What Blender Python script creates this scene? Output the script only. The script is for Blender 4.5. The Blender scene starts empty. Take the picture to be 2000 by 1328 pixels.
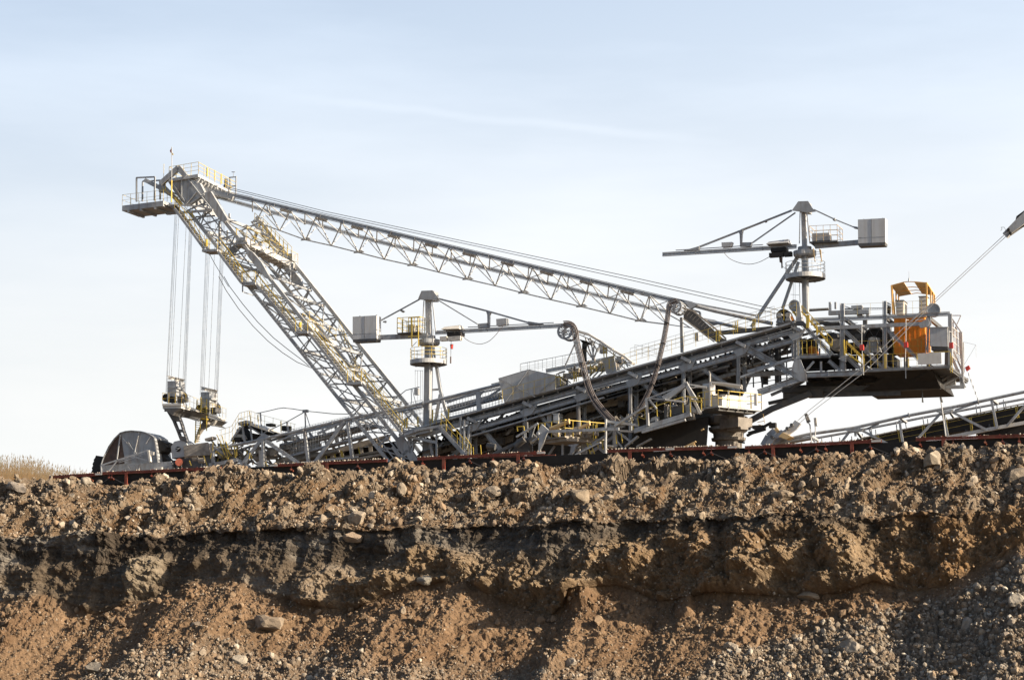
import bpy, math, random
import numpy as np
from mathutils import Vector, Matrix
R = math.radians
S = bpy.context.scene
# ---------------------------------------------------------------- camera
FPX = 3889.0; PITCH = math.atan(606/FPX)
cam = bpy.data.cameras.new("camera"); camo = bpy.data.objects.new("camera", cam)
S.collection.objects.link(camo); S.camera = camo
cam.sensor_width = 36; cam.lens = 70; cam.clip_start = 0.5; cam.clip_end = 6000
camo.location = (0,0,0); camo.rotation_euler = (R(90)+PITCH,0,0)
# ---------------------------------------------------------------- light
SUN_EL, SUN_AZ = 23.0, 25.0            # azimuth: degrees from +X towards the camera
sd = Vector((math.cos(R(SUN_AZ))*math.cos(R(SUN_EL)), -math.sin(R(SUN_AZ))*math.cos(R(SUN_EL)), math.sin(R(SUN_EL))))
sl = bpy.data.lights.new("sun",'SUN'); sl.energy = 5.0; sl.angle = R(0.5); sl.color = (1.0,0.83,0.62)
so = bpy.data.objects.new("sun", sl); S.collection.objects.link(so)
so.rotation_euler = (-sd).to_track_quat('-Z','Y').to_euler()
W = bpy.data.worlds.new("World"); S.world = W; W.use_nodes = True
nt = W.node_tree; nt.nodes.clear()
def N(t, **k):
    n = nt.nodes.new(t)
    for a,b in k.items(): setattr(n,a,b)
    return n
def LK(a,b): nt.links.new(a,b)
sky = N('ShaderNodeTexSky', sky_type='NISHITA'); sky.sun_disc = False
sky.sun_elevation = R(SUN_EL); sky.sun_rotation = R(90+SUN_AZ)
sky.air_density = 1.0; sky.dust_density = 2.2; sky.ozone_density = 1.5; sky.altitude = 100
tc = N('ShaderNodeTexCoord'); sp = N('ShaderNodeSeparateXYZ'); LK(tc.outputs['Generated'], sp.inputs[0])
# milky thin cloud veil, thicker towards the horizon
mr = N('ShaderNodeMapRange', interpolation_type='SMOOTHSTEP'); LK(sp.outputs['Z'], mr.inputs['Value'])
for i,v in ((1,0.05),(2,0.42),(3,0.98),(4,0.44)): mr.inputs[i].default_value = v
mp = N('ShaderNodeMapping'); mp.inputs['Scale'].default_value = (2.2,2.2,11); mp.inputs['Rotation'].default_value=(0,R(-9),0); LK(tc.outputs['Generated'], mp.inputs[0])
ns = N('ShaderNodeTexNoise'); ns.inputs['Scale'].default_value = 1.3; ns.inputs['Detail'].default_value = 7; ns.inputs['Roughness'].default_value=.55; LK(mp.outputs[0], ns.inputs[0])
mr2 = N('ShaderNodeMapRange'); LK(ns.outputs[0], mr2.inputs['Value'])
for i,v in ((1,0.35),(2,0.7),(3,-0.05),(4,0.14)): mr2.inputs[i].default_value = v
# a faint old contrail: thin band around a tilted plane
vm = N('ShaderNodeVectorMath', operation='DOT_PRODUCT'); LK(tc.outputs['Generated'], vm.inputs[0])
def ray(px,py):
    a=(px-1000)/FPX; b=(664-py)/FPX
    return Vector((a, math.cos(PITCH)-b*math.sin(PITCH), math.sin(PITCH)+b*math.cos(PITCH)))
cn = ray(520,186).cross(ray(1300,268)).normalized(); vm.inputs[1].default_value = cn
ns2 = N('ShaderNodeTexNoise'); ns2.inputs['Scale'].default_value = 30; ns2.inputs['Detail'].default_value = 5; LK(tc.outputs['Generated'], ns2.inputs[0])
wb = N('ShaderNodeMath', operation='MULTIPLY_ADD'); LK(ns2.outputs[0], wb.inputs[0]); wb.inputs[1].default_value=.006; wb.inputs[2].default_value=-.003
ad = N('ShaderNodeMath', operation='ADD'); LK(vm.outputs['Value'], ad.inputs[0]); LK(wb.outputs[0], ad.inputs[1])
ab = N('ShaderNodeMath', operation='ABSOLUTE'); LK(ad.outputs[0], ab.inputs[0])
m3 = N('ShaderNodeMapRange', interpolation_type='SMOOTHSTEP'); LK(ab.outputs[0], m3.inputs['Value'])
for i,v in ((1,0.0),(2,0.0035),(3,0.06),(4,0.0)): m3.inputs[i].default_value = v
mx_ = N('ShaderNodeMapRange', interpolation_type='SMOOTHSTEP'); LK(sp.outputs['X'], mx_.inputs['Value'])
for i,v in ((1,-0.14),(2,-0.05),(3,0.0),(4,1.0)): mx_.inputs[i].default_value = v
mx2 = N('ShaderNodeMapRange', interpolation_type='SMOOTHSTEP'); LK(sp.outputs['X'], mx2.inputs['Value'])
for i,v in ((1,0.05),(2,0.12),(3,1.0),(4,0.0)): mx2.inputs[i].default_value = v
mu = N('ShaderNodeMath', operation='MULTIPLY'); LK(m3.outputs[0], mu.inputs[0]); LK(mx_.outputs[0], mu.inputs[1])
mu2 = N('ShaderNodeMath', operation='MULTIPLY'); LK(mu.outputs[0], mu2.inputs[0]); LK(mx2.outputs[0], mu2.inputs[1])
a1 = N('ShaderNodeMath', operation='ADD'); LK(mr.outputs[0], a1.inputs[0]); LK(mr2.outputs[0], a1.inputs[1])
a2 = N('ShaderNodeMath', operation='ADD', use_clamp=True); LK(a1.outputs[0], a2.inputs[0]); LK(mu2.outputs[0], a2.inputs[1])
# veil thinned overhead and behind the camera to cut the ambient fill
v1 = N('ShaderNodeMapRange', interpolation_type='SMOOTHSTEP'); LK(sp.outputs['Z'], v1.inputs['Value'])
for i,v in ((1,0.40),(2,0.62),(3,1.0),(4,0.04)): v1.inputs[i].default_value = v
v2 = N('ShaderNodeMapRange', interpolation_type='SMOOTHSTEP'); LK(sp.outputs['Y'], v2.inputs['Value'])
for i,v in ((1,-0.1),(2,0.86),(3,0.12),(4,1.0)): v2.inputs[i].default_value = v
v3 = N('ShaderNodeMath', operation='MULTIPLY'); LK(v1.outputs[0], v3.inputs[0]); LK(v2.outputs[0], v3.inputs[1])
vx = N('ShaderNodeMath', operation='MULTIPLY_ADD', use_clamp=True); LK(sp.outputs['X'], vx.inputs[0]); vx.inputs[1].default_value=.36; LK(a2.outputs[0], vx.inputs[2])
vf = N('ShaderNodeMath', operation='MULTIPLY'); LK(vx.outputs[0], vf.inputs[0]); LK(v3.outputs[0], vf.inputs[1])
vc = N('ShaderNodeMix', data_type='RGBA'); vc.inputs[6].default_value=(7.75,7.75,7.65,1); vc.inputs[7].default_value=(7.9,9.2,10.9,1)
v4 = N('ShaderNodeMapRange', interpolation_type='SMOOTHSTEP'); LK(sp.outputs['Z'], v4.inputs['Value'])
for i,v in ((1,0.12),(2,0.42),(3,0.0),(4,1.0)): v4.inputs[i].default_value = v
LK(v4.outputs[0], vc.inputs[0])
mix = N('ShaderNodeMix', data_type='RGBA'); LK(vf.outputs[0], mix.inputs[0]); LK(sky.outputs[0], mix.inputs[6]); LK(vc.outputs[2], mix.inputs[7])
SKYMIX = mix
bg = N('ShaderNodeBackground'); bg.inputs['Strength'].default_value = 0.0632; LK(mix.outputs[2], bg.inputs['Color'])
ow = N('ShaderNodeOutputWorld'); LK(bg.outputs[0], ow.inputs[0])
vs = S.view_settings; vs.view_transform='Standard'; vs.look='None'; vs.gamma=1; vs.exposure=1.08; vs.use_curve_mapping=False
# ---------------------------------------------------------------- geometry frame
TH = R(22); LV = Vector((math.cos(TH),-math.sin(TH),0)); WV = Vector((math.sin(TH),math.cos(TH),0)); NV = -WV; UP = Vector((0,0,1))
Y0 = 185.0
def pt(px,py,lat=0.0,y0=Y0):
    d = ray(px,py); c = y0*math.cos(TH)+lat
    return d*(c/(WV.x*d.x+WV.y*d.y))
def ZN(x0,y0,x1,wout=2000.0):
    s = wout/(x1-x0)
    def f(x,y,l=0.0,base=Y0): return pt(x0+x/s, y0+y/s, l, base)
    f.s = s
    return f
z1=ZN(200,270,640); z2=ZN(380,540,820,1538); z3=ZN(170,700,520,1859); z4=ZN(440,340,1000); z5=ZN(960,460,1520); z6=ZN(660,540,1160); z7=ZN(1280,370,1760)
y1=ZN(440,720,840); y2=ZN(780,620,1220); y3=ZN(1020,620,1320,1423); y4=ZN(1180,560,1580,1562); y5=ZN(1460,530,1920); y6=ZN(1340,720,1680); y7=ZN(1480,740,2000); y8=ZN(1780,380,2000,1217)
pp=ZN(0,0,2000)
# ---------------------------------------------------------------- materials
def mat(name, col, rough=.6, metal=0.0, var=.12, scale=3.0, dirt=None, dirt_amt=0.35, dirt_scale=1.2, streak=False, bump=0.0, attr=False, spec=.5):
    m = bpy.data.materials.new(name); m.use_nodes=True; t=m.node_tree; n=t.nodes; b=n['Principled BSDF']
    b.inputs['Roughness'].default_value=rough; b.inputs['Metallic'].default_value=metal; b.inputs['Specular IOR Level'].default_value=spec
    tc=n.new('ShaderNodeTexCoord'); no=n.new('ShaderNodeTexNoise'); no.inputs['Scale'].default_value=scale; no.inputs['Detail'].default_value=6
    t.links.new(tc.outputs['Object'],no.inputs[0])
    r=n.new('ShaderNodeMapRange'); t.links.new(no.outputs[0],r.inputs[0]); r.inputs[1].default_value=.25; r.inputs[2].default_value=.75; r.inputs[3].default_value=1-var; r.inputs[4].default_value=1+var
    vmm=n.new('ShaderNodeVectorMath'); vmm.operation='SCALE'; t.links.new(r.outputs[0],vmm.inputs['Scale'])
    if attr:
        at=n.new('ShaderNodeAttribute'); at.attribute_name='Col'; t.links.new(at.outputs['Color'],vmm.inputs[0])
    else: vmm.inputs[0].default_value=col[:3]
    out=vmm.outputs[0]
    if dirt:
        n2=n.new('ShaderNodeTexNoise'); n2.inputs['Scale'].default_value=dirt_scale; n2.inputs['Detail'].default_value=8; n2.inputs['Roughness'].default_value=.65
        mpp=n.new('ShaderNodeMapping'); t.links.new(tc.outputs['Object'],mpp.inputs[0]); t.links.new(mpp.outputs[0],n2.inputs[0])
        if streak: mpp.inputs['Scale'].default_value=(3,3,.35)
        r2=n.new('ShaderNodeMapRange'); t.links.new(n2.outputs[0],r2.inputs[0]); r2.inputs[1].default_value=.48; r2.inputs[2].default_value=.72; r2.inputs[3].default_value=0; r2.inputs[4].default_value=dirt_amt
        mxx=n.new('ShaderNodeMix'); mxx.data_type='RGBA'; t.links.new(r2.outputs[0],mxx.inputs[0]); t.links.new(out,mxx.inputs[6]); mxx.inputs[7].default_value=(*dirt,1); out=mxx.outputs[2]
    t.links.new(out,b.inputs['Base Color'])
    if bump:
        n3=n.new('ShaderNodeTexNoise'); n3.inputs['Scale'].default_value=9; n3.inputs['Detail'].default_value=8; n3.inputs['Roughness'].default_value=.7; t.links.new(tc.outputs['Object'],n3.inputs[0])
        bp=n.new('ShaderNodeBump'); bp.inputs['Strength'].default_value=bump; bp.inputs['Distance'].default_value=.12; t.links.new(n3.outputs[0],bp.inputs['Height']); t.links.new(bp.outputs[0],b.inputs['Normal'])
    return m
GREY=mat('grey_paint',(.335,.36,.39),.5,0,.18,1.1,(.15,.10,.065),.65,.9,True)
LGREY=mat('pale_grey_paint',(.43,.452,.475),.5,0,.14,1.3,(.22,.15,.10),.5,.8,True)
WHITE=mat('white_panel',(.60,.59,.56),.5,0,.06,2,(.4,.33,.25),.3,.8,True)
DGREY=mat('dark_steel',(.085,.09,.097),.6,.0,.3,2,(.16,.12,.08),.5,1)
BLACK=mat('black_rubber',(.018,.017,.017),.75,0,.3,2)
YEL=mat('yellow_paint',(.60,.45,.08),.5,0,.1,3,(.3,.2,.08),.3,3)
ORG=mat('orange_paint',(.90,.31,.025),.55,0,.06,1,(.35,.12,.03),.4,.9,True)
RED=mat('red_paint',(.55,.06,.05),.5,0,.1,3)
RUST=mat('rust_red_paint',(.21,.048,.030),.7,0,.3,3,(.28,.16,.09),.55,2)
DUST=mat('dusty_steel',(.36,.33,.29),.85,0,.25,1.5,(.14,.12,.10),.7,1.4,bump=.3)
BROWN=mat('rusty_sheet',(.085,.055,.045),.7,0,.3,2,(.2,.14,.1),.4,1)
CABLE=mat('cable_sheath',(.16,.14,.14),.7,0,.4,6)
ROPE=mat('wire_rope',(.07,.072,.08),.5,.3,.1,6)
PANEL=mat('flat_panel',(.54,.565,.59),.6,0,.05,.8,(.30,.25,.2),.4,.6,True)
PED=mat('grimy_steel',(.22,.20,.18),.85,0,.3,1.5,(.07,.06,.05),.75,1.2,bump=.3)
CANO=mat('faded_orange_paint',(.80,.46,.14),.6,0,.1,2)
TAN=mat('tan_sheet',(.60,.43,.22),.6,0,.08,2)
GUYR=mat('bright_wire_rope',(.42,.43,.45),.5,0,.1,6)
GLASS=mat('dark_glass',(.03,.035,.04),.15,0,.1,2)
# ---------------------------------------------------------------- mesh collector
class MB:
    def __init__(s): s.v=[]; s.f=[]; s.pr=[]
    def add(s,v,f):
        o=len(s.v); s.pr.append((o,len(s.f),len(v),len(f))); s.v+= [tuple(x) for x in v]; s.f+=[tuple(i+o for i in q) for q in f]; return s
    def box6(s,c):  # 8 corners, bottom 4 then top 4
        return s.add(c,[(3,2,1,0),(4,5,6,7),(0,1,5,4),(1,2,6,5),(2,3,7,6),(3,0,4,7)])
    def bar(s,p,q,h,d=None,side=WV,off=0):
        p=Vector(p); q=Vector(q); d=h if d is None else d
        k_=.62 if h<.14 else (.72 if h<.3 else .82); h*=k_; d=d*k_ if d<.6 else d
        a=(q-p)
        if a.length<1e-6: return s
        a.normalize(); sd_=side-a*side.dot(a)
        if sd_.length<.15: sd_=LV-a*LV.dot(a)
        sd_.normalize(); n=a.cross(sd_); 
        if n.z<0: n=-n
        o=n*off; A=sd_*d/2; B=n*h/2
        c=[p+o-A-B,p+o+A-B,q+o+A-B,q+o-A-B,p+o-A+B,p+o+A+B,q+o+A+B,q+o-A+B]
        return s.box6(c)
    def ibar(s,p,q,h,d=None):
        d=h*.7 if d is None else d; h*=.78; t=max(h*.14,.04)
        s.bar(p,q,h-2*t,d*.28); s.bar(p,q,t,d,off=h/2-t/2); s.bar(p,q,t,d,off=-h/2+t/2)
        L=(Vector(q)-Vector(p)).length; k=int(L/2.6)
        for i in range(1,k):      # web stiffeners
            c=Vector(p).lerp(Vector(q),i/k); a=(Vector(q)-Vector(p)).normalized(); s.bar(c-a*.03,c+a*.03,h-2*t,d*.8)
        return s
    def path(s,pts,h,d=None,**k):
        for a,b in zip(pts,pts[1:]): s.bar(a,b,h,d,**k)
        return s
    def tube(s,pts,r,n=6):
        pts=[Vector(p) for p in pts]; rings=[]; 
        for i,p in enumerate(pts):
            a=(pts[min(i+1,len(pts)-1)]-pts[max(i-1,0)]).normalized()
            x=a.cross(WV if abs(a.dot(WV))<.8 else UP).normalized(); y=a.cross(x)
            rr=r[i] if isinstance(r,(list,tuple)) else r
            rings.append([p+(x*math.cos(2*math.pi*k/n)+y*math.sin(2*math.pi*k/n))*rr for k in range(n)])
        v=[q for ring in rings for q in ring]; f=[]
        for i in range(len(pts)-1):
            for k in range(n): f.append((i*n+k,i*n+(k+1)%n,(i+1)*n+(k+1)%n,(i+1)*n+k))
        f.append(tuple(range(n-1,-1,-1))); f.append(tuple((len(pts)-1)*n+k for k in range(n)))
        return s.add(v,f)
    def plate(s,pts,t,dirn=WV):   # polygon extruded by t along dirn
        n=len(pts); D=dirn*t; v=[Vector(p) for p in pts]; v=v+[p+D for p in v]
        f=[tuple(range(n)),tuple(range(2*n-1,n-1,-1))]+[(i,i+n,(i+1)%n+n,(i+1)%n) for i in range(n)]
        return s.add(v,f)
    def disc(s,c,r,t,ax=WV,n=28,r0=0):
        c=Vector(c); return s.tube([c-ax*t/2,c+ax*t/2],r,n)
    def ring(s,c,r,r0,t,ax=WV,n=28,a0=0,a1=2*math.pi):
        c=Vector(c); x=ax.cross(UP).normalized() if abs(ax.z)<.9 else LV; y=ax.cross(x)
        full=abs(a1-a0-2*math.pi)<1e-4; m=n if full else n+1
        v=[];f=[]
        for i in range(m):
            a=a0+(a1-a0)*i/n; d=x*math.cos(a)+y*math.sin(a)
            v+=[c+d*r-ax*t/2,c+d*r+ax*t/2,c+d*r0+ax*t/2,c+d*r0-ax*t/2]
        for i in range(n):
            j=(i+1)%m
            for k in range(4): f.append((i*4+k,i*4+(k+1)%4,j*4+(k+1)%4,j*4+k))
        return s.add(v,f)
    def lbox(s,p,L_,D_,H_):    # box: p = near lower-left corner; length along LV, depth along WV, height
        p=Vector(p); a=LV*L_; b=WV*D_; h=UP*H_
        return s.box6([p,p+a,p+a+b,p+b,p+h,p+a+h,p+a+b+h,p+b+h])
    def clusters(s,tol=.12,limit=900):
        n=len(s.pr)
        if n<2 or n>limit: return [list(range(n))]
        V=np.array(s.v); lo=np.array([V[a:a+c].min(0) for a,_,c,_ in s.pr])-tol; hi=np.array([V[a:a+c].max(0) for a,_,c,_ in s.pr])+tol
        par=list(range(n))
        def fd(i):
            while par[i]!=i: par[i]=par[par[i]]; i=par[i]
            return i
        for i in range(n):
            for j in np.nonzero(np.all((lo[i]<=hi[i+1:])&(hi[i]>=lo[i+1:]),axis=1))[0]: par[fd(i)]=fd(int(j)+i+1)
        g={}
        for i in range(n): g.setdefault(fd(i),[]).append(i)
        return list(g.values())
    def build(s,name,m,parent=None,smooth=False,split=True,**k):
        if parent is not None and split:
            cl=s.clusters()
            if 1<len(cl)<=45:
                outs=[]
                for c in cl:
                    b=MB()
                    for i in c:
                        vo,fo,nv,nf=s.pr[i]; b.add(s.v[vo:vo+nv],[tuple(x-vo for x in q) for q in s.f[fo:fo+nf]])
                    outs.append((len(b.v),b.build(name,m,parent,smooth,False,**k)))
                return max(outs,key=lambda t:t[0])[1]
        me=bpy.data.meshes.new(name); me.from_pydata(s.v,[],s.f); me.materials.append(m)
        if smooth: me.polygons.foreach_set('use_smooth',[True]*len(me.polygons))
        o=bpy.data.objects.new(name,me); S.collection.objects.link(o)
        if parent is not None:
            o.parent=parent; o.matrix_parent_inverse=Matrix.Translation(-(parent_world(parent)))
        tag(o,**k); return o
def parent_world(o):
    return Vector(o.location) if o.parent is None else Vector((0,0,0))
def tag(o,label=None,cat=None,group=None,kind=None):
    for k,v in (('label',label),('category',cat),('group',group),('kind',kind)):
        if v: o[k]=v
def thing(name,loc,label,cat,group=None):
    o=bpy.data.objects.new(name,None); o.empty_display_size=1; S.collection.objects.link(o); o.location=loc; tag(o,label,cat,group); return o
def rail(m,p,q,h=1.1,n=None,t=.055,mid=1):
    t*=.8
    p=Vector(p); q=Vector(q); L=(q-p).length; n=n or max(1,int(round(L/1.6)))
    for i in range(n+1):
        c=p.lerp(q,i/n); m.bar(c,c+UP*h,t)
    m.bar(p+UP*h,q+UP*h,t)
    for k in range(mid): z=h*(k+1)/(mid+1); m.bar(p+UP*z,q+UP*z,t*.8)
    return m
def railp(m,pts,**k):
    for a,b in zip(pts,pts[1:]): rail(m,a,b,**k)
    return m
def meshrail(m,p,q,h=1.1,step=.45,t=.05,rows=3):
    p=Vector(p); q=Vector(q); L=(q-p).length; n=max(1,int(L/step))
    for i in range(n+1):
        c=p.lerp(q,i/n); m.bar(c,c+UP*h,t)
    for k in range(rows): z=h*k/(rows-1); m.bar(p+UP*z,q+UP*z,t)
    return m
def warren(m,A,B,C,D,n,t,posts=False,phase=0):
    """zigzag between chord A-B (top) and C-D (bottom)"""
    A,B,C,D=map(Vector,(A,B,C,D))
    for i in range(n):
        a=A.lerp(B,i/n); b=C.lerp(D,(i+.5)/n); c=A.lerp(B,(i+1)/n)
        if phase: a=C.lerp(D,i/n); b=A.lerp(B,(i+.5)/n); c=C.lerp(D,(i+1)/n)
        m.bar(a,b,t); m.bar(b,c,t)
        if posts: m.bar(A.lerp(B,i/n),C.lerp(D,i/n),t)
    return m
def stairs(m,p,q,wid=.9,step=.28,t=.2,dirn=WV):
    p=Vector(p); q=Vector(q)
    m.bar(p,q,t,.05); m.bar(p+dirn*wid,q+dirn*wid,t,.05)
    n=max(2,int(abs(p.z-q.z)/step)); lv=Vector((q.x-p.x,q.y-p.y,0)).normalized()
    for i in range(1,n):
        c=p.lerp(q,i/n); m.bar(c-lv*.12+dirn*wid/2,c+lv*.12+dirn*wid/2,.03,wid,side=dirn)
    return m
def deck(m,p,q,depth,t=.15):
    """slab with front edge p-q, reaching 'depth' metres away from the camera along WV"""
    p=Vector(p); q=Vector(q); D=WV*depth; h=UP*t
    return m.box6([p-h,q-h,q+D-h,p+D-h,p,q,q+D,p+D])
# ================================================================ bank
rng=np.random.default_rng(7)
def _h(i,j,s):
    n=(i.astype(np.int64)*374761393+j.astype(np.int64)*668265263+s*974634777)&0x7fffffff
    n=((n^(n>>13))*1274126177)&0x7fffffff; n=((n^(n>>16))*1911520717)&0x7fffffff
    return ((n^(n>>15))&0xffffff)/float(0xffffff)
def vn(x,y,s=0):
    i=np.floor(x); j=np.floor(y); fx=x-i; fy=y-j; fx=fx*fx*fx*(fx*(fx*6-15)+10); fy=fy*fy*fy*(fy*(fy*6-15)+10)
    a=_h(i,j,s);b=_h(i+1,j,s);c=_h(i,j+1,s);d=_h(i+1,j+1,s)
    return (a*(1-fx)+b*fx)*(1-fy)+(c*(1-fx)+d*fx)*fy
def fbm(x,y,s=0,o=5,g=.5):
    t=0;a=1;n=0
    for k in range(o): t=t+a*vn(x*2**k+k*17.3,y*2**k-k*9.1,s+k); n+=a; a*=g
    return t/n*2-1
def billow(x,y,s=0,o=4,g=.5):
    t=0;a=1;n=0
    for k in range(o): t=t+a*np.abs(vn(x*2**k+k*7.3,y*2**k-k*3.1,s+k)*2-1); n+=a; a*=g
    return t/n
def wor(x,y,s=0,rad=.62):
    """faceted stones: returns height 0..1 and the id (0..1) of the winning stone"""
    i=np.floor(x); j=np.floor(y); best=np.zeros_like(x); bid=np.zeros_like(x)
    for di in (-1,0,1):
        for dj in (-1,0,1):
            ci=i+di; cj=j+dj; h1=_h(ci,cj,s); h2=_h(ci,cj,s+1); h3=_h(ci,cj,s+2); h4=_h(ci,cj,s+3)
            dx=x-(ci+h1); dy=y-(cj+h2); an=h4*6.283; ex=dx*np.cos(an)+dy*np.sin(an); ey=-dx*np.sin(an)+dy*np.cos(an)
            ang=np.arctan2(ey,ex); k=np.round((ang+h3*3)/1.05)*1.05-h3*3
            dd=np.sqrt(ex*ex+(ey*1.35)**2)*(.55+.45*np.cos(ang-k))
            hh=(.35+.65*h3)*np.clip(1.25-dd/(rad*(.45+.55*h3)),0,.8)
            m=hh>best; best=np.where(m,hh,best); bid=np.where(m,h4,bid)
    return best/.8,bid
def sm(x,a,b): t=np.clip((x-a)/(b-a),0,1); return t*t*(3-2*t)
BO=Vector((0,147,0))
# u of a photo column at perpendicular offset w
def u_of_px(px,w,row=1100):
    c=(147*math.cos(TH)-w); d=ray(px,row); t=c/(WV.x*d.x+WV.y*d.y); p=d*t
    return p.x*LV.x+p.y*LV.y-(BO.x*LV.x+BO.y*LV.y), p.z
uf=np.arange(-55,47,.068)
uo=np.array([ .35*1.13**k for k in range(52)]); uo=np.cumsum(uo)
U=np.concatenate([-55-uo[::-1],uf,uf[-1]+uo])
def seg(a,b,n): return np.linspace(a,b,n,endpoint=False)
# knots s: 0 far bench,1 bench near,2 edge,3 slope foot,4 face top,5 face foot,6 toe,7 floor,8 far floor
K=np.concatenate([seg(0,1,14),seg(1,2,46),seg(2,3,118),seg(3,4,10),seg(4,5,84),seg(5,6,190),seg(6,7,26),seg(7,8.001,14)])
tpx=[-200,0,100,200,330,400,470,540,620,700,760,830,920,1000,1100,1160,1210,1300,1400,1500,1620,1720,1800,1860,1930,2000,2200]
trw=[1190,1185,1165,1205,1160,1135,1132,1165,1190,1195,1172,1148,1140,1185,1205,1160,1150,1178,1165,1172,1168,1150,1160,1150,1110,1075,1040]
tu=[];tz=[]
for a,b in zip(tpx,trw):
    uu,zz=u_of_px(a,7.2,b); tu.append(uu); tz.append(zz)
UU,KK=np.meshgrid(U,K,indexing='ij')
ztal=np.interp(UU,tu,tz)+.2*fbm(UU*.35,UU*0+3,31)+.03*fbm(UU*1.6,UU*0,32)
ztoe=-2.7+UU*0
zedge=13.32+.35*fbm(UU*.12,UU*0+7,5)+.18*fbm(UU*.6,UU*0,6)
dip,_=u_of_px(235,0,940); zedge-= .38*np.exp(-((UU-dip)/4.0)**2)
ulf,_=u_of_px(560,0,940); zedge+= .25*np.exp(-((UU-ulf)/6.0)**2)
na,_=u_of_px(1075,0,900); nb,_=u_of_px(1435,0,900)
notch=sm(UU,na-1,na+1.0)*(1-sm(UU,nb-1,nb+1.5))
zfoot=8.75+.30*fbm(UU*.22,UU*0,8,3)+.22*fbm(UU*1.1,UU*0,88,4)
rr,_=u_of_px(1850,7,1100); rightm=sm(UU,rr-5,rr+2)
wface=6.6+.8*fbm(UU*.16,UU*0+1,9)+.35*fbm(UU*.8,UU*0+1,19,4)
tal_w=(ztal-ztoe)/.66
Wk=[UU*0-900, UU*0-6, UU*0, wface-.3, wface-.25, wface+1.5+.6*rightm, wface+1.5+tal_w, wface+1.5+tal_w+14, UU*0+700]
Zk=[UU*0+13.3, UU*0+13.3, zedge, zfoot, zfoot-.35, ztal, ztoe, ztoe-.15, ztoe-.15]
kf=np.clip(np.floor(KK).astype(int),0,7); fr=KK-kf
WW=np.zeros_like(UU); ZZ=np.zeros_like(UU)
for k in range(8):
    m=kf==k; f=fr
    g=f**2.4 if k==7 else (1-(1-f)**3 if k==0 else f)
    WW=np.where(m,Wk[k]*(1-g)+Wk[k+1]*g,WW)
    zz=Zk[k]*(1-g)+Zk[k+1]*g
    if k==5: zz=zz-(np.sin(np.pi*g)*.35)      # slightly concave scree
    ZZ=np.where(m,zz,ZZ)
# recessed ledge behind the edge
wallw=-1.6+.9*billow(UU*.28,UU*0+2,77,3)*2-.3
led=notch*sm(WW,wallw-.05,wallw+.18)*(1-sm(WW,0.5,4.2))
ZZ-=1.15*led
# arc length, for isotropic noise
dW=np.diff(WW,axis=1); dZ=np.diff(ZZ,axis=1); ds=np.sqrt(dW**2+dZ**2); SS=np.concatenate([np.zeros((len(U),1)),np.cumsum(ds,axis=1)],axis=1)
j2=np.argmin(np.abs(K-2)); SS-=SS[:,j2:j2+1]
tw=np.gradient(WW,axis=1); tz_=np.gradient(ZZ,axis=1); tl=np.sqrt(tw**2+tz_**2)+1e-9
nw=-tz_/tl; nz=tw/tl                              # normal: outward/up
z_up=sm(KK,1.15,1.9)*(1-sm(KK,2.97,3.06)); z_face=sm(KK,2.97,3.06)*(1-sm(KK,4.93,5.05)); z_tal=sm(KK,4.95,5.08)*(1-sm(KK,6.2,7)); far=sm(KK,6,7)
nearf=sm(KK,.93,1.02)*(1-sm(KK,6.9,7.1))
d=np.zeros_like(UU)
SK=SS+.55*UU                                     # slanted coordinates: rills run down to the left
s1,i1=wor(UU*.62,SS*.62,11); s2,i2=wor(UU*1.25,SS*1.25,21); s3,i3=wor(UU*2.6,SS*2.6,41); s4,i4=wor(UU*5.2,SS*5.2,51)
rill=billow(UU*.42+SS*.16,SS*.10,60,4,.55); rill2=billow(UU*1.0+SS*.45,SS*.3,64,4,.6)
pm=vn(UU*.25,SS*.22,90); stony=sm(vn(UU*.3+4,SS*.35,91)*.7+.3*vn(UU*.9,SS*.9,92)+.20*sm(SS,1.5,5),.42,.62)
ul,_=u_of_px(760,4,980); leftrill=1-sm(UU,ul-6,ul+4)
d+=z_up*sm(KK,1.5,2.15)*(1.7*(rill-.42)*(.45+.55*leftrill)+0.8*(rill2-.38)+0.7*fbm(UU*.42,SS*.42,100,6,.62))+z_up*(1-sm(KK,1.5,2.15))*.3*fbm(UU*.8,SS*.8,104,5,.6)
d+=z_up*((.05+.50*stony)*s1*(pm>.5)+(.04+.24*stony)*s2*(vn(UU*.8,SS*.8,95)>.35)+.15*s3*(.15+.85*stony)+.07*s4)
d*=1-.55*sm(KK,2.6,3.0)
# the face: strata, cracks and clods
zb=ZZ+.35*fbm(UU*.15,ZZ*.3,119,4)+.05*UU
strata=fbm(UU*.16,zb*1.6,120,5,.6); strata2=fbm(UU*.35,zb*6,124,3)
d+=z_face*(.20*strata+.05*strata2+1.1*fbm(UU*.24,zb*.35,130,6,.6)+.07*fbm(UU*3,zb*3,134,4,.6))
hi=(ZZ-ztal)/np.maximum(zfoot-ztal,.5)          # 0 at foot, 1 at top of face
uc,_=u_of_px(620,7,1100); cm_=sm(UU,uc-3,uc+4); ur,_=u_of_px(1150,7,1100); cr_=sm(UU,ur-4,ur+6)
lump=billow(UU*.27+.3*SS,zb*.33,140,5,.58); l2,_l=wor(UU*.38,zb*.5,150,.8); l3,_l3=wor(UU*.95,zb*1.05,154,.75)
cl=sm(hi,.80,.35)if False else 1-sm(hi,.30+.35*cr_,.75+.25*cr_)
d+=z_face*cl*(.25+.75*cm_)*(2.0*(.5-lump)+.9*l2+.45*l3*(.4+.6*vn(UU*.6,zb*.6,160))+.22*s3+.10*s4+.28*fbm(UU*1.3,zb*1.3,164,5,.65))
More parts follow.
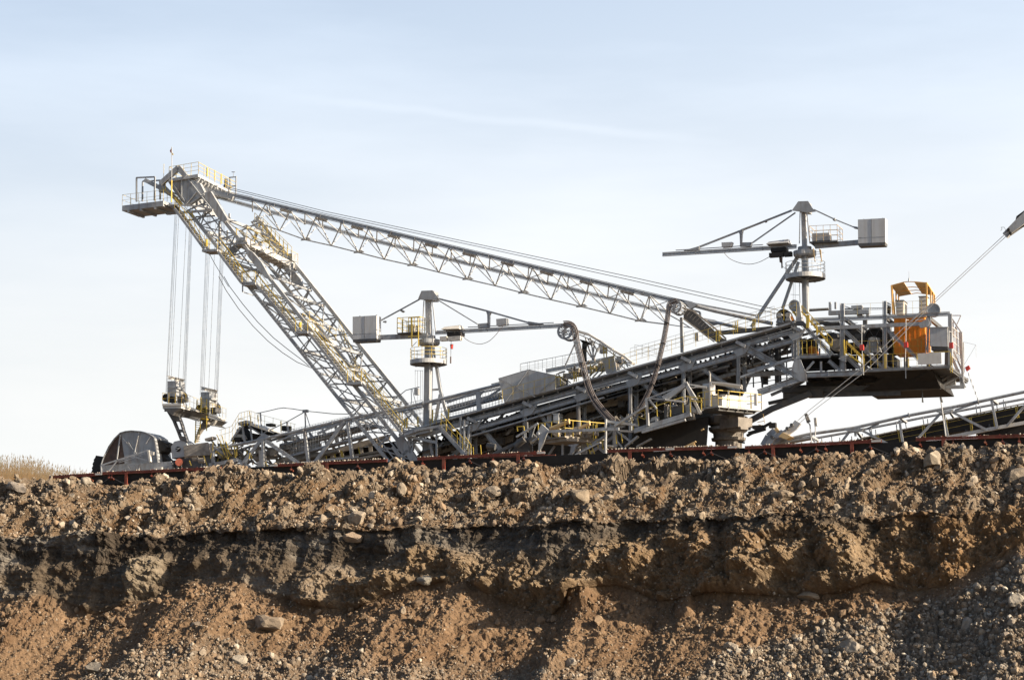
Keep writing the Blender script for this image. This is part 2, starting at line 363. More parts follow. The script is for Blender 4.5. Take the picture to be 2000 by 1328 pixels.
_uR,_z=u_of_px(1420,7,1010); _rt=np.maximum(sm(UU,_uR-6,_uR+10),.9*sm(fbm(UU*.22,UU*0+5,178,3),.0,.3))
d+=z_face*sm(hi,.60,1.0)*(.40*fbm(UU*.9,ZZ*.9,176,5,.65)-.25+.75*_rt+.3*s2*stony+.15*s3)
d-=z_up*sm(KK,2.75,3.0)*.35*_rt
d+=z_face*(-.10)*(np.abs(vn(UU*1.1,zb*.9,171)*2-1)<.05)*sm(hi,.3,.6)
d+=z_face*(-.06)*((np.abs(vn(UU*2.3+2*vn(UU,zb,172),zb*2.0,173)*2-1)<.05)|(np.abs(vn(UU*1.6,zb*2.9+2*vn(UU,zb,174),175)*2-1)<.04))*(1-cl)
# scree
flow=fbm(UU*.30+SS*.12,SS*.05,180,5,.5); d+=z_tal*(.32*fbm(UU*.5,SS*.4,188,5,.6)+.13*flow+.22*fbm(UU*.9,SS*.9,187,5,.62)+.10*fbm(UU*1.4,SS*1.4,189,5,.6)+.05*fbm(UU*3,SS*3,186,3))
d+=z_tal*(.08*s3+.05*s4+.22*s2*(vn(UU*.45,SS*.45,195)>.58))
# gravel fields: lower right and bottom centre
PXw=BO.x+UU*LV.x+WW*NV.x; PYw=BO.y+UU*LV.y+WW*NV.y
fz=PYw*math.cos(PITCH)+ZZ*math.sin(PITCH); upz=-PYw*math.sin(PITCH)+ZZ*math.cos(PITCH)
PPX=1000+FPX*PXw/np.maximum(fz,1); PPY=664-FPX*upz/np.maximum(fz,1)
bl=1+0*PPX
edge_r=np.interp(PPX,[1200,1330,1500,1620,1720,1800,1880,1960,2100],[1345,1320,1255,1215,1195,1185,1150,1100,1060])+26*fbm(UU*.5,SS*.5,190)
grav_r=sm(PPY,edge_r-8,edge_r+14)*z_tal*sm(PPX,1180,1300)
edge_l=np.interp(PPX,[-200,0,130,250,400,560,700,900,1080,1250,1400],[1400,1380,1335,1272,1235,1268,1290,1300,1290,1310,1380])+30*fbm(UU*.45,SS*.45,191)
grav_l=sm(PPY,edge_l-12,edge_l+30)*z_tal*(1-sm(PPX,1250,1400))*(.65+.35*(fbm(UU*.9,SS*.9,193)>-.1))
grav=np.clip(grav_r+grav_l*.7,0,1)
d+=grav*(.13*s3+.11*s2*(i2>.55)+.06*s4)
d=d*nearf
# a few hand-placed big masses
def mass(px,row,w0,ru,rs,h,seed):
    global d
    uu,zz=u_of_px(px,w0,row); q=np.sqrt(((UU-uu)/ru)**2+((ZZ-zz)/rs)**2+ .0)
    q=q*(1+.35*fbm(UU*1.2,ZZ*1.2,seed,4,.6)); b=sm(1-q,0,.55)*h
    d=d+b*nearf*(.75+.35*fbm(UU*2.2,ZZ*2.2,seed+9,4,.65)); return b
m1_=mass(285,1125,7.2,2.1,1.9,1.15,300); mk=m1_+mass(1500,1110,7.4,3.4,1.1,1.1,310)+mass(1130,1170,8.5,1.5,.9,1.1,320)+mass(1220,1100,7.2,2.0,1.5,.8,330)+mass(1340,1190,8.8,1.0,.9,.8,335)+mass(1640,1080,7.2,1.6,1.6,.9,340)+mass(1085,1290,14,1.2,.6,.8,345)+mass(830,1090,7,1.4,1.4,.7,350)+mass(1770,1060,7,1.6,1.6,.7,355)
WD=WW+nw*d; ZD=ZZ+nz*d
ZD+=(1-nearf)*sm(KK,0,.9)*0
X=BO.x+UU*LV.x+WD*NV.x; Y=BO.y+UU*LV.y+WD*NV.y
# keep the ground level round the camera
# ---- albedo, plus a painted shadow line under the ledge
def mixc(c,c2,m): return c*(1-m[...,None])+np.array(c2)*m[...,None]
C=np.zeros(UU.shape+(3,))+np.array((.27,.19,.122))
C=mixc(C,(.45,.37,.28),z_up*np.clip(stony*.75*(s2>.25)+.35*(s3>.4)*(i3>.4),0,1))
C=mixc(C,(.27,.22,.17),z_up*sm(KK,2.4,2.0)if False else z_up*(1-sm(KK,2.0,2.3))*.7)
C=mixc(C,(.24,.14,.07),z_up*sm(fbm(UU*.4,SS*.4,210),.15,.4)*.6)
cu=np.interp(PPX,[-300,300,620,760,1100,1500,1750,2000],[1,1,.9,.8,.45,.35,.0,0])
face=np.zeros_like(C)+np.array((.15,.125,.10)); face=mixc(face,(.36,.33,.29),np.clip(cu,0,1)*sm(fbm(UU*.3,zb*.6,215,5),-.25,.3))
face=mixc(face,(.07,.055,.042),sm(strata,.10,.4)*.6); face=mixc(face,(.06,.045,.035),sm(hi,.80,.97)*.6*(fbm(UU*.3,zb*.9,216)>-.15)*(1-.8*_rt))  # strata tones; shadow below the overhang painted as a dark band
face=mixc(face,(.40,.295,.19),np.clip(cl*(.3+.7*cm_)*.85+np.clip(mk,0,1)*.6,0,1)); face=mixc(face,(.40,.25,.13),rightm*.6+.35*cr_*sm(fbm(UU*.3,zb*.5,220),.05,.35))
face=mixc(face,(.10,.075,.055),sm(fbm(UU*.25,zb*.7,222,5),.12,.4)*.6*(1-cl))
C=C*(1-z_face[...,None])+face*z_face[...,None]
C=mixc(C,(.36,.24,.148),z_tal*.9); C=mixc(C,(.27,.17,.10),z_tal*sm(fbm(UU*.5+SS*.2,SS*.15,225),.05,.4)*.7)
C=mixc(C,(.32,.26,.20),grav*.8); C=mixc(C,(.46,.39,.31),grav*(s3>.45)*.8)
C=mixc(C,(.40,.34,.26),np.clip(m1_*1.3,0,.85))
C*=.50*(.85+.3*vn(UU*3,SS*3,230))[...,None]*(.88+.24*vn(UU*.8,SS*.8,231))[...,None]
nU,nK=UU.shape
def gridmesh(name,P,col,m,**kw):
    a,b=P.shape[:2]; me=bpy.data.meshes.new(name); me.vertices.add(a*b); me.vertices.foreach_set('co',P.reshape(-1).astype(np.float32))
    I=np.arange(a*b).reshape(a,b); q=np.stack([I[:-1,:-1],I[:-1,1:],I[1:,1:],I[1:,:-1]],-1).reshape(-1,4)
    me.loops.add(q.size); me.polygons.add(len(q)); me.polygons.foreach_set('loop_start',np.arange(0,q.size,4,dtype=np.int32)); me.polygons.foreach_set('vertices',q.reshape(-1).astype(np.int32))
    at=me.color_attributes.new('Col','FLOAT_COLOR','POINT'); cc=np.concatenate([col.reshape(-1,3),np.ones((a*b,1))],1); at.data.foreach_set('color',cc.reshape(-1).astype(np.float32))
    me.update(calc_edges=True); me.validate(); me.materials.append(m); me.polygons.foreach_set('use_smooth',[False]*len(q))
    o=bpy.data.objects.new(name,me); S.collection.objects.link(o); tag(o,**kw); return o
SOIL=mat('soil',(0,0,0),.95,0,.28,5,None,bump=.9,attr=True,spec=.15)
P=np.stack([X,Y,ZD],-1)
bank=gridmesh('ground',P,C,SOIL,kind='structure')
# ---------------------------------------------------------------- loose stones
def ico():
    t=(1+5**.5)/2; v=np.array([(-1,t,0),(1,t,0),(-1,-t,0),(1,-t,0),(0,-1,t),(0,1,t),(0,-1,-t),(0,1,-t),(t,0,-1),(t,0,1),(-t,0,-1),(-t,0,1)],float); v/=np.linalg.norm(v[0])
    f=[(0,11,5),(0,5,1),(0,1,7),(0,7,10),(0,10,11),(1,5,9),(5,11,4),(11,10,2),(10,7,6),(7,1,8),(3,9,4),(3,4,2),(3,2,6),(3,6,8),(3,8,9),(4,9,5),(2,4,11),(6,2,10),(8,6,7),(9,8,1)]
    return v,np.array(f)
def subd(v,f):
    v=list(map(tuple,v)); c={}
    def mid(a,b):
        k=(min(a,b),max(a,b))
        if k not in c:
            m=(np.array(v[a])+np.array(v[b]))/2; m/=np.linalg.norm(m); c[k]=len(v); v.append(tuple(m))
        return c[k]
    g=[]
    for a,b,d_ in f: x,y,z=mid(a,b),mid(b,d_),mid(d_,a); g+=[(a,x,z),(b,y,x),(d_,z,y),(x,y,z)]
    return np.array(v),np.array(g)
IV,IF=ico(); IV2,IF2=subd(IV,IF); IV3,IF3=subd(IV2,IF2)
def rockshape(V,r,jit=.28,cuts=5):
    v=V.copy(); 
    for _ in range(cuts):
        n=r.normal(size=3); n/=np.linalg.norm(n); k=r.uniform(.45,.85); dd=v@n; v=v-np.outer(np.maximum(dd-k,0),n)
    return v*(1+r.uniform(-jit,jit,(len(v),1))*.5)
def scatter(name,n,dens,smin,smax,pw,cols,V,F,label,seed,sink=.3,nv=10):
    r=np.random.default_rng(seed); shapes=[rockshape(V,r) for _ in range(nv)]
    cell=np.abs(np.gradient(UU,axis=0)*np.sqrt(np.gradient(WW,axis=1)**2+np.gradient(ZZ,axis=1)**2))
    p=(dens*cell*nearf*((UU>-56)&(UU<48))).reshape(-1); p=p/p.sum(); idx=r.choice(len(p),n,p=p)
    pos=P.reshape(-1,3)[idx]+r.normal(0,.04,(n,3)); sz=smin*(smax/smin)**(r.random(n)**pw)
    NN=np.stack([NV.x*nw.reshape(-1)[idx],NV.y*nw.reshape(-1)[idx],nz.reshape(-1)[idx]],-1)
    sh=r.integers(0,nv,n); VV=np.stack(shapes)[sh]                      # n,k,3
    VV=VV*np.stack([np.ones(n),r.uniform(.6,1,n),r.uniform(.45,.85,n)],-1)[:,None,:]
    q=r.normal(size=(n,4)); q/=np.linalg.norm(q,axis=1)[:,None]; a,b,c_,e=q.T
    Rm=np.stack([1-2*(c_*c_+e*e),2*(b*c_-a*e),2*(b*e+a*c_),2*(b*c_+a*e),1-2*(b*b+e*e),2*(c_*e-a*b),2*(b*e-a*c_),2*(c_*e+a*b),1-2*(b*b+c_*c_)],-1).reshape(n,3,3)
    VV=np.einsum('nij,nkj->nki',Rm,VV)*sz[:,None,None]+(pos+NN*(sz*(.5-sink))[:,None])[:,None,:]
    k=V.shape[0]; FF=(F[None]+ (np.arange(n)*k)[:,None,None]).reshape(-1,3)
    me=bpy.data.meshes.new(name); me.vertices.add(n*k); me.vertices.foreach_set('co',VV.reshape(-1).astype(np.float32))
    me.loops.add(FF.size); me.polygons.add(len(FF)); me.polygons.foreach_set('loop_start',np.arange(0,FF.size,3,dtype=np.int32)); me.polygons.foreach_set('vertices',FF.reshape(-1).astype(np.int32))
    cols=np.array(cols); ci=r.integers(0,len(cols),n); cc=cols[ci]*r.uniform(.5,1.05,(n,1)); 
    base=C.reshape(-1,3)[idx]; mixf=r.uniform(.1,.8,(n,1)); cc=cc*(1-mixf)+base*mixf
    cc=np.repeat(cc,k,axis=0); cc=np.concatenate([cc,np.ones((n*k,1))],1)
    at=me.color_attributes.new('Col','FLOAT_COLOR','POINT'); at.data.foreach_set('color',cc.reshape(-1).astype(np.float32))
    me.update(calc_edges=True); me.materials.append(ROCK); me.polygons.foreach_set('use_smooth',[False]*len(FF))
    o=bpy.data.objects.new(name,me); S.collection.objects.link(o); tag(o,label,'stones',kind='stuff'); return o
ROCK=mat('stone',(0,0,0),.9,0,.22,3,None,bump=.5,attr=True,spec=.2)
pale=[(.42,.36,.29),(.36,.30,.23),(.33,.24,.16),(.27,.20,.14),(.48,.43,.36)]
grey_=[(.50,.46,.39),(.40,.37,.32),(.58,.53,.45),(.33,.28,.23),(.46,.35,.24)]
crest=z_up*(1-sm(KK,2.1,2.5))*sm(KK,1.5,1.8)
scatter('rubble',7500,z_up*(.35+stony)+crest*.8,.07,.42,2.9,pale,IV2,IF2,'jumbled pale rubble on the upper slope of the cut bank',1)
scatter('clods',46000,z_up*(.6+.6*stony)+.5*z_face*cl*(cm_+.2)+z_tal*(.20+.5*vn(UU*.5,SS*.5,401)),.04,.14,1.6,pale,IV,IF,'small clods of earth spread over the cut bank',2)
scatter('fallen_clods',700,z_tal*(1-sm(KK,5.05,5.5))+z_tal*.25*(vn(UU*.5,SS*.5,410)>.5),.10,.42,2.0,[(.25,.18,.12),(.30,.23,.16),(.22,.16,.11)],IV2,IF2,'brown clods fallen to the top of the scree',5,.25)
scatter('gravel',9000,grav_r*1.0+grav_l*.45,.06,.30,2.2,grey_,IV2,IF2,'grey broken stone heaped at the foot of the bank',3)
scatter('pebbles',30000,grav_r+grav_l*.9+z_tal*.16*(.4+vn(UU*.4,SS*.4,400)),.03,.10,1.4,grey_,IV,IF,'small pebbles scattered over the brown scree',4)
# named boulders: photo column,row, w, size
def boulder(px,row,w0,size,sx,sz,col,label,seed,sink=.25):
    r=np.random.default_rng(seed); uu,zz=u_of_px(px,w0,row)
    # nearest surface point seen at that pixel
    dd=(PPXd-px)**2+(PPYd-row)**2; dd=np.where(nearf>.5,dd,1e9); k=np.argmin(dd); p=P.reshape(-1,3)[k]; col=tuple(x*.62 for x in col)
    v=rockshape(IV3,r,.05,9); v*=np.array([sx,.8,sz])*size
    n1=np.array([fbm(np.array([a*2.1+seed]),np.array([b*2.1+c__]),seed,4,.6)[0] for a,b,c__ in v/size]); v=v*(1+.22*n1[:,None])
    me=bpy.data.meshes.new('boulder'); me.from_pydata([tuple(x) for x in v],[],[tuple(int(i) for i in f) for f in IF3])
    at=me.color_attributes.new('Col','FLOAT_COLOR','POINT'); cc=np.tile(np.array((*col,1)),(len(v),1)); at.data.foreach_set('color',cc.reshape(-1).astype(np.float32))
    me.materials.append(ROCK); o=bpy.data.objects.new('boulder',me); S.collection.objects.link(o)
    o.location=Vector(p)+NV*size*(.35-sink)+UP*size*sz*(.45-sink); o.rotation_euler=(r.uniform(-.2,.2),r.uniform(-.3,.3),r.uniform(0,6)if sx<1.2 else -TH); tag(o,label,'boulder'); return o
fzd=Y*math.cos(PITCH)+ZD*math.sin(PITCH); upd=-Y*math.sin(PITCH)+ZD*math.cos(PITCH)
PPXd=1000+FPX*X/np.maximum(fzd,1); PPYd=664-FPX*upd/np.maximum(fzd,1)
pc=(.42,.36,.28)
boulder(522,1226,9,1.15,1.35,.75,(.36,.29,.22),'large brown boulder lying alone on the scree left of centre',1)
boulder(385,1222,9,.42,1.2,.8,(.3,.25,.2),'small dark stone on the bare scree left of the large brown boulder',2)
boulder(36,955,3,.75,1.4,.7,(.36,.32,.28),'flat grey boulder near the crest at the far left',3)
boulder(168,936,0,.62,1.1,.8,(.42,.38,.32),'pale boulder wedged under the leftmost conveyor rail',4)
boulder(700,1018,6,.7,1.2,.9,(.5,.42,.33),'cream boulder perched where the grey clay layer begins',5)
boulder(690,1050,7,.62,1.3,.8,(.46,.36,.27),'pale rust-stained block stuck in the clay below the cream boulder',6)
boulder(785,965,3,.62,.8,1.2,(.38,.32,.25),'upright rounded boulder in the rubble left of centre',7)
boulder(960,970,3,.72,1.2,.9,(.40,.34,.27),'broad pale boulder half buried in the rubble slope at centre',8)
boulder(1133,977,3,.78,1.0,.95,(.38,.31,.23),'round brown boulder in the rubble right of centre',9)
boulder(1186,977,3,.45,1.3,.7,(.42,.36,.29),'smaller smooth stone just right of the round brown boulder',10)
boulder(828,1132,8,.5,1.3,.8,(.34,.32,.28),'grey egg-shaped stone on the shaded clay face',11)
boulder(786,1194,9,.35,1.1,.8,(.45,.38,.3),'small pale stone at the top of the central scree',12)
boulder(1427,1263,12,.45,1.2,.8,(.46,.40,.33),'single pale stone on the bare scree right of centre',13)
boulder(1115,1297,13,.42,1.1,.9,(.44,.39,.33),'pale stone beside the earth lump at the bottom centre',14)
boulder(1662,1265,12,.62,1.4,.8,(.42,.38,.33),'long pale block at the left edge of the grey gravel',15)
boulder(1888,1222,9,.55,1.0,1.1,(.42,.38,.33),'upright pale block high in the grey gravel',16)
boulder(1985,1178,9,.6,1.0,.9,(.44,.40,.34),'pale boulder at the right edge above the gravel',17)
boulder(1820,903,1,.8,.9,1.1,(.44,.38,.3),'pointed pale boulder on the crest near the right edge',18)
boulder(1985,935,2,.8,1.2,.8,(.38,.32,.25),'brown slab-like boulder at the right edge below the crest',19)
boulder(1530,972,4,.6,1.3,.8,(.40,.33,.25),'tilted brown boulder above the dark line on the right',20)
boulder(1580,1168,9,.6,1.4,.6,(.44,.36,.27),'flat pale slab lying where scree meets the clods on the right',21)
boulder(470,1292,13,.0001+.55,1.1,.9,(.46,.41,.34),'whitish rock in the gravel at the bottom left',22)
boulder(185,1308,13,.7,1.2,.7,(.46,.41,.34),'whitish block at the bottom edge of the left gravel',23)
# dry grass on the bench, far left
r=np.random.default_rng(5); m=MB()
for _ in range(5600):
    a=r.random(); px=-60+275*a**1.25; c=pt(px,940,0,y0=r.uniform(152,162)); c.z=13.2+r.uniform(-.2,.1)
    h=r.uniform(.35,1.0)*np.interp(px,[-60,60,110,200],[3.9,3.5,2.6,1.5]); l=LV*r.uniform(-.35,.45)+WV*r.uniform(-.3,.3); b=LV*.018
    p1=c+UP*h*.6+l*.3; p2=c+UP*h+l
    m.add([c-b,c+b,p1+b*.8,p1-b*.8,p2],[(0,1,2,3),(3,2,4)])
    if r.random()<.5: m.add([p2-UP*.25-b*2,p2-UP*.25+b*2,p2+l*.1],[(0,1,2)])
DRY=mat('dry_grass',(.85,.67,.40),.8,0,.2,2)
_t=DRY.node_tree; _b=_t.nodes['Principled BSDF']; _tr=_t.nodes.new('ShaderNodeBsdfTranslucent'); _mx=_t.nodes.new('ShaderNodeMixShader'); _mx.inputs[0].default_value=.55; _t.links.new(_b.outputs[0],_mx.inputs[1]); _t.links.new(_tr.outputs[0],_mx.inputs[2]); _tr.inputs[0].default_value=(.92,.74,.46,1); _t.links.new(_mx.outputs[0],_t.nodes['Material Output'].inputs[0])
m.build('tall_grass',DRY,label='tall dry straw-coloured grass on the bench at the far left',cat='grass',kind='stuff')
# ================================================================ bench conveyor
za=ZN(60,870,560); zb_=ZN(900,860,1400)
CB=150.0
def cz(px,row,l=0): return pt(px,row,l,CB)
BZ=13.35
m=MB()
def beltp(px,l,dz): 
    p=cz(px,0,l)  # x,y from the plane; height is constant
    q=pt(px,895,l,CB); return Vector((q.x,q.y,14.42+dz))
a=beltp(118,0,0); b=beltp(2200,0,0)
prof=[(-.15,.0),(-.05,-.62),(.9,-.5),(1.65,-.38),(1.95,.0)]
for (l0,h0),(l1,h1) in zip(prof,prof[1:]):
    m.box6([a+WV*l0+UP*(h0-.03),b+WV*l0+UP*(h0-.03),b+WV*l1+UP*(h1-.03),a+WV*l1+UP*(h1-.03),a+WV*l0+UP*h0,b+WV*l0+UP*h0,b+WV*l1+UP*h1,a+WV*l1+UP*h1])
# return run
m.box6([a+UP*-.95,b+UP*-.95,b+UP*-.95+WV*1.8,a+UP*-.95+WV*1.8,a+UP*-.50,b+UP*-.50,b+UP*-.92+WV*1.8,a+UP*-.92+WV*1.8])
m.build('conveyor_belt',BLACK,label='long black rubber conveyor belt running below the rust red rails',cat='conveyor belt')
secs=[((96,932),(194,926),[],[110,150,178],'short rust red conveyor rail section at the far left beside the dry grass',[194]),
 ((200,924.5),(432,914),[248,384],[214,219,298,324,391],'rust red conveyor rail section in front of the bucket wheel guard',[425]),
 ((535,909),(756,899),[640],[570,700],'rust red conveyor rail section littered with dirt under the lattice mast',[536]),
 ((815,896),(1063,884),[868,1013],[826,919,965,1024],'bright rust red conveyor rail section under the foot of the left tower crane',[1058]),
 ((1186,881),(1437,873),[1231],[1256,1311,1375,1390],'dirt covered conveyor rail section left of the pivot column',[1311,1431]),
 ((1455,874),(1722,861),[1511,1665],[1463,1494,1565,1596,1614,1700],'dark red conveyor rail section right of the pivot column',[1712]),
 ((1789,858),(2090,848),[1844,2030],[1797,1863,1926,1960,1992],'dark red conveyor rail section at the right edge',[])]
r=random.Random(3)
for (p0,p1,posts,br,lab,ends) in secs:
    A=cz(*p0,-.35); B=cz(*p1,-.35); root=thing('conveyor_section',(A+B)/2-UP*1.2,lab,'conveyor section','conveyor rail sections on the bench')
    m=MB(); m.bar(A,B,.20,.09); m.bar(A,B,.045,.22,off=.10); m.bar(A,B,.045,.22,off=-.10)
    k=int((B-A).length/1.3)
    for i in range(k): 
        c=A.lerp(B,(i+.4)/k); m.bar(c+UP*.12,c+UP*.17,.09)
    m.build('side_rail',RUST,root)
    m=MB(); m.bar(A+WV*2.4,B+WV*2.4,.24,.12); m.build('side_rail',RUST,root)
    for x in posts:
        t=(x-p0[0])/(p1[0]-p0[0]); c=A.lerp(B,min(1,max(0,t))); m=MB(); m.bar(c,Vector((c.x,c.y,BZ-.2)),.30,.16); m.bar(c+WV*2.4,Vector((c.x,c.y,BZ-.2))+WV*2.4,.30,.16); m.bar(c-UP*.95,c-UP*.95+WV*2.4,.12); m.build('support_post',RUST,root)
    for j,x in enumerate(br):
        t=(x-p0[0])/(p1[0]-p0[0]); c=A.lerp(B,t); m=MB(); m.bar(c,c-UP*.32,.08,.1); m.bar(c-UP*.30,c-UP*.42+LV*.10,.11); m.tube([c-UP*.36-WV*.1,c-UP*.55+WV*.5],.08,8); m.build('idler_bracket',RUST,root)
        if j%2: 
            m=MB(); c2=c-UP*.35-WV*.1; m.tube([c2,c2+LV*.6-UP*.28,c2+LV*1.25-UP*.55],.022,5); m.tube([c2,c2-LV*.6-UP*.3,c2-LV*1.3-UP*.6],.022,5); m.build('hanging_wire',ROPE,root)
    for x in ends:
        t=(x-p0[0])/(p1[0]-p0[0]); c=A.lerp(B,t); m=MB(); m.bar(c-LV*.33-WV*.13,c+LV*.33-WV*.13,.2,.03); m.build('number_plate',WHITE,root)
    m=MB()
    for i in range(26):
        c=A.lerp(B,r.random())+UP*.13; v=rockshape(IV,np.random.default_rng(i+k*7)); s=r.uniform(.03,.10); m.add([c+Vector(tuple(x))*s for x in v],[tuple(map(int,f)) for f in IF])
    if lab.find('dirt')>=0: 
        for i in range(70):
            c=A.lerp(B,r.random())+UP*.13; v=rockshape(IV,np.random.default_rng(i+k*9)); s=r.uniform(.03,.12); m.add([c+Vector(tuple(x))*s for x in v],[tuple(map(int,f)) for f in IF])
    m.build('dirt_crumbs',DUST,root,split=False,kind='stuff')
# ================================================================ bucket wheel excavator
EX=thing('bucket_wheel_excavator',pt(1425,900,3),'huge grey bucket wheel excavator with leaning lattice mast, standing on the bench','excavator')
def part(name,parent=None,label=None,kind=None,loc=None):
    pass
def LINE(p,q,t): return (p[0]+(q[0]-p[0])*t, p[1]+(q[1]-p[1])*t)
def seg2(m,z,pts,h,d=None,l=0,I=False):
    P_=[z(*p[:2], p[2] if len(p)>2 else l) for p in pts]
    for a,b in zip(P_,P_[1:]): (m.ibar if I else m.bar)(a,b,h,d)
    return m
def slab(m,a,b,c,d_,t):
    h=UP*t; a,b,c,d_=map(Vector,(a,b,c,d_)); return m.box6([a-h,b-h,c-h,d_-h,a,b,c,d_])
# ---------------- mast -------------------------------------------------
lo0,lo1=(367,411),(763,906); up0,up1=(400,383),(809,900)
mast=MB()
def mast_leg(m,L0,L1,n):
    q=1.0
    for l in (L0,L1):
        m.bar(pp(*lo0,l),pp(*lo1,l*1.0),.36,.30); m.bar(pp(*up0,l),pp(*up1,l),.42,.32)
    ts=[i/n for i in range(n+1)]
    for l in (L0,L1):
        for i in range(n):
            a=pp(*LINE(lo0,lo1,ts[i]),l); b=pp(*LINE(up0,up1,ts[i]+.02),l); c=pp(*LINE(lo0,lo1,ts[i+1]),l); d_=pp(*LINE(up0,up1,min(1,ts[i+1]+.02)),l)
            m.bar(a,b,.16); m.bar(a,d_,.15) if i%2 else m.bar(b,c,.15)
    for l in (L0-.05,L1+.05):
        for fr_ in (.3,.66):
            m.bar(pp(*LINE(lo0,up0,fr_),l),pp(*LINE(lo1,up1,fr_),l),.15)
        for i in range(n):
            t0,t1=i/n,(i+.5)/n
            m.bar(pp(*LINE(LINE(lo0,lo1,t0),LINE(up0,up1,t0),.3),l),pp(*LINE(up0,up1,t1),l),.12); m.bar(pp(*LINE(LINE(lo0,lo1,t1),LINE(up0,up1,t1),.66),l),pp(*LINE(lo0,lo1,t1+.02),l),.12)
    for (e0,e1) in ((lo0,lo1),(up0,up1)):
        for i in range(n*2):
            a=pp(*LINE(e0,e1,i/(2*n)),L0); b=pp(*LINE(e0,e1,i/(2*n)),L1); c=pp(*LINE(e0,e1,(i+1)/(2*n)),L1); m.bar(a,b,.13); m.bar(a,c,.11)
mast_leg(mast,0,1.6,16)
# far leg: the same leg, 10.5 m further back, splayed outwards
near_v=[Vector(v) for v in mast.v]
mfar=MB(); OFF=WV*10.8
mfar.add([v+OFF for v in near_v],mast.f)
mo=mast.build('mast_leg',GREY,EX,label='near lattice leg of the leaning mast')
mf=mfar.build('mast_leg',LGREY,EX,label='far lattice leg of the leaning mast')
m=MB()   # portal bracing between the legs
for t0,t1 in ((.08,.16),(.2,.30),(.36,.46),(.55,.64),(.74,.83)):
    for (e0,e1) in ((up0,up1),(lo0,lo1)):
        a=pp(*LINE(e0,e1,t0),1.6); b=a+WV*9.4; c=pp(*LINE(e0,e1,t1),1.6); d_=c+WV*9.4
        m.bar(a,b,.34,.3); m.bar(c,d_,.24,.24); m.bar(a,c+WV*4.7,.16); m.bar(b,c+WV*4.7,.16)
m.build('portal_bracing',GREY,EX)
# gusset plates at the mid height head of the legs
m=MB()
m.plate([z1(880,490,-.25),z1(960,470,-.25),z1(1110,720,-.25),z1(1085,750,-.25),z1(1040,730,-.25)],.5)
m.plate([z1(1250,960,-.2),z1(1330,1010,-.2),z1(1410,1100,-.2),z1(1500,1260,-.2),z1(1440,1240,-.2),z1(1290,1050,-.2)],.4)
m.plate([z1(1590,1130,9),z1(1700,1180,9),z1(1750,1240,9),z1(1790,1318,9),z1(1700,1300,9)],.4)
m.build('gusset_plate',GREY,EX)
# stairs on the near face
m=MB(); sy=MB(); flights=[(z1,(640,625),(905,985)),(z1,(1020,1000),(1235,1285)),(z2,(415,45),(690,375)),(z2,(770,372),(1045,722)),(z2,(1135,722),(1415,1075))]
for z,a,b in flights:
    A=z(*a,-1.1); B=z(*b,-1.1); stairs(m,A,B,1.0,.30,.34); m.bar(A,B,.3,.12)
    n=6
    for l in (0,1.0):
        for i in range(n+1): c=A.lerp(B,i/n)+WV*l; sy.bar(c,c+UP*1.1,.055)
        sy.bar(A+UP*1.1+WV*l,B+UP*1.1+WV*l,.06); sy.bar(A+UP*.6+WV*l,B+UP*.6+WV*l,.045)
m.build('mast_stair',GREY,EX); sy.build('stair_railing',YEL,EX)
m=MB(); sy=MB()
for z,a,b in ((z1,(885,990),(1020,985)),(z1,(1235,1280),(1345,1275)),(z2,(325,48),(415,40)),(z2,(688,376),(772,372)),(z2,(1042,724),(1138,718))):
    A=z(*a,-1.3); B=z(*b,-1.3); deck(m,A,B,1.6,.22); m.bar(A-UP*.1,B-UP*.1,.3,.1)
    for i in range(3): c=A.lerp(B,(i+.5)/3); m.bar(c-UP*.2,c-UP*.2+WV*1.6,.12)
    rail(sy,A,B,1.1,2)
m.bar(z2(328,55,-1.2),z2(328,105,-1.2),.14); m.bar(z2(328,105,-1.2),z2(400,130,0),.14)
m.build('stair_landing',GREY,EX); sy.build('landing_railing',YEL,EX)
# stair and ladders on the far leg
m=MB(); sy=MB()
A=z1(1350,770,9.5); B=z1(1640,1060,9.5); stairs(m,A,B,1,.3,.3); A2=A; 
for i in range(9): c=A.lerp(B,i/8); sy.bar(c,c+UP*1.3,.06); sy.bar(c+WV,c+WV+UP*1.3,.06)
sy.bar(A+UP*1.3,B+UP*1.3,.07); sy.bar(A+UP*.7,B+UP*.7,.06); sy.bar(A+WV+UP*1.3,B+WV+UP*1.3,.06)
for a,b in (((985,370),(1100,640)),((1100,660),(1420,1000))):
    A=z2(*a,9.5); B=z2(*b,9.5); n=int((B-A).length/1.5)
    for i in range(n+1): c=A.lerp(B,i/n); sy.bar(c,c+UP*1.2,.055)
    sy.bar(A+UP*1.2,B+UP*1.2,.06); sy.bar(A+UP*.6,B+UP*.6,.05); stairs(m,A-UP*.1,B-UP*.1,.9,.4,.22)
m.build('far_stair',LGREY,EX); sy.build('far_stair_railing',YEL,EX)
# working platforms crossing the mast
def xplat(name,z,a,b,c,l0,l1,t,rl=1.15):
    """front edge a-b, far end of the b side at c"""
    A=z(*a,l0); B=z(*b,l0); Cc=z(*c,l1); D=Cc+(A-B); m=MB(); slab(m,A,B,Cc,D,t)
    k=int((Cc-B).length/1.2)
    for i in range(k): q=(i+.5)/k; m.bar(A.lerp(D,q)-UP*(t+.1),B.lerp(Cc,q)-UP*(t+.1),.2,.1)
    o=m.build(name,WHITE,EX); s=MB(); rail(s,A,B,rl); rail(s,B,Cc,rl,t=.06); rail(s,D,Cc,rl); rail(s,A,D,rl); s.build('platform_railing',YEL,EX); return A,B,Cc,D
xplat('mast_platform',z1,(1185,905),(1282,890),(1735,1125),0,11.5,.55)
xplat('mast_platform',z2,(735,330),(782,318),(965,445),0,5.5,.35)
xplat('mast_platform',z2,(1060,690),(1090,680),(1165,720),5,9,.2)
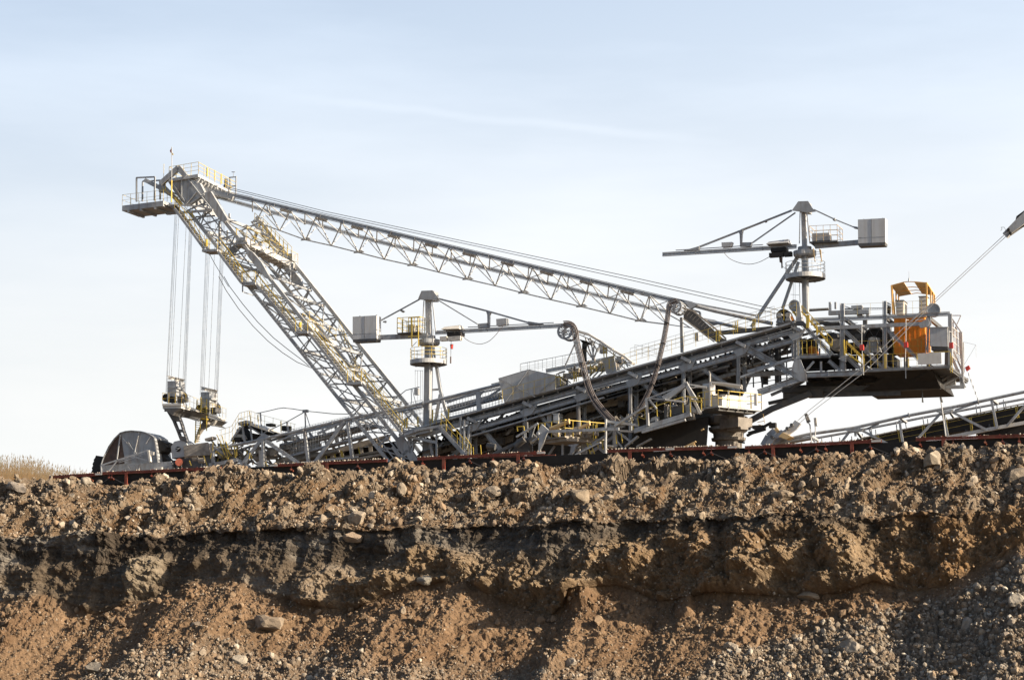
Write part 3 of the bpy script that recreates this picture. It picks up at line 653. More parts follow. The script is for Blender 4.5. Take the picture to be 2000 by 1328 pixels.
m=MB(); seg2(m,z1,[(1090,945),(1290,930)],.25,.2,-.3); seg2(m,z1,[(1345,940),(1350,1040)],.25,.2,2.5); seg2(m,z1,[(1410,960),(1370,1040)],.25,.2,3.2); seg2(m,z1,[(1690,1110),(1685,1220)],.22,.2,10); seg2(m,z1,[(1655,1100),(1665,1190)],.2,.2,9.6)
m.plate([z1(1165,950,.5),z1(1230,945,.5),z1(1225,965,.5),z1(1155,1040,.5),z1(1110,985,.5)],.25)
m.build('platform_strut',GREY,EX)
# extra box work on the platform
m=MB(); m.lbox(z1(1615,1090,10),.9,1.2,.75); m.lbox(z1(1190,915,-.2),1.0,1.0,.35); m.build('equipment_box',GREY,EX)
# ---------------- mast head ---------------------------------------------
m=MB()
m.plate([z1(575,375,-.4),z1(650,350,-.4),z1(760,352,-.4),z1(865,400,-.4),z1(905,480,-.4),z1(870,520,-.4),z1(765,592,-.4),z1(735,600,-.4),z1(640,480,-.4)],.5)
m.plate([z1(575,375,9.6),z1(650,350,9.6),z1(760,352,9.6),z1(865,400,9.6),z1(905,480,9.6),z1(870,520,9.6),z1(765,592,9.6),z1(735,600,9.6),z1(640,480,9.6)],.5)
m.plate([z1(575,375,.1),z1(600,372,.1),z1(735,592,.1),z1(700,560,.1)],9.5)
m.build('mast_head',GREY,EX)
m=MB()
for a,b in (((605,375),(730,560)),((765,370),(960,620)),((745,585),(835,480)),((705,365),(703,540)),((765,590),(905,500))): seg2(m,z1,[a,b],.16,.2,-.5)
seg2(m,z1,[(520,405),(680,262),(745,345)],.62,.5,-.5); seg2(m,z1,[(520,405),(680,262),(745,345)],.62,.5,9.5)
m.bar(z1(680,262,-.5),z1(680,262,9.5),.5,.5); m.bar(z1(600,375,-.3),z1(600,375,9.5),.4)
seg2(m,z1,[(530,415),(700,590)],.4,.4,-.2)
m.build('head_frame',GREY,EX)
# top deck
A=z1(590,362,-.6);B=z1(852,318,-.6);Cc=z1(1185,492,9.4);D=Cc+(A-B)
m=MB(); slab(m,A,B,Cc,D,.28); m.bar(A-UP*.18,B-UP*.18,.36,.12); 
for i in range(9): q=(i+.5)/9; m.bar(A.lerp(D,q)-UP*.35,B.lerp(Cc,q)-UP*.35,.2,.14)
m.build('head_deck',LGREY,EX)
m=MB(); 
for a,b in (((888,350),(885,420)),((955,380),(955,440)),((1020,420),(1015,460)),((1125,455),(1125,495))): seg2(m,z1,[a,b],.22,.18,4)
for i in range(12): c=B.lerp(Cc,(i+.3)/12)-UP*.5; m.bar(c,c-UP*.35-LV*.3,.25,.3)
m.build('deck_hanger',LGREY,EX)
s=MB(); rail(s,A,B,1.25,4,.07,2); rail(s,B,Cc,1.2,7,.07,2); rail(s,A,A+WV*4,1.25,3,.07,2); s.bar(B.lerp(Cc,.22)+UP*.2,B.lerp(Cc,.22)+UP*1.1,.15,.2)
for q in (.42,.6): c=B.lerp(Cc,q); s.bar(c+UP*.2,c+UP*1.3,.1,.15)
s.bar(z1(546,230,-.6),z1(543,375,-.6),.05); s.build('head_railing',YEL,EX)
m=MB(); 
for a,b in (((1130,352),(1130,450)),((1187,340),(1185,500)),((1125,350),(1190,345)),((1130,430),(1187,425))): seg2(m,z1,[a,b],.14,.14,9)
seg2(m,z1,[(1163,345),(1163,310)],.06,.06,9); seg2(m,z1,[(1150,302),(1178,302)],.08,.3,9); m.build('wind_gauge_frame',GREY,EX)
m=MB(); c=z1(1098,400,8); m.tube([c-UP*.2,c+UP*.45],.19,12); m.tube([c-UP*.9,c-UP*.2],[.36,.26],10); m.tube([z1(1060,450,8),z1(1130,470,8)],.2,10); m.build('winch_motor',DGREY,EX)
# cantilever arm platform
m=MB(); A=z1(175,600,-1);B=z1(540,556,-1); deck(m,A,B,3.2,.55); slab(m,z1(540,556,-1),z1(640,600,0),z1(650,612,4),z1(560,575,3),.3)
for a,b in (((210,640),(352,632)),((505,640),(585,618)),((570,672),(650,665)),((255,648),(355,645))): seg2(m,z1,[a,b],.28,.5,.6)
for q in (.15,.45,.8): c=A.lerp(B,q); m.bar(c-UP*.65,c-UP*.65+WV*3,.3,.25)
m.build('arm_platform',GREY,EX)
s=MB(); A+=UP*.02; rail(s,A,B,1.12,5,.055,1); rail(s,A,A+WV*3.2,1.12,2,.055,1); rail(s,A+WV*3.2,B+WV*3.2,1.12,5,.05,1)
for a,b in (((515,470),(512,560)),((575,440),(575,560))): seg2(s,z1,[a,b],.06,.06,0)
s.build('arm_railing',YEL,EX)
m=MB()
for pts,l in (([(303,565),(303,352),(466,345),(462,555)],-1),([(355,562),(357,388),(385,370)],1.8),([(430,380),(517,375),(512,545)],2)): seg2(m,z1,pts,.19,.19,l)
m.build('gantry_frame',GREY,EX)
m=MB(); seg2(m,z1,[(375,375),(530,455),(665,540)],.42,.3,.3); seg2(m,z1,[(385,362),(660,500)],.18,.3,.3); m.lbox(z1(500,480,.2),.5,.5,1.2); m.build('monorail_beam',LGREY,EX)
m=MB(); seg2(m,z1,[(590,590),(860,605),(980,635)],.2,.2,-.6); seg2(m,z1,[(655,665),(980,640)],.3,.2,-.4); seg2(m,z1,[(600,600),(740,730),(850,720),(960,650)],.2,.2,.2); seg2(m,z1,[(835,540),(838,605)],.28,.2,.3); seg2(m,z1,[(905,560),(907,600)],.25,.2,.5); seg2(m,z1,[(830,700),(1000,690)],.2,.2,.3);seg2(m,z1,[(1040,740),(1040,960)],.28,.25,2);seg2(m,z1,[(1110,820),(1108,930)],.22,.2,4);seg2(m,z1,[(1128,670),(1128,750)],.25,.2,4); m.build('head_strut',LGREY,EX)
s=MB()
for a,b in (((530,440),(710,590)),((560,380),(560,470)),((610,470),(720,590)),((690,600),(820,700)),((655,520),(655,580)),((800,650),(800,710)),((1040,880),(1200,1100)),((1100,960),(1260,1190)),((1400,860),(1560,990)),((1190,800),(1190,860)),((1280,770),(1560,1010)),((1320,870),(1470,930))): seg2(s,z1,[a,b],.09,.08,-.5)
s.build('head_handrail',YEL,EX)
m=MB(); c=z1(925,930,-1.2); m.tube([c-UP*.35,c+UP*.35],.14,10); c=z2(720,330,-1); m.tube([c-UP*.25,c+UP*.25],.14,10); m.build('gas_cylinder',YEL,EX)
# flag pole
m=MB(); m.tube([z1(612,570,-1.2),z1(615,375,-1.2)],.07,8); po=m.build('flag_pole',YEL,EX); m=MB(); m.tube([z1(615,375,-1.2),z1(616,78,-1.2)],.04,6); m.build('pole_tip',GREY,po)
def fl(name,mt,c): 
    m=MB(); m.plate([z1(x,y,-1.2) for x,y in c],.03); m.build(name,mt,po)
fl('flag_stripe',BLACK,[(618,84),(611,88),(608,97),(617,96)]); fl('flag_stripe',RED,[(617,96),(608,97),(599,112),(601,122),(618,130)]); fl('flag_stripe',YEL,[(618,130),(604,122),(603,128),(612,136),(612,150),(630,152),(628,138)])
# ---------------- stay truss ---------------------------------------------
nt0,nt1=(398,372),(1310,588)          # near top chord
m=MB(); 
A=z1(905,440,.5); Bk=pp(780,468,.5); B=pp(1345,602,.5)
m.ibar(z1(905,452,.5),z4(190,180,.5),.72,.5)
m.ibar(z4(190,180,.5),z5(1250,448,.5),.60,.45)
m.plate([z1(870,440,.1),z1(930,440,.1),z1(1000,480,.1),z1(1160,515,.1),z1(1150,540,.1),z1(930,490,.1)],.5)
m.build('top_chord',GREY,EX)
m=MB(); FO=9.6
fa=z1(1010,520,FO); fb=z4(2000,700,FO)
m.ibar(fa,z4(1000,455,FO),.55,.5); m.ibar(z4(1000,455,FO),z5(640,395,FO),.55,.5); m.ibar(z5(640,395,FO),z5(1240,535,FO),.5,.5)
m.build('top_chord',LGREY,EX)
# bottom chord and web
bn=[(215,335),(380,395),(560,460),(740,500),(930,548),(1110,595),(1305,638),(1490,685),(1690,735),(1885,780)]
bn5=[(30,350),(222,402),(415,448),(628,497),(828,545),(1038,597),(1225,620)]
BN=[z4(x,y,5) for x,y in bn]+[z5(x,y,5) for x,y in bn5[0:0]]
BN+= [z5(x,y,5) for x,y in bn5[1:]]
m=MB(); m.path(BN,.16,.16); m.path([BN[-1],z5(1400,645,5)],.13); 
for c in BN[::2]: m.plate([c-LV*.6,c+LV*.6,c+LV*.3+UP*.25,c-LV*.3+UP*.25],.2)
m.build('bottom_chord',LGREY,EX)
m=MB()
def near_top(t): 
    return z4(190,188,.5).lerp(z5(1250,452,.5),t)
def far_top(t): return z4(190,262,FO).lerp(z5(1240,540,FO),t)
n=len(BN)-1
for i,c in enumerate(BN):
    t=(i)/n*.985
    for f_ in (near_top,far_top):
        for dt in (-.032,.034):
            tt=t+.0+dt
            if 0<=tt<=1: m.bar(c,f_(tt),.13)
for i in range(22):
    t=i/22; m.bar(near_top(t),far_top(t),.15); m.bar(near_top(t),far_top(min(1,t+1/22)),.13)
    if i%2: m.bar(near_top(min(1,t+1/22)),far_top(t),.10)
m.build('web_lattice',LGREY,EX)
m=MB()      # diaphragm plates on top, every second bay
for i in range(1,11):
    t=i/11-.02; a=near_top(t); b=near_top(t+.03); m.plate([a+UP*.1+WV*.3,b+UP*.05+WV*.3,far_top(t+.03)*.35+b*.65,far_top(t)*.3+a*.7],.06,UP)
m.build('diaphragm_plate',LGREY,EX)
# tail of the stays
m=MB(); m.ibar(z5(1250,448,.5),z5(1400,480,.5),.6,.5); m.tube([z5(1390,483,.5),z5(1550,525,.5),z5(1960,615,.5)],.17,10); m.plate([z5(1340,455,.2),z5(1400,462,.2),z5(1440,485,.2),z5(1385,512,.2)],.4)
m.tube([z5(1490,590,7),z5(1800,660,7)],.15,8); m.plate([z5(1480,575,7),z5(1560,590,7),z5(1600,610,7),z5(1540,625,7),z5(1500,600,7)],.4)
m.bar(z5(1160,425,.6),z5(1850,560,.8),.22,.2); m.bar(z5(1000,390,.3),z5(1110,425,.3),.25,.2)
m.build('stay_rod',GREY,EX)
m=MB()
for a,b,c in (((1140,440),(1600,540),0),((1180,460),(2000,660),1)):
    pass
m.tube([z1(1130,440,2),z4(700,262,2),z5(0,82,2),z5(1000,296,2),z5(2000,520,2)],.032,5); m.tube([z1(1130,455,3),z4(700,278,3),z5(0,98,3),z5(1000,318,3),z5(2000,548,3)],.032,5)
m.build('stay_cable',ROPE,EX)
# ---------------- hoist ropes ---------------------------------------------
topy=[(645,690,820),(655,690,832),(665,690,850),(680,690,866)]
ropes=[]
for (x0,y0,x1,yb,l) in [(643,690,818,350,1),(652,690,826,350,1),(662,690,842,400,1.3),(678,690,866,360,1.3),(748,690,945,280,1.3),(771,820,990,360,4),(779,820,1003,370,4),(787,820,1010,375,4.2),(795,820,1020,380,4.2)]:
    ropes.append((z1(x0,y0,l),z3(x1,yb,l)))
for (x0,y0,x1,yb,l) in [(917,1030,1172,380,7),(926,1030,1183,380,7),(938,1030,1196,360,7.3),(950,1030,1212,360,7.3),(993,1060,1260,350,7.5),(1045,1070,1322,360,8.5),(1052,1070,1335,420,8.5),(1063,1070,1345,430,8.8),(1073,1070,1352,440,8.8)]:
    ropes.append((z1(x0,y0,l)+(z1(x0,y0,l)-z3(x1,yb,l))*.15,z3(x1,yb,l)))
for i,(a,b) in enumerate(ropes): 
    m=MB(); m.tube([a+(a-b).normalized()*2.5,b],.018,5); m.build('hoist_rope',ROPE,EX)
def cat_(p,q,sagpts,z,l,r_): m=MB(); m.tube([z(x,y,l) for x,y in sagpts],r_,5); m.build('slack_rope',ROPE,EX)
cat_(0,0,[(165,0),(215,95),(300,220),(400,340),(500,440),(600,520),(700,585),(800,625)],z2,-.4,.035)
cat_(0,0,[(200,0),(240,70),(330,190),(430,310),(540,420),(640,500),(720,560),(780,610)],z2,0,.035)
m=MB(); m.tube([z1(790,690,0),z1(850,820,0),z1(930,990,0),z1(1000,1120,0),z1(1120,1318,0)],.03,5); m.build('slack_rope',ROPE,EX)
# ---------------- pulley heads above the wheel boom -------------------------
def pulley_head(dx,dy,l,small):
    f=lambda x,y,ll=0: z3(x+dx,y+dy,l+ll)
    g=MB(); g.plate([f(835,237),f(915,232),f(918,460),f(830,460)],.18); g.plate([f(835,237,1.5),f(915,232,1.5),f(918,460,1.5),f(830,460,1.5)],.18)
    g.plate([f(918,232),f(925,232),f(925,460),f(918,460)],1.6); g.bar(f(835,305,-.05),f(915,305,-.05),.08,.1)
    g.bar(f(930,300,0),f(1000,318,1.2),.30,.3); g.bar(f(985,250,1.2),f(985,460,1.2),.25,.25); g.bar(f(985,250,3),f(985,460,3),.25,.25); g.bar(f(930,240,0),f(990,262,3),.22,.3)
    col=g.build('pulley_column',GREY,EX)
    g=MB(); c=f(870,195); g.bar(f(862,200,-.2),f(985,228,3.2),.42,.5); g.bar(f(862,187,-.2),f(985,214,3.2),.10,.7); g.build('cross_head',WHITE,col)
    for (x,y,ll,r_,t_) in ((832,410,.8,.36,.5),(882,428,-.3,.30,.25),(945,390,1.4,.62,.35),(965,385,2.0,.55,.3),(990,400,2.6,.45,.3)):
        s_=MB(); s_.disc(f(x,y,ll),r_,t_); s_.ring(f(x,y,ll),r_+.06,r_-.05,t_+.08); s_.build('sheave',BLACK,col)
    g=MB()
    for k in range(9): a=f(955+5*k,320+10*k,2.3); g.bar(a,a+UP*-.9+LV*.5,.07)
    g.lbox(f(925,445,.2),.7,1.2,.5); g.lbox(f(945,285,1.3),.4,.6,.35); g.build('rope_guard',DGREY,col)
pulley_head(0,0,0,0); pulley_head(345,113,6.5,1)
def headdeck(a,b,c,l0,l1,cx): 
    A=z3(*a,l0);B=z3(*b,l0);Cc=z3(*c,l1);D=Cc+(A-B); m=MB(); slab(m,A,B,Cc,D,.22); slab(m,A-UP*.24+WV*.1,B-UP*.24-LV*.1+WV*.1,Cc-UP*.24-LV*.1,D-UP*.24,.22); o=m.build('pulley_platform',WHITE,EX)
    s=MB(); rail(s,A,B,1.1,3,.05,1); rail(s,B,Cc,1.1,5,.05,1); rail(s,A,D,1.1,3,.05,1); s.build('platform_railing',YEL,o)
    m=MB(); k=4
    for i in range(k): q=(i+.5)/k; m.bar(A.lerp(D,q)-UP*.6,B.lerp(Cc,q)-UP*.6,.25,.2)
    m.plate([A-UP*.5+LV*.1,B-UP*.5-LV*.1,B-UP*.9-LV*.8,A-UP*1.2+LV*1.2],5.5 if l0<3 else 4); m.build('deck_frame',DGREY,o)
headdeck((780,470),(980,465),(1188,548),-.8,5.5,0); headdeck((1138,572),(1265,568),(1440,628),5.5,11,0)
def curvedleg(pts_l,pts_r,l,mt,holes):
    m=MB(); n=len(pts_l)
    for i in range(n-1):
        a,b,c,d_=z3(*pts_l[i],l),z3(*pts_r[i],l),z3(*pts_r[i+1],l),z3(*pts_l[i+1],l)
        if i in holes:
            e=.32; m.plate([a,a.lerp(b,e*.6),d_.lerp(c,e*.6),d_],.5); m.plate([a.lerp(b,1-e*.5),b,c,d_.lerp(c,1-e*.5)],.5)
        else: m.plate([a,b,c,d_],.5)
    m.build('curved_strut',mt,EX)
curvedleg([(820,540),(850,590),(885,650),(905,700),(918,730),(930,760),(945,800),(962,845)],[(905,540),(945,590),(968,650),(985,700),(993,735),(1003,765),(1020,810),(1038,865)],.3,DGREY,(2,3,5))
curvedleg([(1205,650),(1175,690),(1150,740),(1130,800),(1108,870)],[(1255,660),(1250,700),(1190,735),(1150,790),(1125,870)],6,DUST,())
m=MB(); m.plate([z3(1250,655,7),z3(1335,640,7),z3(1315,675,7),z3(1290,700,7),z3(1250,690,7)],.4); seg2(m,z3,[(1000,590),(1160,640)],.35,.4,2.5); seg2(m,z3,[(1000,590),(1080,600),(1170,610)],.2,.3,5); m.build('strut_bracket',WHITE,EX)
s=MB()
for a,b in (((1130,590),(1122,880)),((1178,640),(1165,790)),((1240,420),(1240,750)),((1180,400),(1178,640)),((1140,430),(1138,500))): seg2(s,z3,[a,b],.13,.13,4.6)
for y in range(420,640,22): seg2(s,z3,[(1170,y),(1215,y+4)],.09,.08,4.6)
for y in range(640,880,24): seg2(s,z3,[(1126,y),(1172,y+4)],.08,.08,4.6)
seg2(s,z3,[(1160,625),(1250,632)],.14,.5,4.6); s.build('access_ladder',YEL,EX)
# ---------------- wheel guard and buckets ------------------------------------
m=MB(); gl=0
arc=[(150,1105),(172,1040),(230,915),(290,830),(350,772),(405,756),(465,750),(560,757),(615,770),(655,790),(697,820),(710,870),(725,970),(740,1080)]
f=[z3(x,y,gl) for x,y in arc]
m.plate([z3(*p,gl) for p in [(385,1010),(360,850),(350,775),(405,758),(465,753),(560,759),(615,772),(655,792),(695,822),(708,870),(722,970),(738,1078),(738,1110),(390,1110)]],.12)
m.plate([z3(*p,gl-.3) for p in [(145,1110),(400,1090),(720,1080),(870,1065),(885,1130),(900,1225),(150,1228)]],.3)
m.path(f,.12,.5); gd=m.build('wheel_guard',GREY,EX)
m=MB(); 
for a,b in zip(f,f[1:]): slab(m,a,b,b+WV*2.6,a+WV*2.6,.06)
m.build('guard_rim',GREY,gd)
m=MB(); m.plate([z3(*p,gl+.06) for p in [(155,1105),(175,1040),(232,915),(292,832),(350,775),(362,850),(388,1010),(392,1100)]],.1); m.plate([z3(*p,gl+2.4) for p in [(155,1105),(232,915),(350,775),(560,759),(695,822),(738,1078),(738,1150),(160,1150)]],.1); m.build('guard_side_sheet',BROWN,gd,label='rusty brown side sheet of the wheel guard')
m=MB()
for a,b,t in (((345,790),(310,1045),.16),((540,765),(490,985),.14),((655,812),(608,885),.12),((372,830),(520,990),.08),((430,870),(520,1000),.05)): seg2(m,z3,[a,b],t,.12,gl-.12)
m.build('guard_stiffener',LGREY,gd)
m=MB()
for a,b,t in (((145,1108),(622,958),.2),((212,1178),(325,1048),.16),((485,1020),(640,1062),.18),((320,1070),(470,1015),.08),((350,1050),(600,985),.1),((330,1080),(560,1010),.1),((145,1108),(150,1225),.2),((420,1115),(560,1090),.1),((420,1110),(450,1160),.12),((560,1090),(530,1165),.12),((490,1095),(490,1150),.1),((700,1145),(890,1090),.08),((260,1180),(420,1130),.1)): seg2(m,z3,[a,b],t,.12,gl-.75)
m.build('guard_frame',LGREY,gd)
m=MB(); m.plate([z3(620,948,-.9),z3(640,952,-.9),z3(660,1070,-.9),z3(642,1078,-.9)],.25); m.plate([z3(640,955,-.85),z3(692,968,-.85),z3(690,1000,-.85),z3(655,1000,-.85)],.1); m.lbox(z3(690,1165,-.8),.9,.5,.35); m.build('guide_bracket',WHITE,gd)
def bucket(pts,l,t=1.7):
    m=MB(); m.plate([z3(x,y,l) for x,y in pts],t); c=Vector((0,0,0)); m.build('bucket',BLACK,EX)
bucket([(92,1005),(125,1010),(165,1035),(150,1080),(138,1120),(120,1190),(75,1195),(40,1185),(55,1150),(48,1140),(62,1105),(55,1095),(72,1060),(66,1052),(82,1030)],.4)
bucket([(712,848),(740,842),(790,862),(822,880),(815,892),(832,918),(812,935),(800,965),(776,952),(768,968),(745,985),(725,980)],.4)
bucket([(725,985),(768,975),(790,1010),(838,1052),(740,1075)],.8,1.2)
# gearbox and drive
m=MB(); oc=[(870,920),(902,862),(990,842),(1025,868),(1042,905),(1045,985),(1000,1020),(905,1030),(882,1040)]
m.plate([z3(x,y,.4) for x,y in oc],1.6); gb=m.build('gearbox',LGREY,EX)
m=MB(); c=z3(945,940,.36); m.ring(c,.27,.2,.1); m.disc(c+WV*.02,.21,.06); m.build('shaft_cover',BLACK,gb); m=MB(); m.bar(c-WV*.06-LV*.2+UP*.1,c-WV*.06+LV*.2+UP*.1,.1,.05); m.bar(c-WV*.06-LV*.2-UP*.15,c-WV*.06+LV*.2+UP*.1,.1,.05); m.build('shaft_mark',LGREY,gb)
m=MB(); m.plate([z3(1000,905,.1),z3(1250,868,.1),z3(1262,890,.1),z3(1280,1000,.1),z3(1010,1015,.1)],.15); m.plate([z3(1220,830,.4),z3(1300,808,.4),z3(1300,835,.4),z3(1225,855,.4)],.8); m.build('drive_cover',DUST,EX)
m=MB(); m.tube([z3(955,1075,-.4),z3(955,1075,1)],.38,16); m.build('brake_drum',RUST,EX)
m=MB(); 
for x,y,rr_,L_ in ((1100,1040,.42,1.3),(1165,1060,.5,1.2),(1090,1020,.4,1.2),(1190,990,.35,1.3)): 
    c=z3(x,y,.6); m.tube([c,c+LV*L_*.6],rr_*.6,12)
m.lbox(z3(1010,1130,.6),2.4,2,1.2); m.build('drive_motor',DUST,EX)
m=MB(); m.plate([z3(870,1060,.5),z3(1280,1000,.5),z3(1300,1130,.5),z3(1300,1200,.5),z3(880,1210,.5)],2); m.build('drive_bed',DGREY,EX)
m=MB()
for x in (935,980,1190,1225): m.bar(z3(x,1090,-.2),z3(x,1205,-.2),.09)
seg2(m,z3,[(1270,1105),(1400,1085),(1560,1050)],.42,.3,0); seg2(m,z3,[(1290,880),(1315,1110)],.4,.3,0); seg2(m,z3,[(1300,905),(1420,990)],.28,.2,0); seg2(m,z3,[(1340,1110),(1540,1085)],.3,.6,1); m.lbox(z3(1400,1180,.5),1.5,2.6,.9)
seg2(m,z3,[(1560,1050),(1690,1130)],.35,.2,0); seg2(m,z3,[(1690,1000),(1620,1130)],.35,.2,0)
m.build('boom_root_frame',GREY,EX)
s=MB()
rr2=random.Random(9)
for a,b in (((1060,1060),(1080,1110)),((1210,1010),(1245,1110)),((1345,790),(1400,900)),((1400,800),(1440,960)),((1310,860),(1300,960)),((1505,910),(1560,915)),((1525,915),(1540,1030)),((1555,915),(1550,1010)),((1380,880),(1430,1000)),((1410,900),(1500,1010)),((1340,960),(1400,1010)),((1690,980),(1680,1040)),((1440,860),(1470,960)),((1290,980),(1280,1040))): seg2(s,z3,[a,b],.11,.1,-.3)
for _ in range(26):
    x=rr2.uniform(1310,1540); y=rr2.uniform(880,1040); s.bar(z3(x,y,rr2.uniform(0,2)),z3(x+rr2.uniform(-50,50),y+rr2.uniform(-50,50),rr2.uniform(0,2)),.07)
s.build('root_railing',YEL,EX)
m=MB()
for _ in range(46):
    x=rr2.uniform(1310,1700); y=rr2.uniform(870,1060); m.bar(z3(x,y,rr2.uniform(1,5)),z3(x+rr2.uniform(-70,70),y+rr2.uniform(-60,60),rr2.uniform(1,5)),rr2.uniform(.08,.25))
for _ in range(14): m.lbox(z3(rr2.uniform(1310,1500),rr2.uniform(930,1080),rr2.uniform(1,4)),rr2.uniform(.4,1.2),.8,rr2.uniform(.3,.8))
m.build('pipework',DUST,EX)
# ================================================================ wheel boom, conveyor bridge and superstructure (still the excavator)
# ---- wheel boom: tubular upper chords, posts, diagonals, mesh walkways
uc=[y1(-120,800),y1(0,765),y1(360,690),y1(1180,495),y1(1430,447),y1(1930,338)]
ucr=uc+[z6(1100,895),z6(1270,843)]
m=MB(); m.tube([p for p in [y1(-60,778,0),y1(360,690,0),y1(1180,495,0),y1(1450,440,0),y1(1930,340,0),z6(1080,890,0),z6(1275,842,0)]],.15,10)
for x,y in ((1045,528),(1930,338),(760,600)): m.tube([y1(x-8,y+2,0),y1(x+8,y-2,0)],.2,10)
m.build('boom_chord',GREY,EX)
m=MB(); m.tube([y1(60,815,4.5),y1(600,655,4.5),y1(1200,520,4.5),y1(1930,370,4.5),z6(860,965,4.5),z6(1290,865,4.5)],.13,8); m.build('boom_chord',LGREY,EX)
m=MB()
for pts,h,d_ in (([(370,700),(372,960)],.34,.4),([(775,610),(815,920)],.36,.4),([(1195,520),(1242,880)],.36,.4),([(390,700),(725,925)],.40,.3),([(350,700),(190,900)],.40,.3),([(190,900),(140,960)],.3,.3),([(1165,520),(885,905)],.42,.35),([(500,710),(780,605)],.2,.2),([(900,635),(1170,510)],.26,.25),([(0,770),(300,720)],.12,.2)):
    seg2(m,y1,pts,h,d_,0)
m.plate([y1(300,690),y1(370,628),y1(450,675),y1(400,715),y1(330,730)],.2); m.plate([y1(1110,528),y1(1230,495),y1(1230,540),y1(1140,545)],.2)
for x in (900,960,1070,1140):   # continuing behind the tower crane
    pass
seg2(m,z6,[(1095,900),(1105,1050)],.5,.4,0); m.plate([z6(1060,905),z6(1140,890),z6(1110,930),z6(1090,930)],.2); seg2(m,z6,[(850,985),(1080,905)],.26,.2,0); seg2(m,z6,[(1110,980),(1270,880)],.26,.2,0)
m.build('boom_strut',GREY,EX)
m=MB()
for pts,h,d_ in (([(380,760),(560,880)],.3,.3),([(560,880),(480,940)],.4,.4),([(420,810),(700,790)],.3,.3),([(500,900),(900,800)],.4,.4),([(700,860),(560,940)],.3,.3),([(1040,690),(1000,720)],.3,.3),([(1360,650),(1300,730)],.3,.3),([(240,900),(160,960)],.4,.3),([(120,870),(230,960)],.4,.3),([(400,760),(500,870)],.2,.2)):
    seg2(m,y1,pts,h,d_,4.5)
m.build('far_boom_strut',GREY,EX)
# cable line above the boom
m=MB(); m.tube([y1(305,437,1),y1(420,412,1),y1(520,388,1),y1(570,382,1),y1(660,392,1),y1(780,412,1),y1(1050,440,1),y1(1250,443,1),y1(1430,448,1)],.04,6)
seg2(m,y1,[(342,430),(360,650)],.16,.16,1); seg2(m,y1,[(380,625),(600,520)],.12,.12,1); seg2(m,y1,[(600,520),(770,425)],.12,.12,1); seg2(m,y1,[(778,415),(785,600)],.14,.14,1); seg2(m,y1,[(782,420),(828,565)],.10,.1,1); m.lbox(y1(752,425,1),.5,.4,.25); seg2(m,y1,[(603,520),(612,610)],.2,.2,1)
m.tube([y1(1560,370,1),y1(1620,325,1),y1(1765,210,1),y1(1895,178,1)],.045,6); seg2(m,y1,[(1815,195),(1820,345)],.09,.09,1); seg2(m,y1,[(1825,200),(1870,370)],.07,.07,1)
m.build('cable_line',GREY,EX)
# mesh walkways (white open grid)
m=MB()
for a,b,l in (((560,735),(1390,545),2.6),((1390,545),(1920,430),2.6),((640,850),(1180,700),.9),((1180,700),(1400,640),.9),((1500,620),(1930,520),.9)):
    meshrail(m,y1(a[0],a[1]+0,l),y1(b[0],b[1]+0,l),1.25,.30,.045,4)
for a,b,l in (((425,1040-0),(700,960),2),):
    pass
for a,b,l in (((860,1045),(1290,930),3.2),((1060,1075),(1280,1005),1.2),((740,1130),(1060,1075),1.2)):
    meshrail(m,z6(*a,l),z6(*b,l),1.15,.30,.045,4)
m.build('mesh_guard',LGREY,EX,split=False)
m=MB()
for a,b,l,t in (((560,745),(1400,552),2.6,.28),((620,862),(1400,655),.9,.28),((560,775),(1500,560),3.6,.3),((640,905),(1100,800),2,.3)): seg2(m,y1,[a,b],t,.9,l)
for a,b,l,t in (((860,1055),(1290,940),3.2,.25),((740,1145),(1280,1012),1.2,.3),((860,1030),(1290,915),4.2,.3)): seg2(m,z6,[a,b],t,.9,l)
m.build('walkway_beam',GREY,EX)
# conveyor body with dark windows
m=MB(); w=MB(); bk=MB()
T0,T1=(830,840),(1460,700); B0,B1=(840,915),(1560,790)
m.plate([y1(560,905,3),y1(1600,640,3),y1(1600,700,3),y1(700,925,3)],.3)
seg2(m,y1,[(640,880),(940,835),(1480,712)],.55,.3,2.5); seg2(m,y1,[(820,915),(1560,800)],.28,.3,2.3); seg2(m,y1,[(1160,905),(1560,830)],.3,.4,1.2)
for i in range(7):
    t=i/6; x=950+t*560; y=860-t*130; m.plate([y1(x-22,y-10,2.4),y1(x+14,y-18,2.4),y1(x+22,y+62,2.4),y1(x-14,y+68,2.4)],.2)
m.build('boom_conveyor_frame',DUST,EX)
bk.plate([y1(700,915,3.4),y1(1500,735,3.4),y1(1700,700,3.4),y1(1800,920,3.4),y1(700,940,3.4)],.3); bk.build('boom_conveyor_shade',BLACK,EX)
m=MB()
for x,y in ((985,850),(1070,830),(1140,805),(1300,760)): m.bar(y1(x,y,1.5),y1(x+15,y+75,1.5),.13)
seg2(m,y1,[(1130,800),(1150,890)],.2,.2,1.5); m.build('marker_post',YEL,EX)
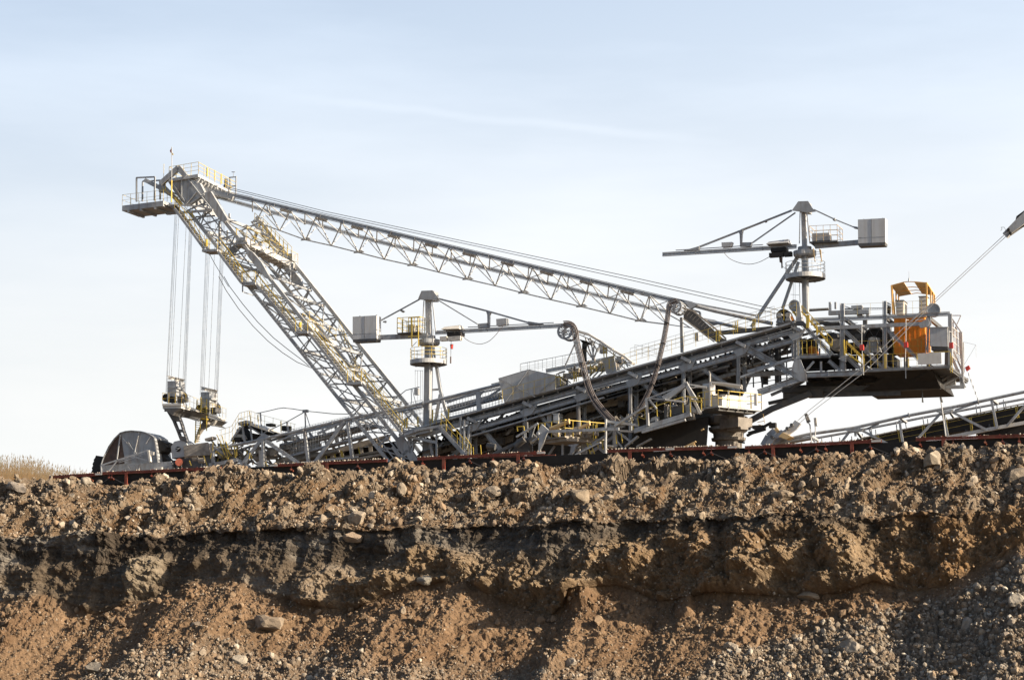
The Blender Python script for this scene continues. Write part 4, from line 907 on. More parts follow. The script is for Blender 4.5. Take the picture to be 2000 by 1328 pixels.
# second plane of the wheel boom truss and the clutter it carries
m=MB(); U0,U1=(60,815),(1930,380); D0,D1=(300,960),(1500,800)
for i in range(9):
    a=LINE(U0,(1200,520),i/9); b=LINE(D0,(1300,860),min(1,(i+.5)/9)); c=LINE(U0,(1200,520),(i+1)/9); m.bar(y1(*a,4.5),y1(*b,4.5),.22); m.bar(y1(*b,4.5),y1(*c,4.5),.22); m.bar(y1(*a,4.5),y1(*a,0),.2); m.bar(y1(*b,4.5),y1(*b,.5),.18)
m.bar(y1(*D0,4.5),y1(1300,860,4.5),.3); m.bar(y1(*D0,.5),y1(1300,860,.5),.24)
m.build('cross_bracing',LGREY,EX,split=False)
rq=random.Random(4); m=MB(); w=MB()
for _ in range(90):
    x=rq.uniform(120,1250); y=900-(x-120)*.22+rq.uniform(-70,60); l=rq.uniform(.8,4.2); k=rq.choice([(40,-9),(80,-18),(3,50),(0,35),(30,30),(120,-26)]); m.bar(y1(x,y,l),y1(x+k[0],y+k[1],l),rq.uniform(.07,.2))
for _ in range(26):
    x=rq.uniform(140,900); y=890-(x-120)*.2+rq.uniform(-30,60); m.lbox(y1(x,y,rq.uniform(1,4)),rq.uniform(.3,.9),.7,rq.uniform(.2,.6))
m.build('boom_fittings',DUST,EX)
# transfer chute at the wheel end
m=MB(); seg2(m,y1,[(158,545),(240,523)],.35,1.4,1.5); seg2(m,y1,[(165,548),(192,712)],.24,.24,1); seg2(m,y1,[(240,530),(262,700)],.2,.2,1); seg2(m,y1,[(150,570),(60,708)],.26,.3,1); seg2(m,y1,[(225,560),(345,640)],.16,.2,1); m.build('chute_frame',GREY,EX)
m=MB(); m.plate([y1(110,590,2),y1(160,570,2),y1(200,620,2),y1(250,625,2),y1(330,640,2),y1(300,690,2),y1(180,705,2),y1(100,665,2)],1.2); m.plate([y1(170,545,2),y1(245,530,2),y1(340,590,2),y1(560,640,2),y1(590,665,2),y1(350,640,2),y1(260,590,2),y1(180,580,2)],1.4); m.lbox(y1(395,560,2),.6,1.0,.25)
for x in (560,590): m.lbox(y1(x-10,605,2.5),.35,.8,.5)
m.lbox(y1(60,710,1),1.0,1,.4); m.build('transfer_chute',BLACK,EX)
m=MB(); slab(m,y1(245,535,.8),y1(420,595,.8),y1(560,640,4),y1(390,560,4),.2); m.plate([y1(70,700,1.3),y1(110,640,1.3),y1(170,640,1.3),y1(190,680,1.3),y1(100,712,1.3)],.6); m.lbox(y1(680,800,2),1.0,1.2,.5); m.lbox(y1(500,690,3),1.6,1.6,.3);m.lbox(y1(620,840,2.6),1.8,.6,.7); m.build('chute_cover',WHITE,EX)
s=MB()
for a,b,l in (((-60,600),(60,562),0),((60,562),(140,432),0),((140,432),(235,408),0),((235,408),(345,448),0),((345,448),(590,515),3),((590,515),(690,545),3)):
    A=y1(*a,l);B=y1(*b,l); s.bar(A,B,.045); s.bar(A-UP*.55,B-UP*.55,.04); 
    for k in range(3): c=A.lerp(B,(k+.5)/3); s.bar(c,c-UP*1.4,.04)
for a,b in (((235,415),(250,520)),((315,450),(320,520)),((130,490),(180,490)),((540,510),(545,620)),((600,540),(610,610))): seg2(s,y1,[a,b],.1,.1,1)
s.build('chute_railing',YEL,EX)
s=MB()
for a,b in (((10,800),(30,880)),((70,760),(110,765)),((90,762),(100,870)),((210,800),(220,860)),((250,835),(262,880)),((470,930),(475,965)),((370,880),(375,930)),((0,850),(40,900)),((395,910),(410,950))): seg2(s,y1,[a,b],.12,.12,0)
s.build('guard_post',YEL,EX)
m=MB(); m.bar(y1(360,800,.5),y1(370,960,.5),.6,.6); m.bar(y1(340,905,.3),y1(345,960,.3),.5,.5); m.build('boom_support',WHITE,EX)
# ---- main girder --------------------------------------------------------
def G(px,dy=0,l=0): return pp(px,844-.2826*(px-792)+dy,l)
FR=[923,1031,1136,1237,1341,1448,1556]
def girder(l,mt,lab=None):
    m=MB(); m.bar(G(795,1,l),G(1556,3,l),.20,1.3); m.ibar(G(812,11,l),G(1180,15,l),.60,.5); m.ibar(G(1180,15,l),G(1556,17,l),.62,.5); m.ibar(G(900,32,l),G(1180,31,l),.55,.45); m.ibar(G(1180,31,l),G(1556,35,l),.58,.45)
    m.bar(G(900,44,l),G(1180,42,l),.18,.5)
    k=26
    for i in range(k): c=G(800+i*29,4,l); m.bar(c,c-UP*.22,.08,.5)
    return m.build('main_girder',mt,EX,split=False,label=lab)
girder(0,GREY); girder(9.5,GREY)
def frame(px,bot,l):
    m=MB(); t=G(px,20,l)
    for dx in (-6,6):
        b=pp(px+dx,bot,l+(0 if dx<0 else 1.3)); a=pp(px+dx,844-.2826*(px-792)+20,l+(0 if dx<0 else 1.3)); m.ibar(a,b,.42,.40)
        m.bar(a,b,.10,.5)
    n=6
    for i in range(n):
        a=pp(px-6,844-.2826*(px-792)+20,l).lerp(pp(px-6,bot,l),i/n); b=pp(px+6,844-.2826*(px-792)+20,l+1.3).lerp(pp(px+6,bot,l+1.3),(i+.5)/n); m.bar(a,b,.12)
    m.plate([G(px-17,22,l-.2),G(px+18,18,l-.2),G(px+8,34,l-.2),G(px-8,36,l-.2)],.15)
    m.bar(G(px-10,6,l-.4),G(px+8,20,l-.4),.35,.3)
    m.build('bridge_post',GREY,EX,split=False)
for px,b in zip(FR,(905,905,905,900,830,765,705)): frame(px,b,0)
for px,b in zip(FR[:6],(905,905,905,850,790,765)): frame(px,b,9.5)
m=MB()
for a,b,t in (((943,838),(982,884),.55),((1044,796),(1078,838),.45),((1146,768),(1195,832),.45),((1249,744),(1293,778),.5),((1354,709),(1436,762),.5),((1454,675),(1560,736),.6),((914,905),(885,896),.3)):
    for l in (.3,9.8): m.ibar(pp(*a,l),pp(*b,l),t,.4)
m.build('bridge_diagonal',GREY,EX)
m=MB(); 
for x in FR: m.bar(G(x,22,.3),G(x,22,9.6),.6,.4); m.bar(G(x,45,.3),G(x+50,40,9.6),.25,.25); m.bar(G(x+50,40,.3),G(x,45,9.6),.25,.25)
m.build('cross_beam',DGREY,EX,split=False)
m=MB(); slab(m,G(830,25,.6),G(1335,25,.6),G(1335,25,8.8),G(830,25,8.8),.10); slab(m,G(1335,27,3.0),G(1556,27,3.0),G(1556,27,8.8),G(1335,27,8.8),.10); m.build('dark_backing',DGREY,EX)  # dark slabs added behind the girder to fill its gaps with shade
m=MB(); m.bar(G(800,6,.9),G(1556,8,.9),.30,.12); m.build('toe_plate',DGREY,EX)
m=MB()
for i in range(74):
    px=835+i*9.7; c=G(px,22+(i%3),1.0); m.bar(c,c-UP*.28,.16,.5); 
    if i%2: m.tube([c-UP*.2,c-UP*.24+WV*1.8],.12,7)
m.build('underslung_roller',DGREY,EX,split=False)
rz=random.Random(31); m=MB(); m2_=MB()
for i in range(260):
    px=rz.uniform(850,1545); dy=rz.uniform(24,95 if px<1330 else 62); l=rz.uniform(1.2,7); k=rz.choice([(26,-8),(40,-12),(0,14),(12,10),(60,-17),(-8,14),(14,-14)])
    (m if i%3 else m2_).bar(G(px,dy,l),pp(px+k[0],844-.2826*(px-792)+dy+k[1],l),rz.uniform(.08,.3))
for i in range(46):
    px=rz.uniform(860,1500); m2_.lbox(G(px,rz.uniform(30,80 if px<1330 else 55),rz.uniform(1.5,6)),rz.uniform(.3,1.2),.7,rz.uniform(.2,.7))
m.build('bridge_pipework',GREY,EX,split=False); m2_.build('bridge_fittings',DGREY,EX)
m=MB()   # middle truss plane of the bridge
for i in range(26):
    a=G(840+i*27.5,30,5); b=G(840+i*27.5+14,58,5); c=G(840+(i+1)*27.5,30,5); m.bar(a,b,.2); m.bar(b,c,.2)
m.bar(G(850,58,5),G(1556,55,5),.34); m.build('middle_truss',GREY,EX)
# inner belt conveyors in the shade of the bridge
m=MB()
for z,a,b,h,d_,l in ((y3,(300,960),(1000,735),.50,.3,3.5),(y3,(640,960),(1420,650),.55,.3,5.0),(y4,(640,700),(1040,528),.75,.5,4),(y4,(830,672),(1250,560),.6,.5,6),(y4,(640,760),(1000,660),.35,.3,3),(y4,(1040,690),(1440,545),.25,.25,-.2),(y4,(450,850),(640,735),.42,.3,-.5),(y4,(340,850),(640,740),.2,.2,-.5),(y4,(1090,680),(1380,655),.35,.3,2),(y4,(1100,600),(1300,560),.3,.3,7),(y4,(1100,640),(1230,600),.3,.3,5),(y2,(1240,860),(1580,740),.35,.3,2.5),(y2,(780,1000),(1100,900),.4,.4,5),(y2,(620,920),(1100,800),.4,.3,4),(y2,(350,1130),(640,1050),.35,.3,3)):
    seg2(m,z,[a,b],h,d_,l)
m.build('inner_beam',GREY,EX,split=False)
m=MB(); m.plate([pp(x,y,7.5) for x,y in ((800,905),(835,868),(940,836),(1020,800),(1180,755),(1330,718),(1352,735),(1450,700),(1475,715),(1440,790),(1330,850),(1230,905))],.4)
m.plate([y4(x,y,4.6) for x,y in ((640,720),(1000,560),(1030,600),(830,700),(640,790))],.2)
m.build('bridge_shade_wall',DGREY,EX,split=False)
m=MB()   # dark deck added under the bridge to darken the view through it
A=[G(815,46,.5),G(1330,46,.5),G(1330,46,9.2),G(815,46,9.2)]; slab(m,*A,.12); m.build('bridge_dark_deck',DGREY,EX)
m=MB()
for i in range(60):
    px=1110+i*5.2; c=pp(px,836-.305*(px-1100)-6,3.2); m.tube([c,c+WV*1.4],.16,8)
for i in range(30):
    c=y4(660+i*14,655-i*4.4,3.4); m.tube([c,c+WV*1.4],.17,7)
m.build('belt_idlers',DGREY,EX,split=False)
m=MB(); m.tube([y3(700,720,2.5),y3(810,690,2.5)],.5,12); m.build('drum_casing',DUST,EX)
m=MB()
for pts in ([(740,800),(790,790),(790,760),(880,730),(950,700),(985,715),(985,750),(900,790),(880,810),(745,830)],[(600,800),(700,770),(720,800),(700,830),(640,870),(590,880)],[(870,650),(980,610),(985,670),(880,700)],[(410,890),(495,870),(495,930),(415,935)],[(1260,560),(1400,500),(1420,560),(1300,600)],[(1340,600),(1420,580),(1420,600),(1350,620)]): m.plate([y3(x,y,2.4) for x,y in pts],.5)
for pts in ([(420,670),(480,640),(480,690),(430,720)],[(490,650),(560,620),(575,660),(500,700)],): m.plate([y4(x,y,2.4) for x,y in pts],.5)
for pts in ([(790,940),(1000,880),(1000,905),(800,975)],[(840,1090),(1000,1040),(1000,1100),(850,1140)]): m.plate([y2(x,y,4) for x,y in pts],.3)
m.build('belt_casing',DUST,EX)
m=MB()
for i in range(14): m.lbox(y2(800+i*24,965-i*6.5,2.6),.35,.3,.4)
m.build('roller_bracket',WHITE,EX,split=False)
m=MB()
for pts in ([(850,690),(870,685),(870,760),(850,765)],[(930,650),(960,640),(970,700),(940,720)]): m.plate([y3(x,y,2.3) for x,y in pts],.2)
m.build('access_hatch',BLACK,EX)
# ---- walkway on the bridge, railings ------------------------------------
s=MB(); 
for a,b,t in ((pp(1130,744,-.6),pp(1335,684,-.6),.04),(pp(1335,684,-.6),pp(1556,618,-.6),.04)): rail(s,a,b,1.25,9,.055,2)
A=G(975,-2,-.7);B=G(1100,-2,-.7); rail(s,A,B,1.15,6,.055,1); rail(s,G(1100,-2,-.7),G(1180,-2,-.7),1.1,4,.05,1)
rail(s,z6(720,1170,-.7),z6(860,1130,-.7),1.1,3,.05,1); s.build('bridge_railing',YEL,EX)
s=MB(); rail(s,y4(200,560,9.5),y4(480,480,9.5),1.15,6,.05,2); rail(s,z6(1430,770,9),z6(1700,720,9),1.15,4,.05,2); rail(s,z6(1700,720,9),z6(2000,660,9),1.15,4,.05,2); rail(s,y4(480,480,9.5),y4(1300,240,9.5),1.15,12,.05,2); rail(s,z5(1000,840,9),z5(1150,870,9),1.1,3,.05,2); s.build('far_railing',LGREY,EX,split=False)
s=MB()
for x,y in ((855,420),(875,415),(1000,350),(1015,345),(1135,335),(1150,330)): s.bar(y4(x,y,-.5),y4(x,y-85,-.5),.13)
for x,y in ((855,350),(1000,300),(1135,265)): 
    for k in range(4): s.bar(y4(x,y+k*20,-.5),y4(x+20,y-3+k*20,-.5),.07)
for x,y in ((90,200),(140,190)): pass
for (x,y) in ((620,1100),(625,1180),(520,1115),(525,1180)): pass
for (x,y,h) in ((540,1105,75),(520,1110,70),(625,1095,90),(740,1040,110),(865,1030,120),(165,900,0)): 
    if h: s.bar(z6(x,y,.4),z6(x,y+h,.4),.14)
s.build('gate_post',YEL,EX)
# girder head platform near tower base and stair down
m=MB(); slab(m,z6(520,1235,-1),z6(720,1190,-1),z6(850,1130,3),z6(640,1180,3),.3); seg2(m,z6,[(520,1235),(640,1195),(850,1160)],.3,.3,-1.1); seg2(m,y2,[(0,1040),(180,1078),(330,1110)],.3,.4,-.5); seg2(m,y2,[(180,1060),(620,930)],.4,.4,-.3); m.build('landing_deck',GREY,EX)
m=MB(); stairs(m,y2(345,960,-1.3),y2(590,1230,-1.3),1.1,.3,.45); seg2(m,y2,[(410,945),(470,1020)],.35,.2,0); m.build('bridge_stair',GREY,EX)
s=MB()
for l in (-1.4,-.2): 
    A=y2(370,955,l);B=y2(610,1225,l)
    for k in range(6): c=A.lerp(B,k/5); s.bar(c,c+UP*1.1,.07)
    s.bar(A+UP*1.1,B+UP*1.1,.08); s.bar(A+UP*.55,B+UP*.55,.06)
for a,b in (((655,1150),(660,1240)),((635,1130),(632,1220)),((720,1130),(728,1220)),((415,900),(415,1000)),((585,1060),(635,1130))): seg2(s,y2,[a,b],.09,.09,-1.4)
s.build('stair_handrail',YEL,EX)
m=MB()
for a,b,h,l in (((545,880),(545,1160),.25,-.6),((575,910),(575,1190),.25,-.6),((630,960),(590,1170),.28,-.3),((330,1035),(332,1250),.22,-.6),((470,1240),(540,1170),.5,2),((250,1080),(255,1250),.9,1.5),((270,1080),(300,1250),.3,0)): seg2(m,y2,[a,b],h,h,l)
m.build('bridge_leg',GREY,EX)
m=MB()   # mast foot
for a,b,h in (((0,1060),(150,1290),.9),((-40,1290),(80,1180),.3),((60,1230),(-30,1100),.4),((0,1250),(160,1080),.25),((-60,1150),(40,1280),.3),((90,1060),(100,1200),.3),((130,1080),(120,1180),.2),((20,1110),(180,1090),.25)): seg2(m,y2,[a,b],h,.4,0)
m.build('mast_foot',GREY,EX)
# ---- gable roofed cover on the belt and transfer house -------------------
m=MB(); a=z6(1253,795,-.8);b=z6(1487,725,-.8);c=z6(1700,770,-.8);d_=z6(1700,880,-.8);e=z6(1300,985,-.8)
D=WV*3.2; m.plate([a,b,c,d_,e],.15); m.plate([a+D,b+D,c+D,d_+D,e+D],.15); ho=m.build('belt_cover',LGREY,EX)
m=MB(); slab(m,a,b,b+D,a+D,.06); slab(m,b,c,c+D,b+D,.06); m.build('cover_roof',GREY,ho)
m=MB(); seg2(m,z6,[(1255,797),(1390,862),(1540,940)],.12,.08,-.95); seg2(m,z6,[(1487,728),(1395,860),(1305,980)],.12,.08,-.95); seg2(m,z6,[(1700,800),(1580,895),(1560,920)],.12,.08,-.95); m.build('cover_brace',GREY,ho)
s=MB(); rail(s,z6(1285,985,-1.3),z6(1700,872,-1.3),1.2,5,.06,1); s.build('cover_railing',YEL,EX)
m=MB(); seg2(m,y5,[(0,0),(1,1)],.01); m=MB(); m.ibar(z5(380,945,5),z5(780,868,5),.5,.4); m.ibar(z5(0,1045,5),z5(60,1030,5),.4,.3); m.build('rear_chord',GREY,EX)
s=MB(); rail(s,z5(200,975,7),z5(355,945,7),1.1,3,.05,1); rail(s,z5(355,945,7),z5(640,890,7),1.1,4,.05,1); s.build('rear_railing',LGREY,EX)
# gubbins between cover and cable chute
rr=random.Random(21); m=MB(); w=MB(); s=MB()
for _ in range(60):
    x=rr.uniform(430,900); y=1010-(x-430)*.22+rr.uniform(-70,20); l=rr.uniform(0,5); m.bar(z5(x,y,l),z5(x+rr.uniform(-45,45),y+rr.uniform(-40,40),l+rr.uniform(-1,1)),rr.uniform(.08,.22))
for _ in range(12): x=rr.uniform(440,880); y=1010-(x-430)*.22+rr.uniform(-40,10); m.lbox(z5(x,y,rr.uniform(0,4)),rr.uniform(.4,1.3),.8,rr.uniform(.3,.8))
m.build('pipework',DUST,EX,split=False)
for a,b in (((440,970),(450,1060)),((480,985),(482,1050)),((575,950),(580,1020)),((590,950),(592,1020)),((690,900),(700,960)),((730,910),(730,950)),((780,770),(785,850)),((800,770),(803,850)),((820,860),(822,930)),((850,790),(855,850)),((440,990),(500,985)),((690,930),(740,925)),((780,790),(803,786)),((780,815),(803,811))): seg2(s,z5,[a,b],.13,.1,-.6)
s.build('yellow_bracket',YEL,EX)
m=MB(); m.plate([z5(765,855,0),z5(850,838,0),z5(872,945,0),z5(800,962,0)],.2); m.build('sheet_panel',LGREY,EX)
m=MB(); m.plate([z5(430,975,-.2),z5(450,980,-.2),z5(500,1025,-.2),z5(490,1035,-.2),z5(440,1065,-.2)],1.2); m.build('motor_cover',WHITE,EX)
# ---- cable chutes with hanging cable bundles ------------------------------
def cable_drum(z,x,y,l,rad):
    m=MB(); c=z(x,y,l)
    m.ring(c,rad,rad-.18,.12,a0=0,a1=2*math.pi); m.ring(c+WV*1.4,rad,rad-.18,.12)
    for k in range(6): a=k*math.pi/3+.3; d_=LV*math.cos(a)+UP*math.sin(a); m.bar(c,c+d_*rad*.95,.10); m.bar(c+WV*1.4,c+WV*1.4+d_*rad*.95,.10)
    for k in range(16): a=k*math.pi/8; d_=(LV*math.cos(a)+UP*math.sin(a))*rad*.93; m.bar(c+d_,c+d_+WV*1.4,.1)
    m.bar(c-LV*rad*.9,c+LV*rad*.9,.12); m.bar(c-LV*rad*.85-UP*.3,c+LV*rad*.85-UP*.3,.12); m.disc(c,.2,.3)
    return m.build('cable_guide_wheel',GREY,EX,split=False)
def bundle(z,pts,l,n,w_,r_,mt=CABLE):
    """n cables side by side following pts (px)"""
    P0=[z(x,y,l) for x,y in pts]; rb=random.Random(n); m=MB()
    for i in range(n):
        o=(i/(n-1)-.5)*w_
        Q=[]
        for j,p in enumerate(P0):
            a=(P0[min(j+1,len(P0)-1)]-P0[max(j-1,0)]).normalized(); sd_=a.cross(WV).normalized(); f_=.6 if j>len(P0)-3 else 1
            Q.append(p+sd_*(o*f_+0)+WV*((i%3)*.09))
        m.tube(Q,r_,6)
    return m.build('cable_bundle',mt,EX,split=False)
def smooth_(pts,n=4):
    out=[]
    for i in range(len(pts)-1):
        p0=pts[max(i-1,0)];p1=pts[i];p2=pts[i+1];p3=pts[min(i+2,len(pts)-1)]
        for k in range(n):
            t=k/n; out.append(tuple(.5*((2*p1[a])+(-p0[a]+p2[a])*t+(2*p0[a]-5*p1[a]+4*p2[a]-p3[a])*t*t+(-p0[a]+3*p1[a]-3*p2[a]+p3[a])*t**3) for a in (0,1)))
    return out+[pts[-1]]
cable_drum(z5,512,668,-1.5,.76); cable_drum(y4,540,150,-1.5,.66)
b1=bundle(y3,smooth_([(380,62),(425,60),(465,80),(490,130),(505,230),(530,330),(555,430),(590,560),(620,660),(665,755),(720,830),(790,910),(850,965),(930,1000)]),-1.6,7,.52,.048)
m=MB()
for x,y in ((508,235),(545,415)): m.bar(y3(x-28,y-8,-1.65),y3(x+28,y+2,-1.65),.10,.3)
m.build('cable_clamp',GREY,b1)
b2=bundle(y4,smooth_([(555,105),(500,130),(490,185),(478,270),(455,400),(430,510),(408,600),(378,700),(340,800),(290,900),(262,940)]),-1.6,7,.40,.045)
m=MB()
for x,y in ((478,275),(450,432),(413,598),(370,745)): m.bar(y4(x-17,y-6,-1.75),y4(x+17,y+5,-1.75),.13,.45)
m.build('cable_clamp',BLACK,b2)
m=MB(); seg2(m,y3,[(510,128),(620,160),(720,220),(850,310),(960,370),(1030,430)],.28,.9,-.6); seg2(m,y3,[(520,155),(620,200),(730,260),(850,345),(1000,450)],.12,.5,-.4)
for i in range(9): c0=LINE((560,175),(1000,430),i/9); c1=LINE((560,145),(1000,400),(i+.5)/9); m.bar(y3(*c0,-.6),y3(*c1,-.6),.08)
m.build('cable_tray',WHITE,EX)
m=MB(); m.plate([y3(525,200,-.1),y3(600,220,-.1),y3(640,250,-.1),y3(560,240,-.1)],.8)
for k in range(5): seg2(m,y3,[(560+k*10,240),(555+k*9,330),(575+k*5,410)],.12,.12,k*.2)
m.build('cable_bunch',BLACK,EX)
m=MB()
for a,b in (((585,190),(655,395)),((635,195),(665,395)),((610,200),(650,260)),((670,230),(650,390)),((700,280),(660,390)),((560,250),(640,370)),((720,240),(700,320)),((640,210),(690,300)),((485,250),(395,455)),((1000,445),(860,390)),((960,400),(880,490)),((930,380),(980,460)),((860,400),(960,480)),((900,430),(900,490)),((840,370),(1040,440)),((690,560),(780,470)),((650,560),(760,440)),((620,470),(730,400)),((600,520),(720,470))): seg2(m,y3,[a,b],.16,.14,rr.uniform(.2,2))
m.lbox(y3(715,330,.5),.6,.6,.8); m.plate([y3(600,490,.6),y3(640,480,.6),y3(645,510,.6),y3(605,520,.6)],.3)
m.build('chute_trestle',LGREY,EX)
m=MB(); 
seg2(m,y4,[(590,235),(595,500)],.32,.3,1.2); seg2(m,y4,[(600,120),(680,180),(730,195),(735,250)],.22,.3,.5)
seg2(m,y4,[(495,215),(560,250),(660,315)],.14,.14,0); m.build('chute_post',GREY,EX)
m=MB(); m.plate([y4(605,150,0),y4(680,190,0),y4(900,390,0),y4(935,405,0),y4(900,420,0),y4(860,425,0),y4(605,245,0)],.25); bs=m.build('inclined_chute',DGREY,EX)
m=MB(); seg2(m,y4,[(600,160),(680,185),(860,330),(930,398)],.2,.2,-.4); seg2(m,y4,[(605,245),(840,420)],.16,.2,-.4)
for i in range(12): m.bar(y4(*LINE((610,205),(870,400),i/12),-.35),y4(*LINE((640,170),(900,370),i/12),-.35),.10)
m.build('chute_edge',DUST,bs)
m=MB(); seg2(m,y4,[(770,358),(1000,345),(1290,315)],.35,.7,4); seg2(m,y4,[(870,345),(1150,320)],.2,.5,6); m.build('rear_walkway',DGREY,EX)
m=MB(); m.lbox(y4(690,412,9),.35,.3,.75); m.build('junction_box',GREY,EX)
# ---- rear superstructure / counterweight deck --------------------------------
def zb5(m,data,l=0,I=True):
    for a,b,h in data: (m.ibar if I and h>.4 else m.bar)(y5(*a,l),y5(*b,l),h,h*.75)
rd=[((400,470),(400,745),.55),((430,480),(430,740),.35),((805,272),(805,835),.52),((1165,252),(1168,825),.48),((1535,395),(1530,690),.5),((1720,362),(1722,800),.40),
 ((540,415),(1180,388),.5),((1180,388),(1720,360),.48),((600,485),(1560,442),.40),((410,725),(705,715),.50),((410,885),(970,862),.62),((970,842),(1720,805),.42),((970,862),(980,840),.3),
 ((820,500),(1160,828),.45),((1175,480),(1455,752),.45),((470,450),(715,712),.62),((690,758),(795,852),.45),((835,720),(970,842),.50),((490,850),(565,765),.25),((625,765),(625,860),.25),((810,715),(822,860),.5),((430,740),(440,890),.55)]
m=MB(); zb5(m,rd,0); m.plate([y5(360,880,-.2),y5(400,735,-.2),y5(450,750,-.2),y5(500,880,-.2),y5(500,930,-.2),y5(450,935,-.2),y5(400,900,-.2)],.3); m.plate([y5(1445,450,-.2),y5(1530,395,-.2),y5(1545,440,-.2),y5(1530,470,-.2),y5(1470,480,-.2)],.2); m.plate([y5(770,740,-.2),y5(835,700,-.2),y5(835,770,-.2),y5(800,760,-.2)],.2)
m.build('deck_truss',GREY,EX)
m=MB(); m.ibar(y5(0,655,0),y5(410,890,0),.8,.6); m.ibar(y5(90,1030,0),y5(460,905,0),.75,.5); m.ibar(y5(390,905,.5),y5(130,1030,.5),.3,.3); m.bar(y5(200,1050,3),y5(480,925,3),.3); m.bar(y5(0,850,0),y5(380,745,0),.3,.3); m.ibar(y5(0,880,1),y5(360,860,1),.5,.4); m.build('main_diagonal',GREY,EX)
# far side of the deck
m=MB(); FW=9.5
for a,b,h in rd[2:5]+rd[6:7]+rd[10:17]:
    m.bar(y5(*a,0)+WV*FW,y5(*b,0)+WV*FW,h*.9,h*.7)
for x in (440,625,805,980,1167,1350,1535,1700): m.bar(y5(x,870 if x<975 else 815,0),y5(x,870 if x<975 else 815,0)+WV*FW,.5,.35)
for x in (805,1167,1535): m.bar(y5(x,392,0),y5(x,392,0)+WV*FW,.4,.3)
m.build('deck_truss',DGREY,EX)
# floors (dark seen from below)
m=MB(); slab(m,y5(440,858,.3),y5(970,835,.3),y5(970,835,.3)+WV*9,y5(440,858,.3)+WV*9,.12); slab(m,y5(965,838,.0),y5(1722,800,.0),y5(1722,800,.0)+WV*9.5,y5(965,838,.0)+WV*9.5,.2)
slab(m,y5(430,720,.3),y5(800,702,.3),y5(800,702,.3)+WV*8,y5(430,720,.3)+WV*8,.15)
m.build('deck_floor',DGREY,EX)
# counterweight belly
m=MB(); A=y5(1330,838,.6);B=y5(1560,830,.6); 
A0=y5(1150,850,1);
m.plate([y5(1010,858,.3),y5(1565,835,.3),y5(1645,985,3),y5(1300,1000,3),y5(1180,905,3)],.3)
m.box6([y5(970,1010,2.5),y5(1640,985,2.5),y5(1640,985,2.5)+WV*7,y5(970,1010,2.5)+WV*7,y5(1200,870,1),y5(1565,835,1),y5(1565,835,1)+WV*8,y5(1200,870,1)+WV*8])
m.build('counterweight',BLACK,EX)
m=MB(); 
for a,b,h,l in (((300,1010),(1300,985),.55,3),((300,1010),(300,1030),.2,3),((300,985),(820,960),.3,4),((500,950),(1250,925),.35,4),((360,1000),(480,930),.3,2),((1300,990),(1640,975),.6,3),((520,1040),(645,1035),.9,3),((600,960),(700,900),.2,4),((700,900),(800,955),.2,4),((860,950),(960,890),.2,4),((960,890),(1080,940),.2,4),((1110,890),(1120,935),.3,4),((1180,885),(1215,930),.3,4)): m.bar(y5(*a,l),y5(*b,l),h,h*.8)
slab(m,y5(300,1022,3),y5(1300,995,3),y5(1300,995,8),y5(300,1022,8),.6)
m.build('lower_girder',DGREY,EX)
m=MB()
for x,y,h in ((1145,1010,45),(1180,1040,30),(1475,985,40),(1485,1030,85),(755,1015,18),(905,1015,20),(1305,1000,20),(1165,1010,30)): m.bar(y5(x,y,3),y5(x+8,y+h,3),.07)
m.tube([y5(1485,1030,3),y5(1485,1112,3)],.05,6); m.build('dangling_rod',DGREY,EX)
# discharge strut under the deck
m=MB(); m.bar(y5(200,1170,2),y5(540,1035,2),.6,.5); m.bar(y5(180,1120,4),y5(520,1045,4),.35,.4); m.bar(y5(20,1270,2),y5(220,1160,2),.6,.5); m.build('under_strut',DGREY,EX)
# end cage on the right
m=MB()
for pts,h in (([(1720,375),(1812,375),(1730,560)],.12),([(1725,385),(1815,520)],.16),([(1815,515),(1830,985)],.28),([(1722,800),(1722,600)],.25),([(1720,690),(1845,985)],.3),([(1640,985),(1845,980)],.35),([(1745,430),(1750,560)],.14),([(1775,480),(1780,700)],.16),([(1800,515),(1810,740)],.14),([(1760,700),(1770,760)],.12),([(1650,975),(1815,880)],.28),([(1600,900),(1800,840)],.3),([(1630,940),(1760,860)],.22),([(1565,840),(1700,805)],.3),([(1815,900),(1818,980)],.3),([(1640,870),(1650,900)],.2),([(1750,680),(1835,870)],.2)): seg2(m,y5,pts,h,h,5)
m.plate([y5(1600,870,6),y5(1720,840,6),y5(1760,860,6),y5(1640,935,6)],.2)
m.lbox(y5(1695,965,6),.75,.3,.8); m.build('end_cage',LGREY,EX)
m=MB()
for i in range(13):
    x=1722+i*8.5; y=460+i*7; l=i*.75; m.bar(y5(x,y,l),y5(x,y+250,l),.06)
for dy in (0,60,120,180,250): m.bar(y5(1722,460+dy,0),y5(1824,544+dy,9),.07)
m.build('end_railing',WHITE,EX)
s=MB(); 
for a,b in (((1722,690),(1726,860)),((1735,720),(1740,860)),((1540,690),(1720,680)),((1165,700),(1165,825)),((1175,700),(1178,825)),((1365,740),(1365,815)),((1445,700),(1440,750)),((1540,785),(1545,805)),((985,700),(990,850))): seg2(s,y5,[a,b],.10,.1,-.5)
s.build('edge_bracket',YEL,EX)
# deck railings
s=MB(); rail(s,y5(1170,822,-.6),y5(1440,808,-.6),1.2,4,.05,1); rail(s,y5(990,830,-.6),y5(1165,822,-.6),1.2,3,.05,1); rail(s,y5(430,715,-.5),y5(700,700,-.5),1.3,7,.05,1); rail(s,y5(840,700,.5),y5(1240,690,.5),1.1,6,.05,1); rail(s,y5(1180,380,.5),y5(1480,365,.5),1.2,4,.04,1); rail(s,y5(820,375,.5),y5(1160,362,.5),1.0,3,.035,0); rail(s,y5(1240,700,1),y5(1520,690,1),1.2,4,.05,1); s.build('deck_railing',YEL,EX)
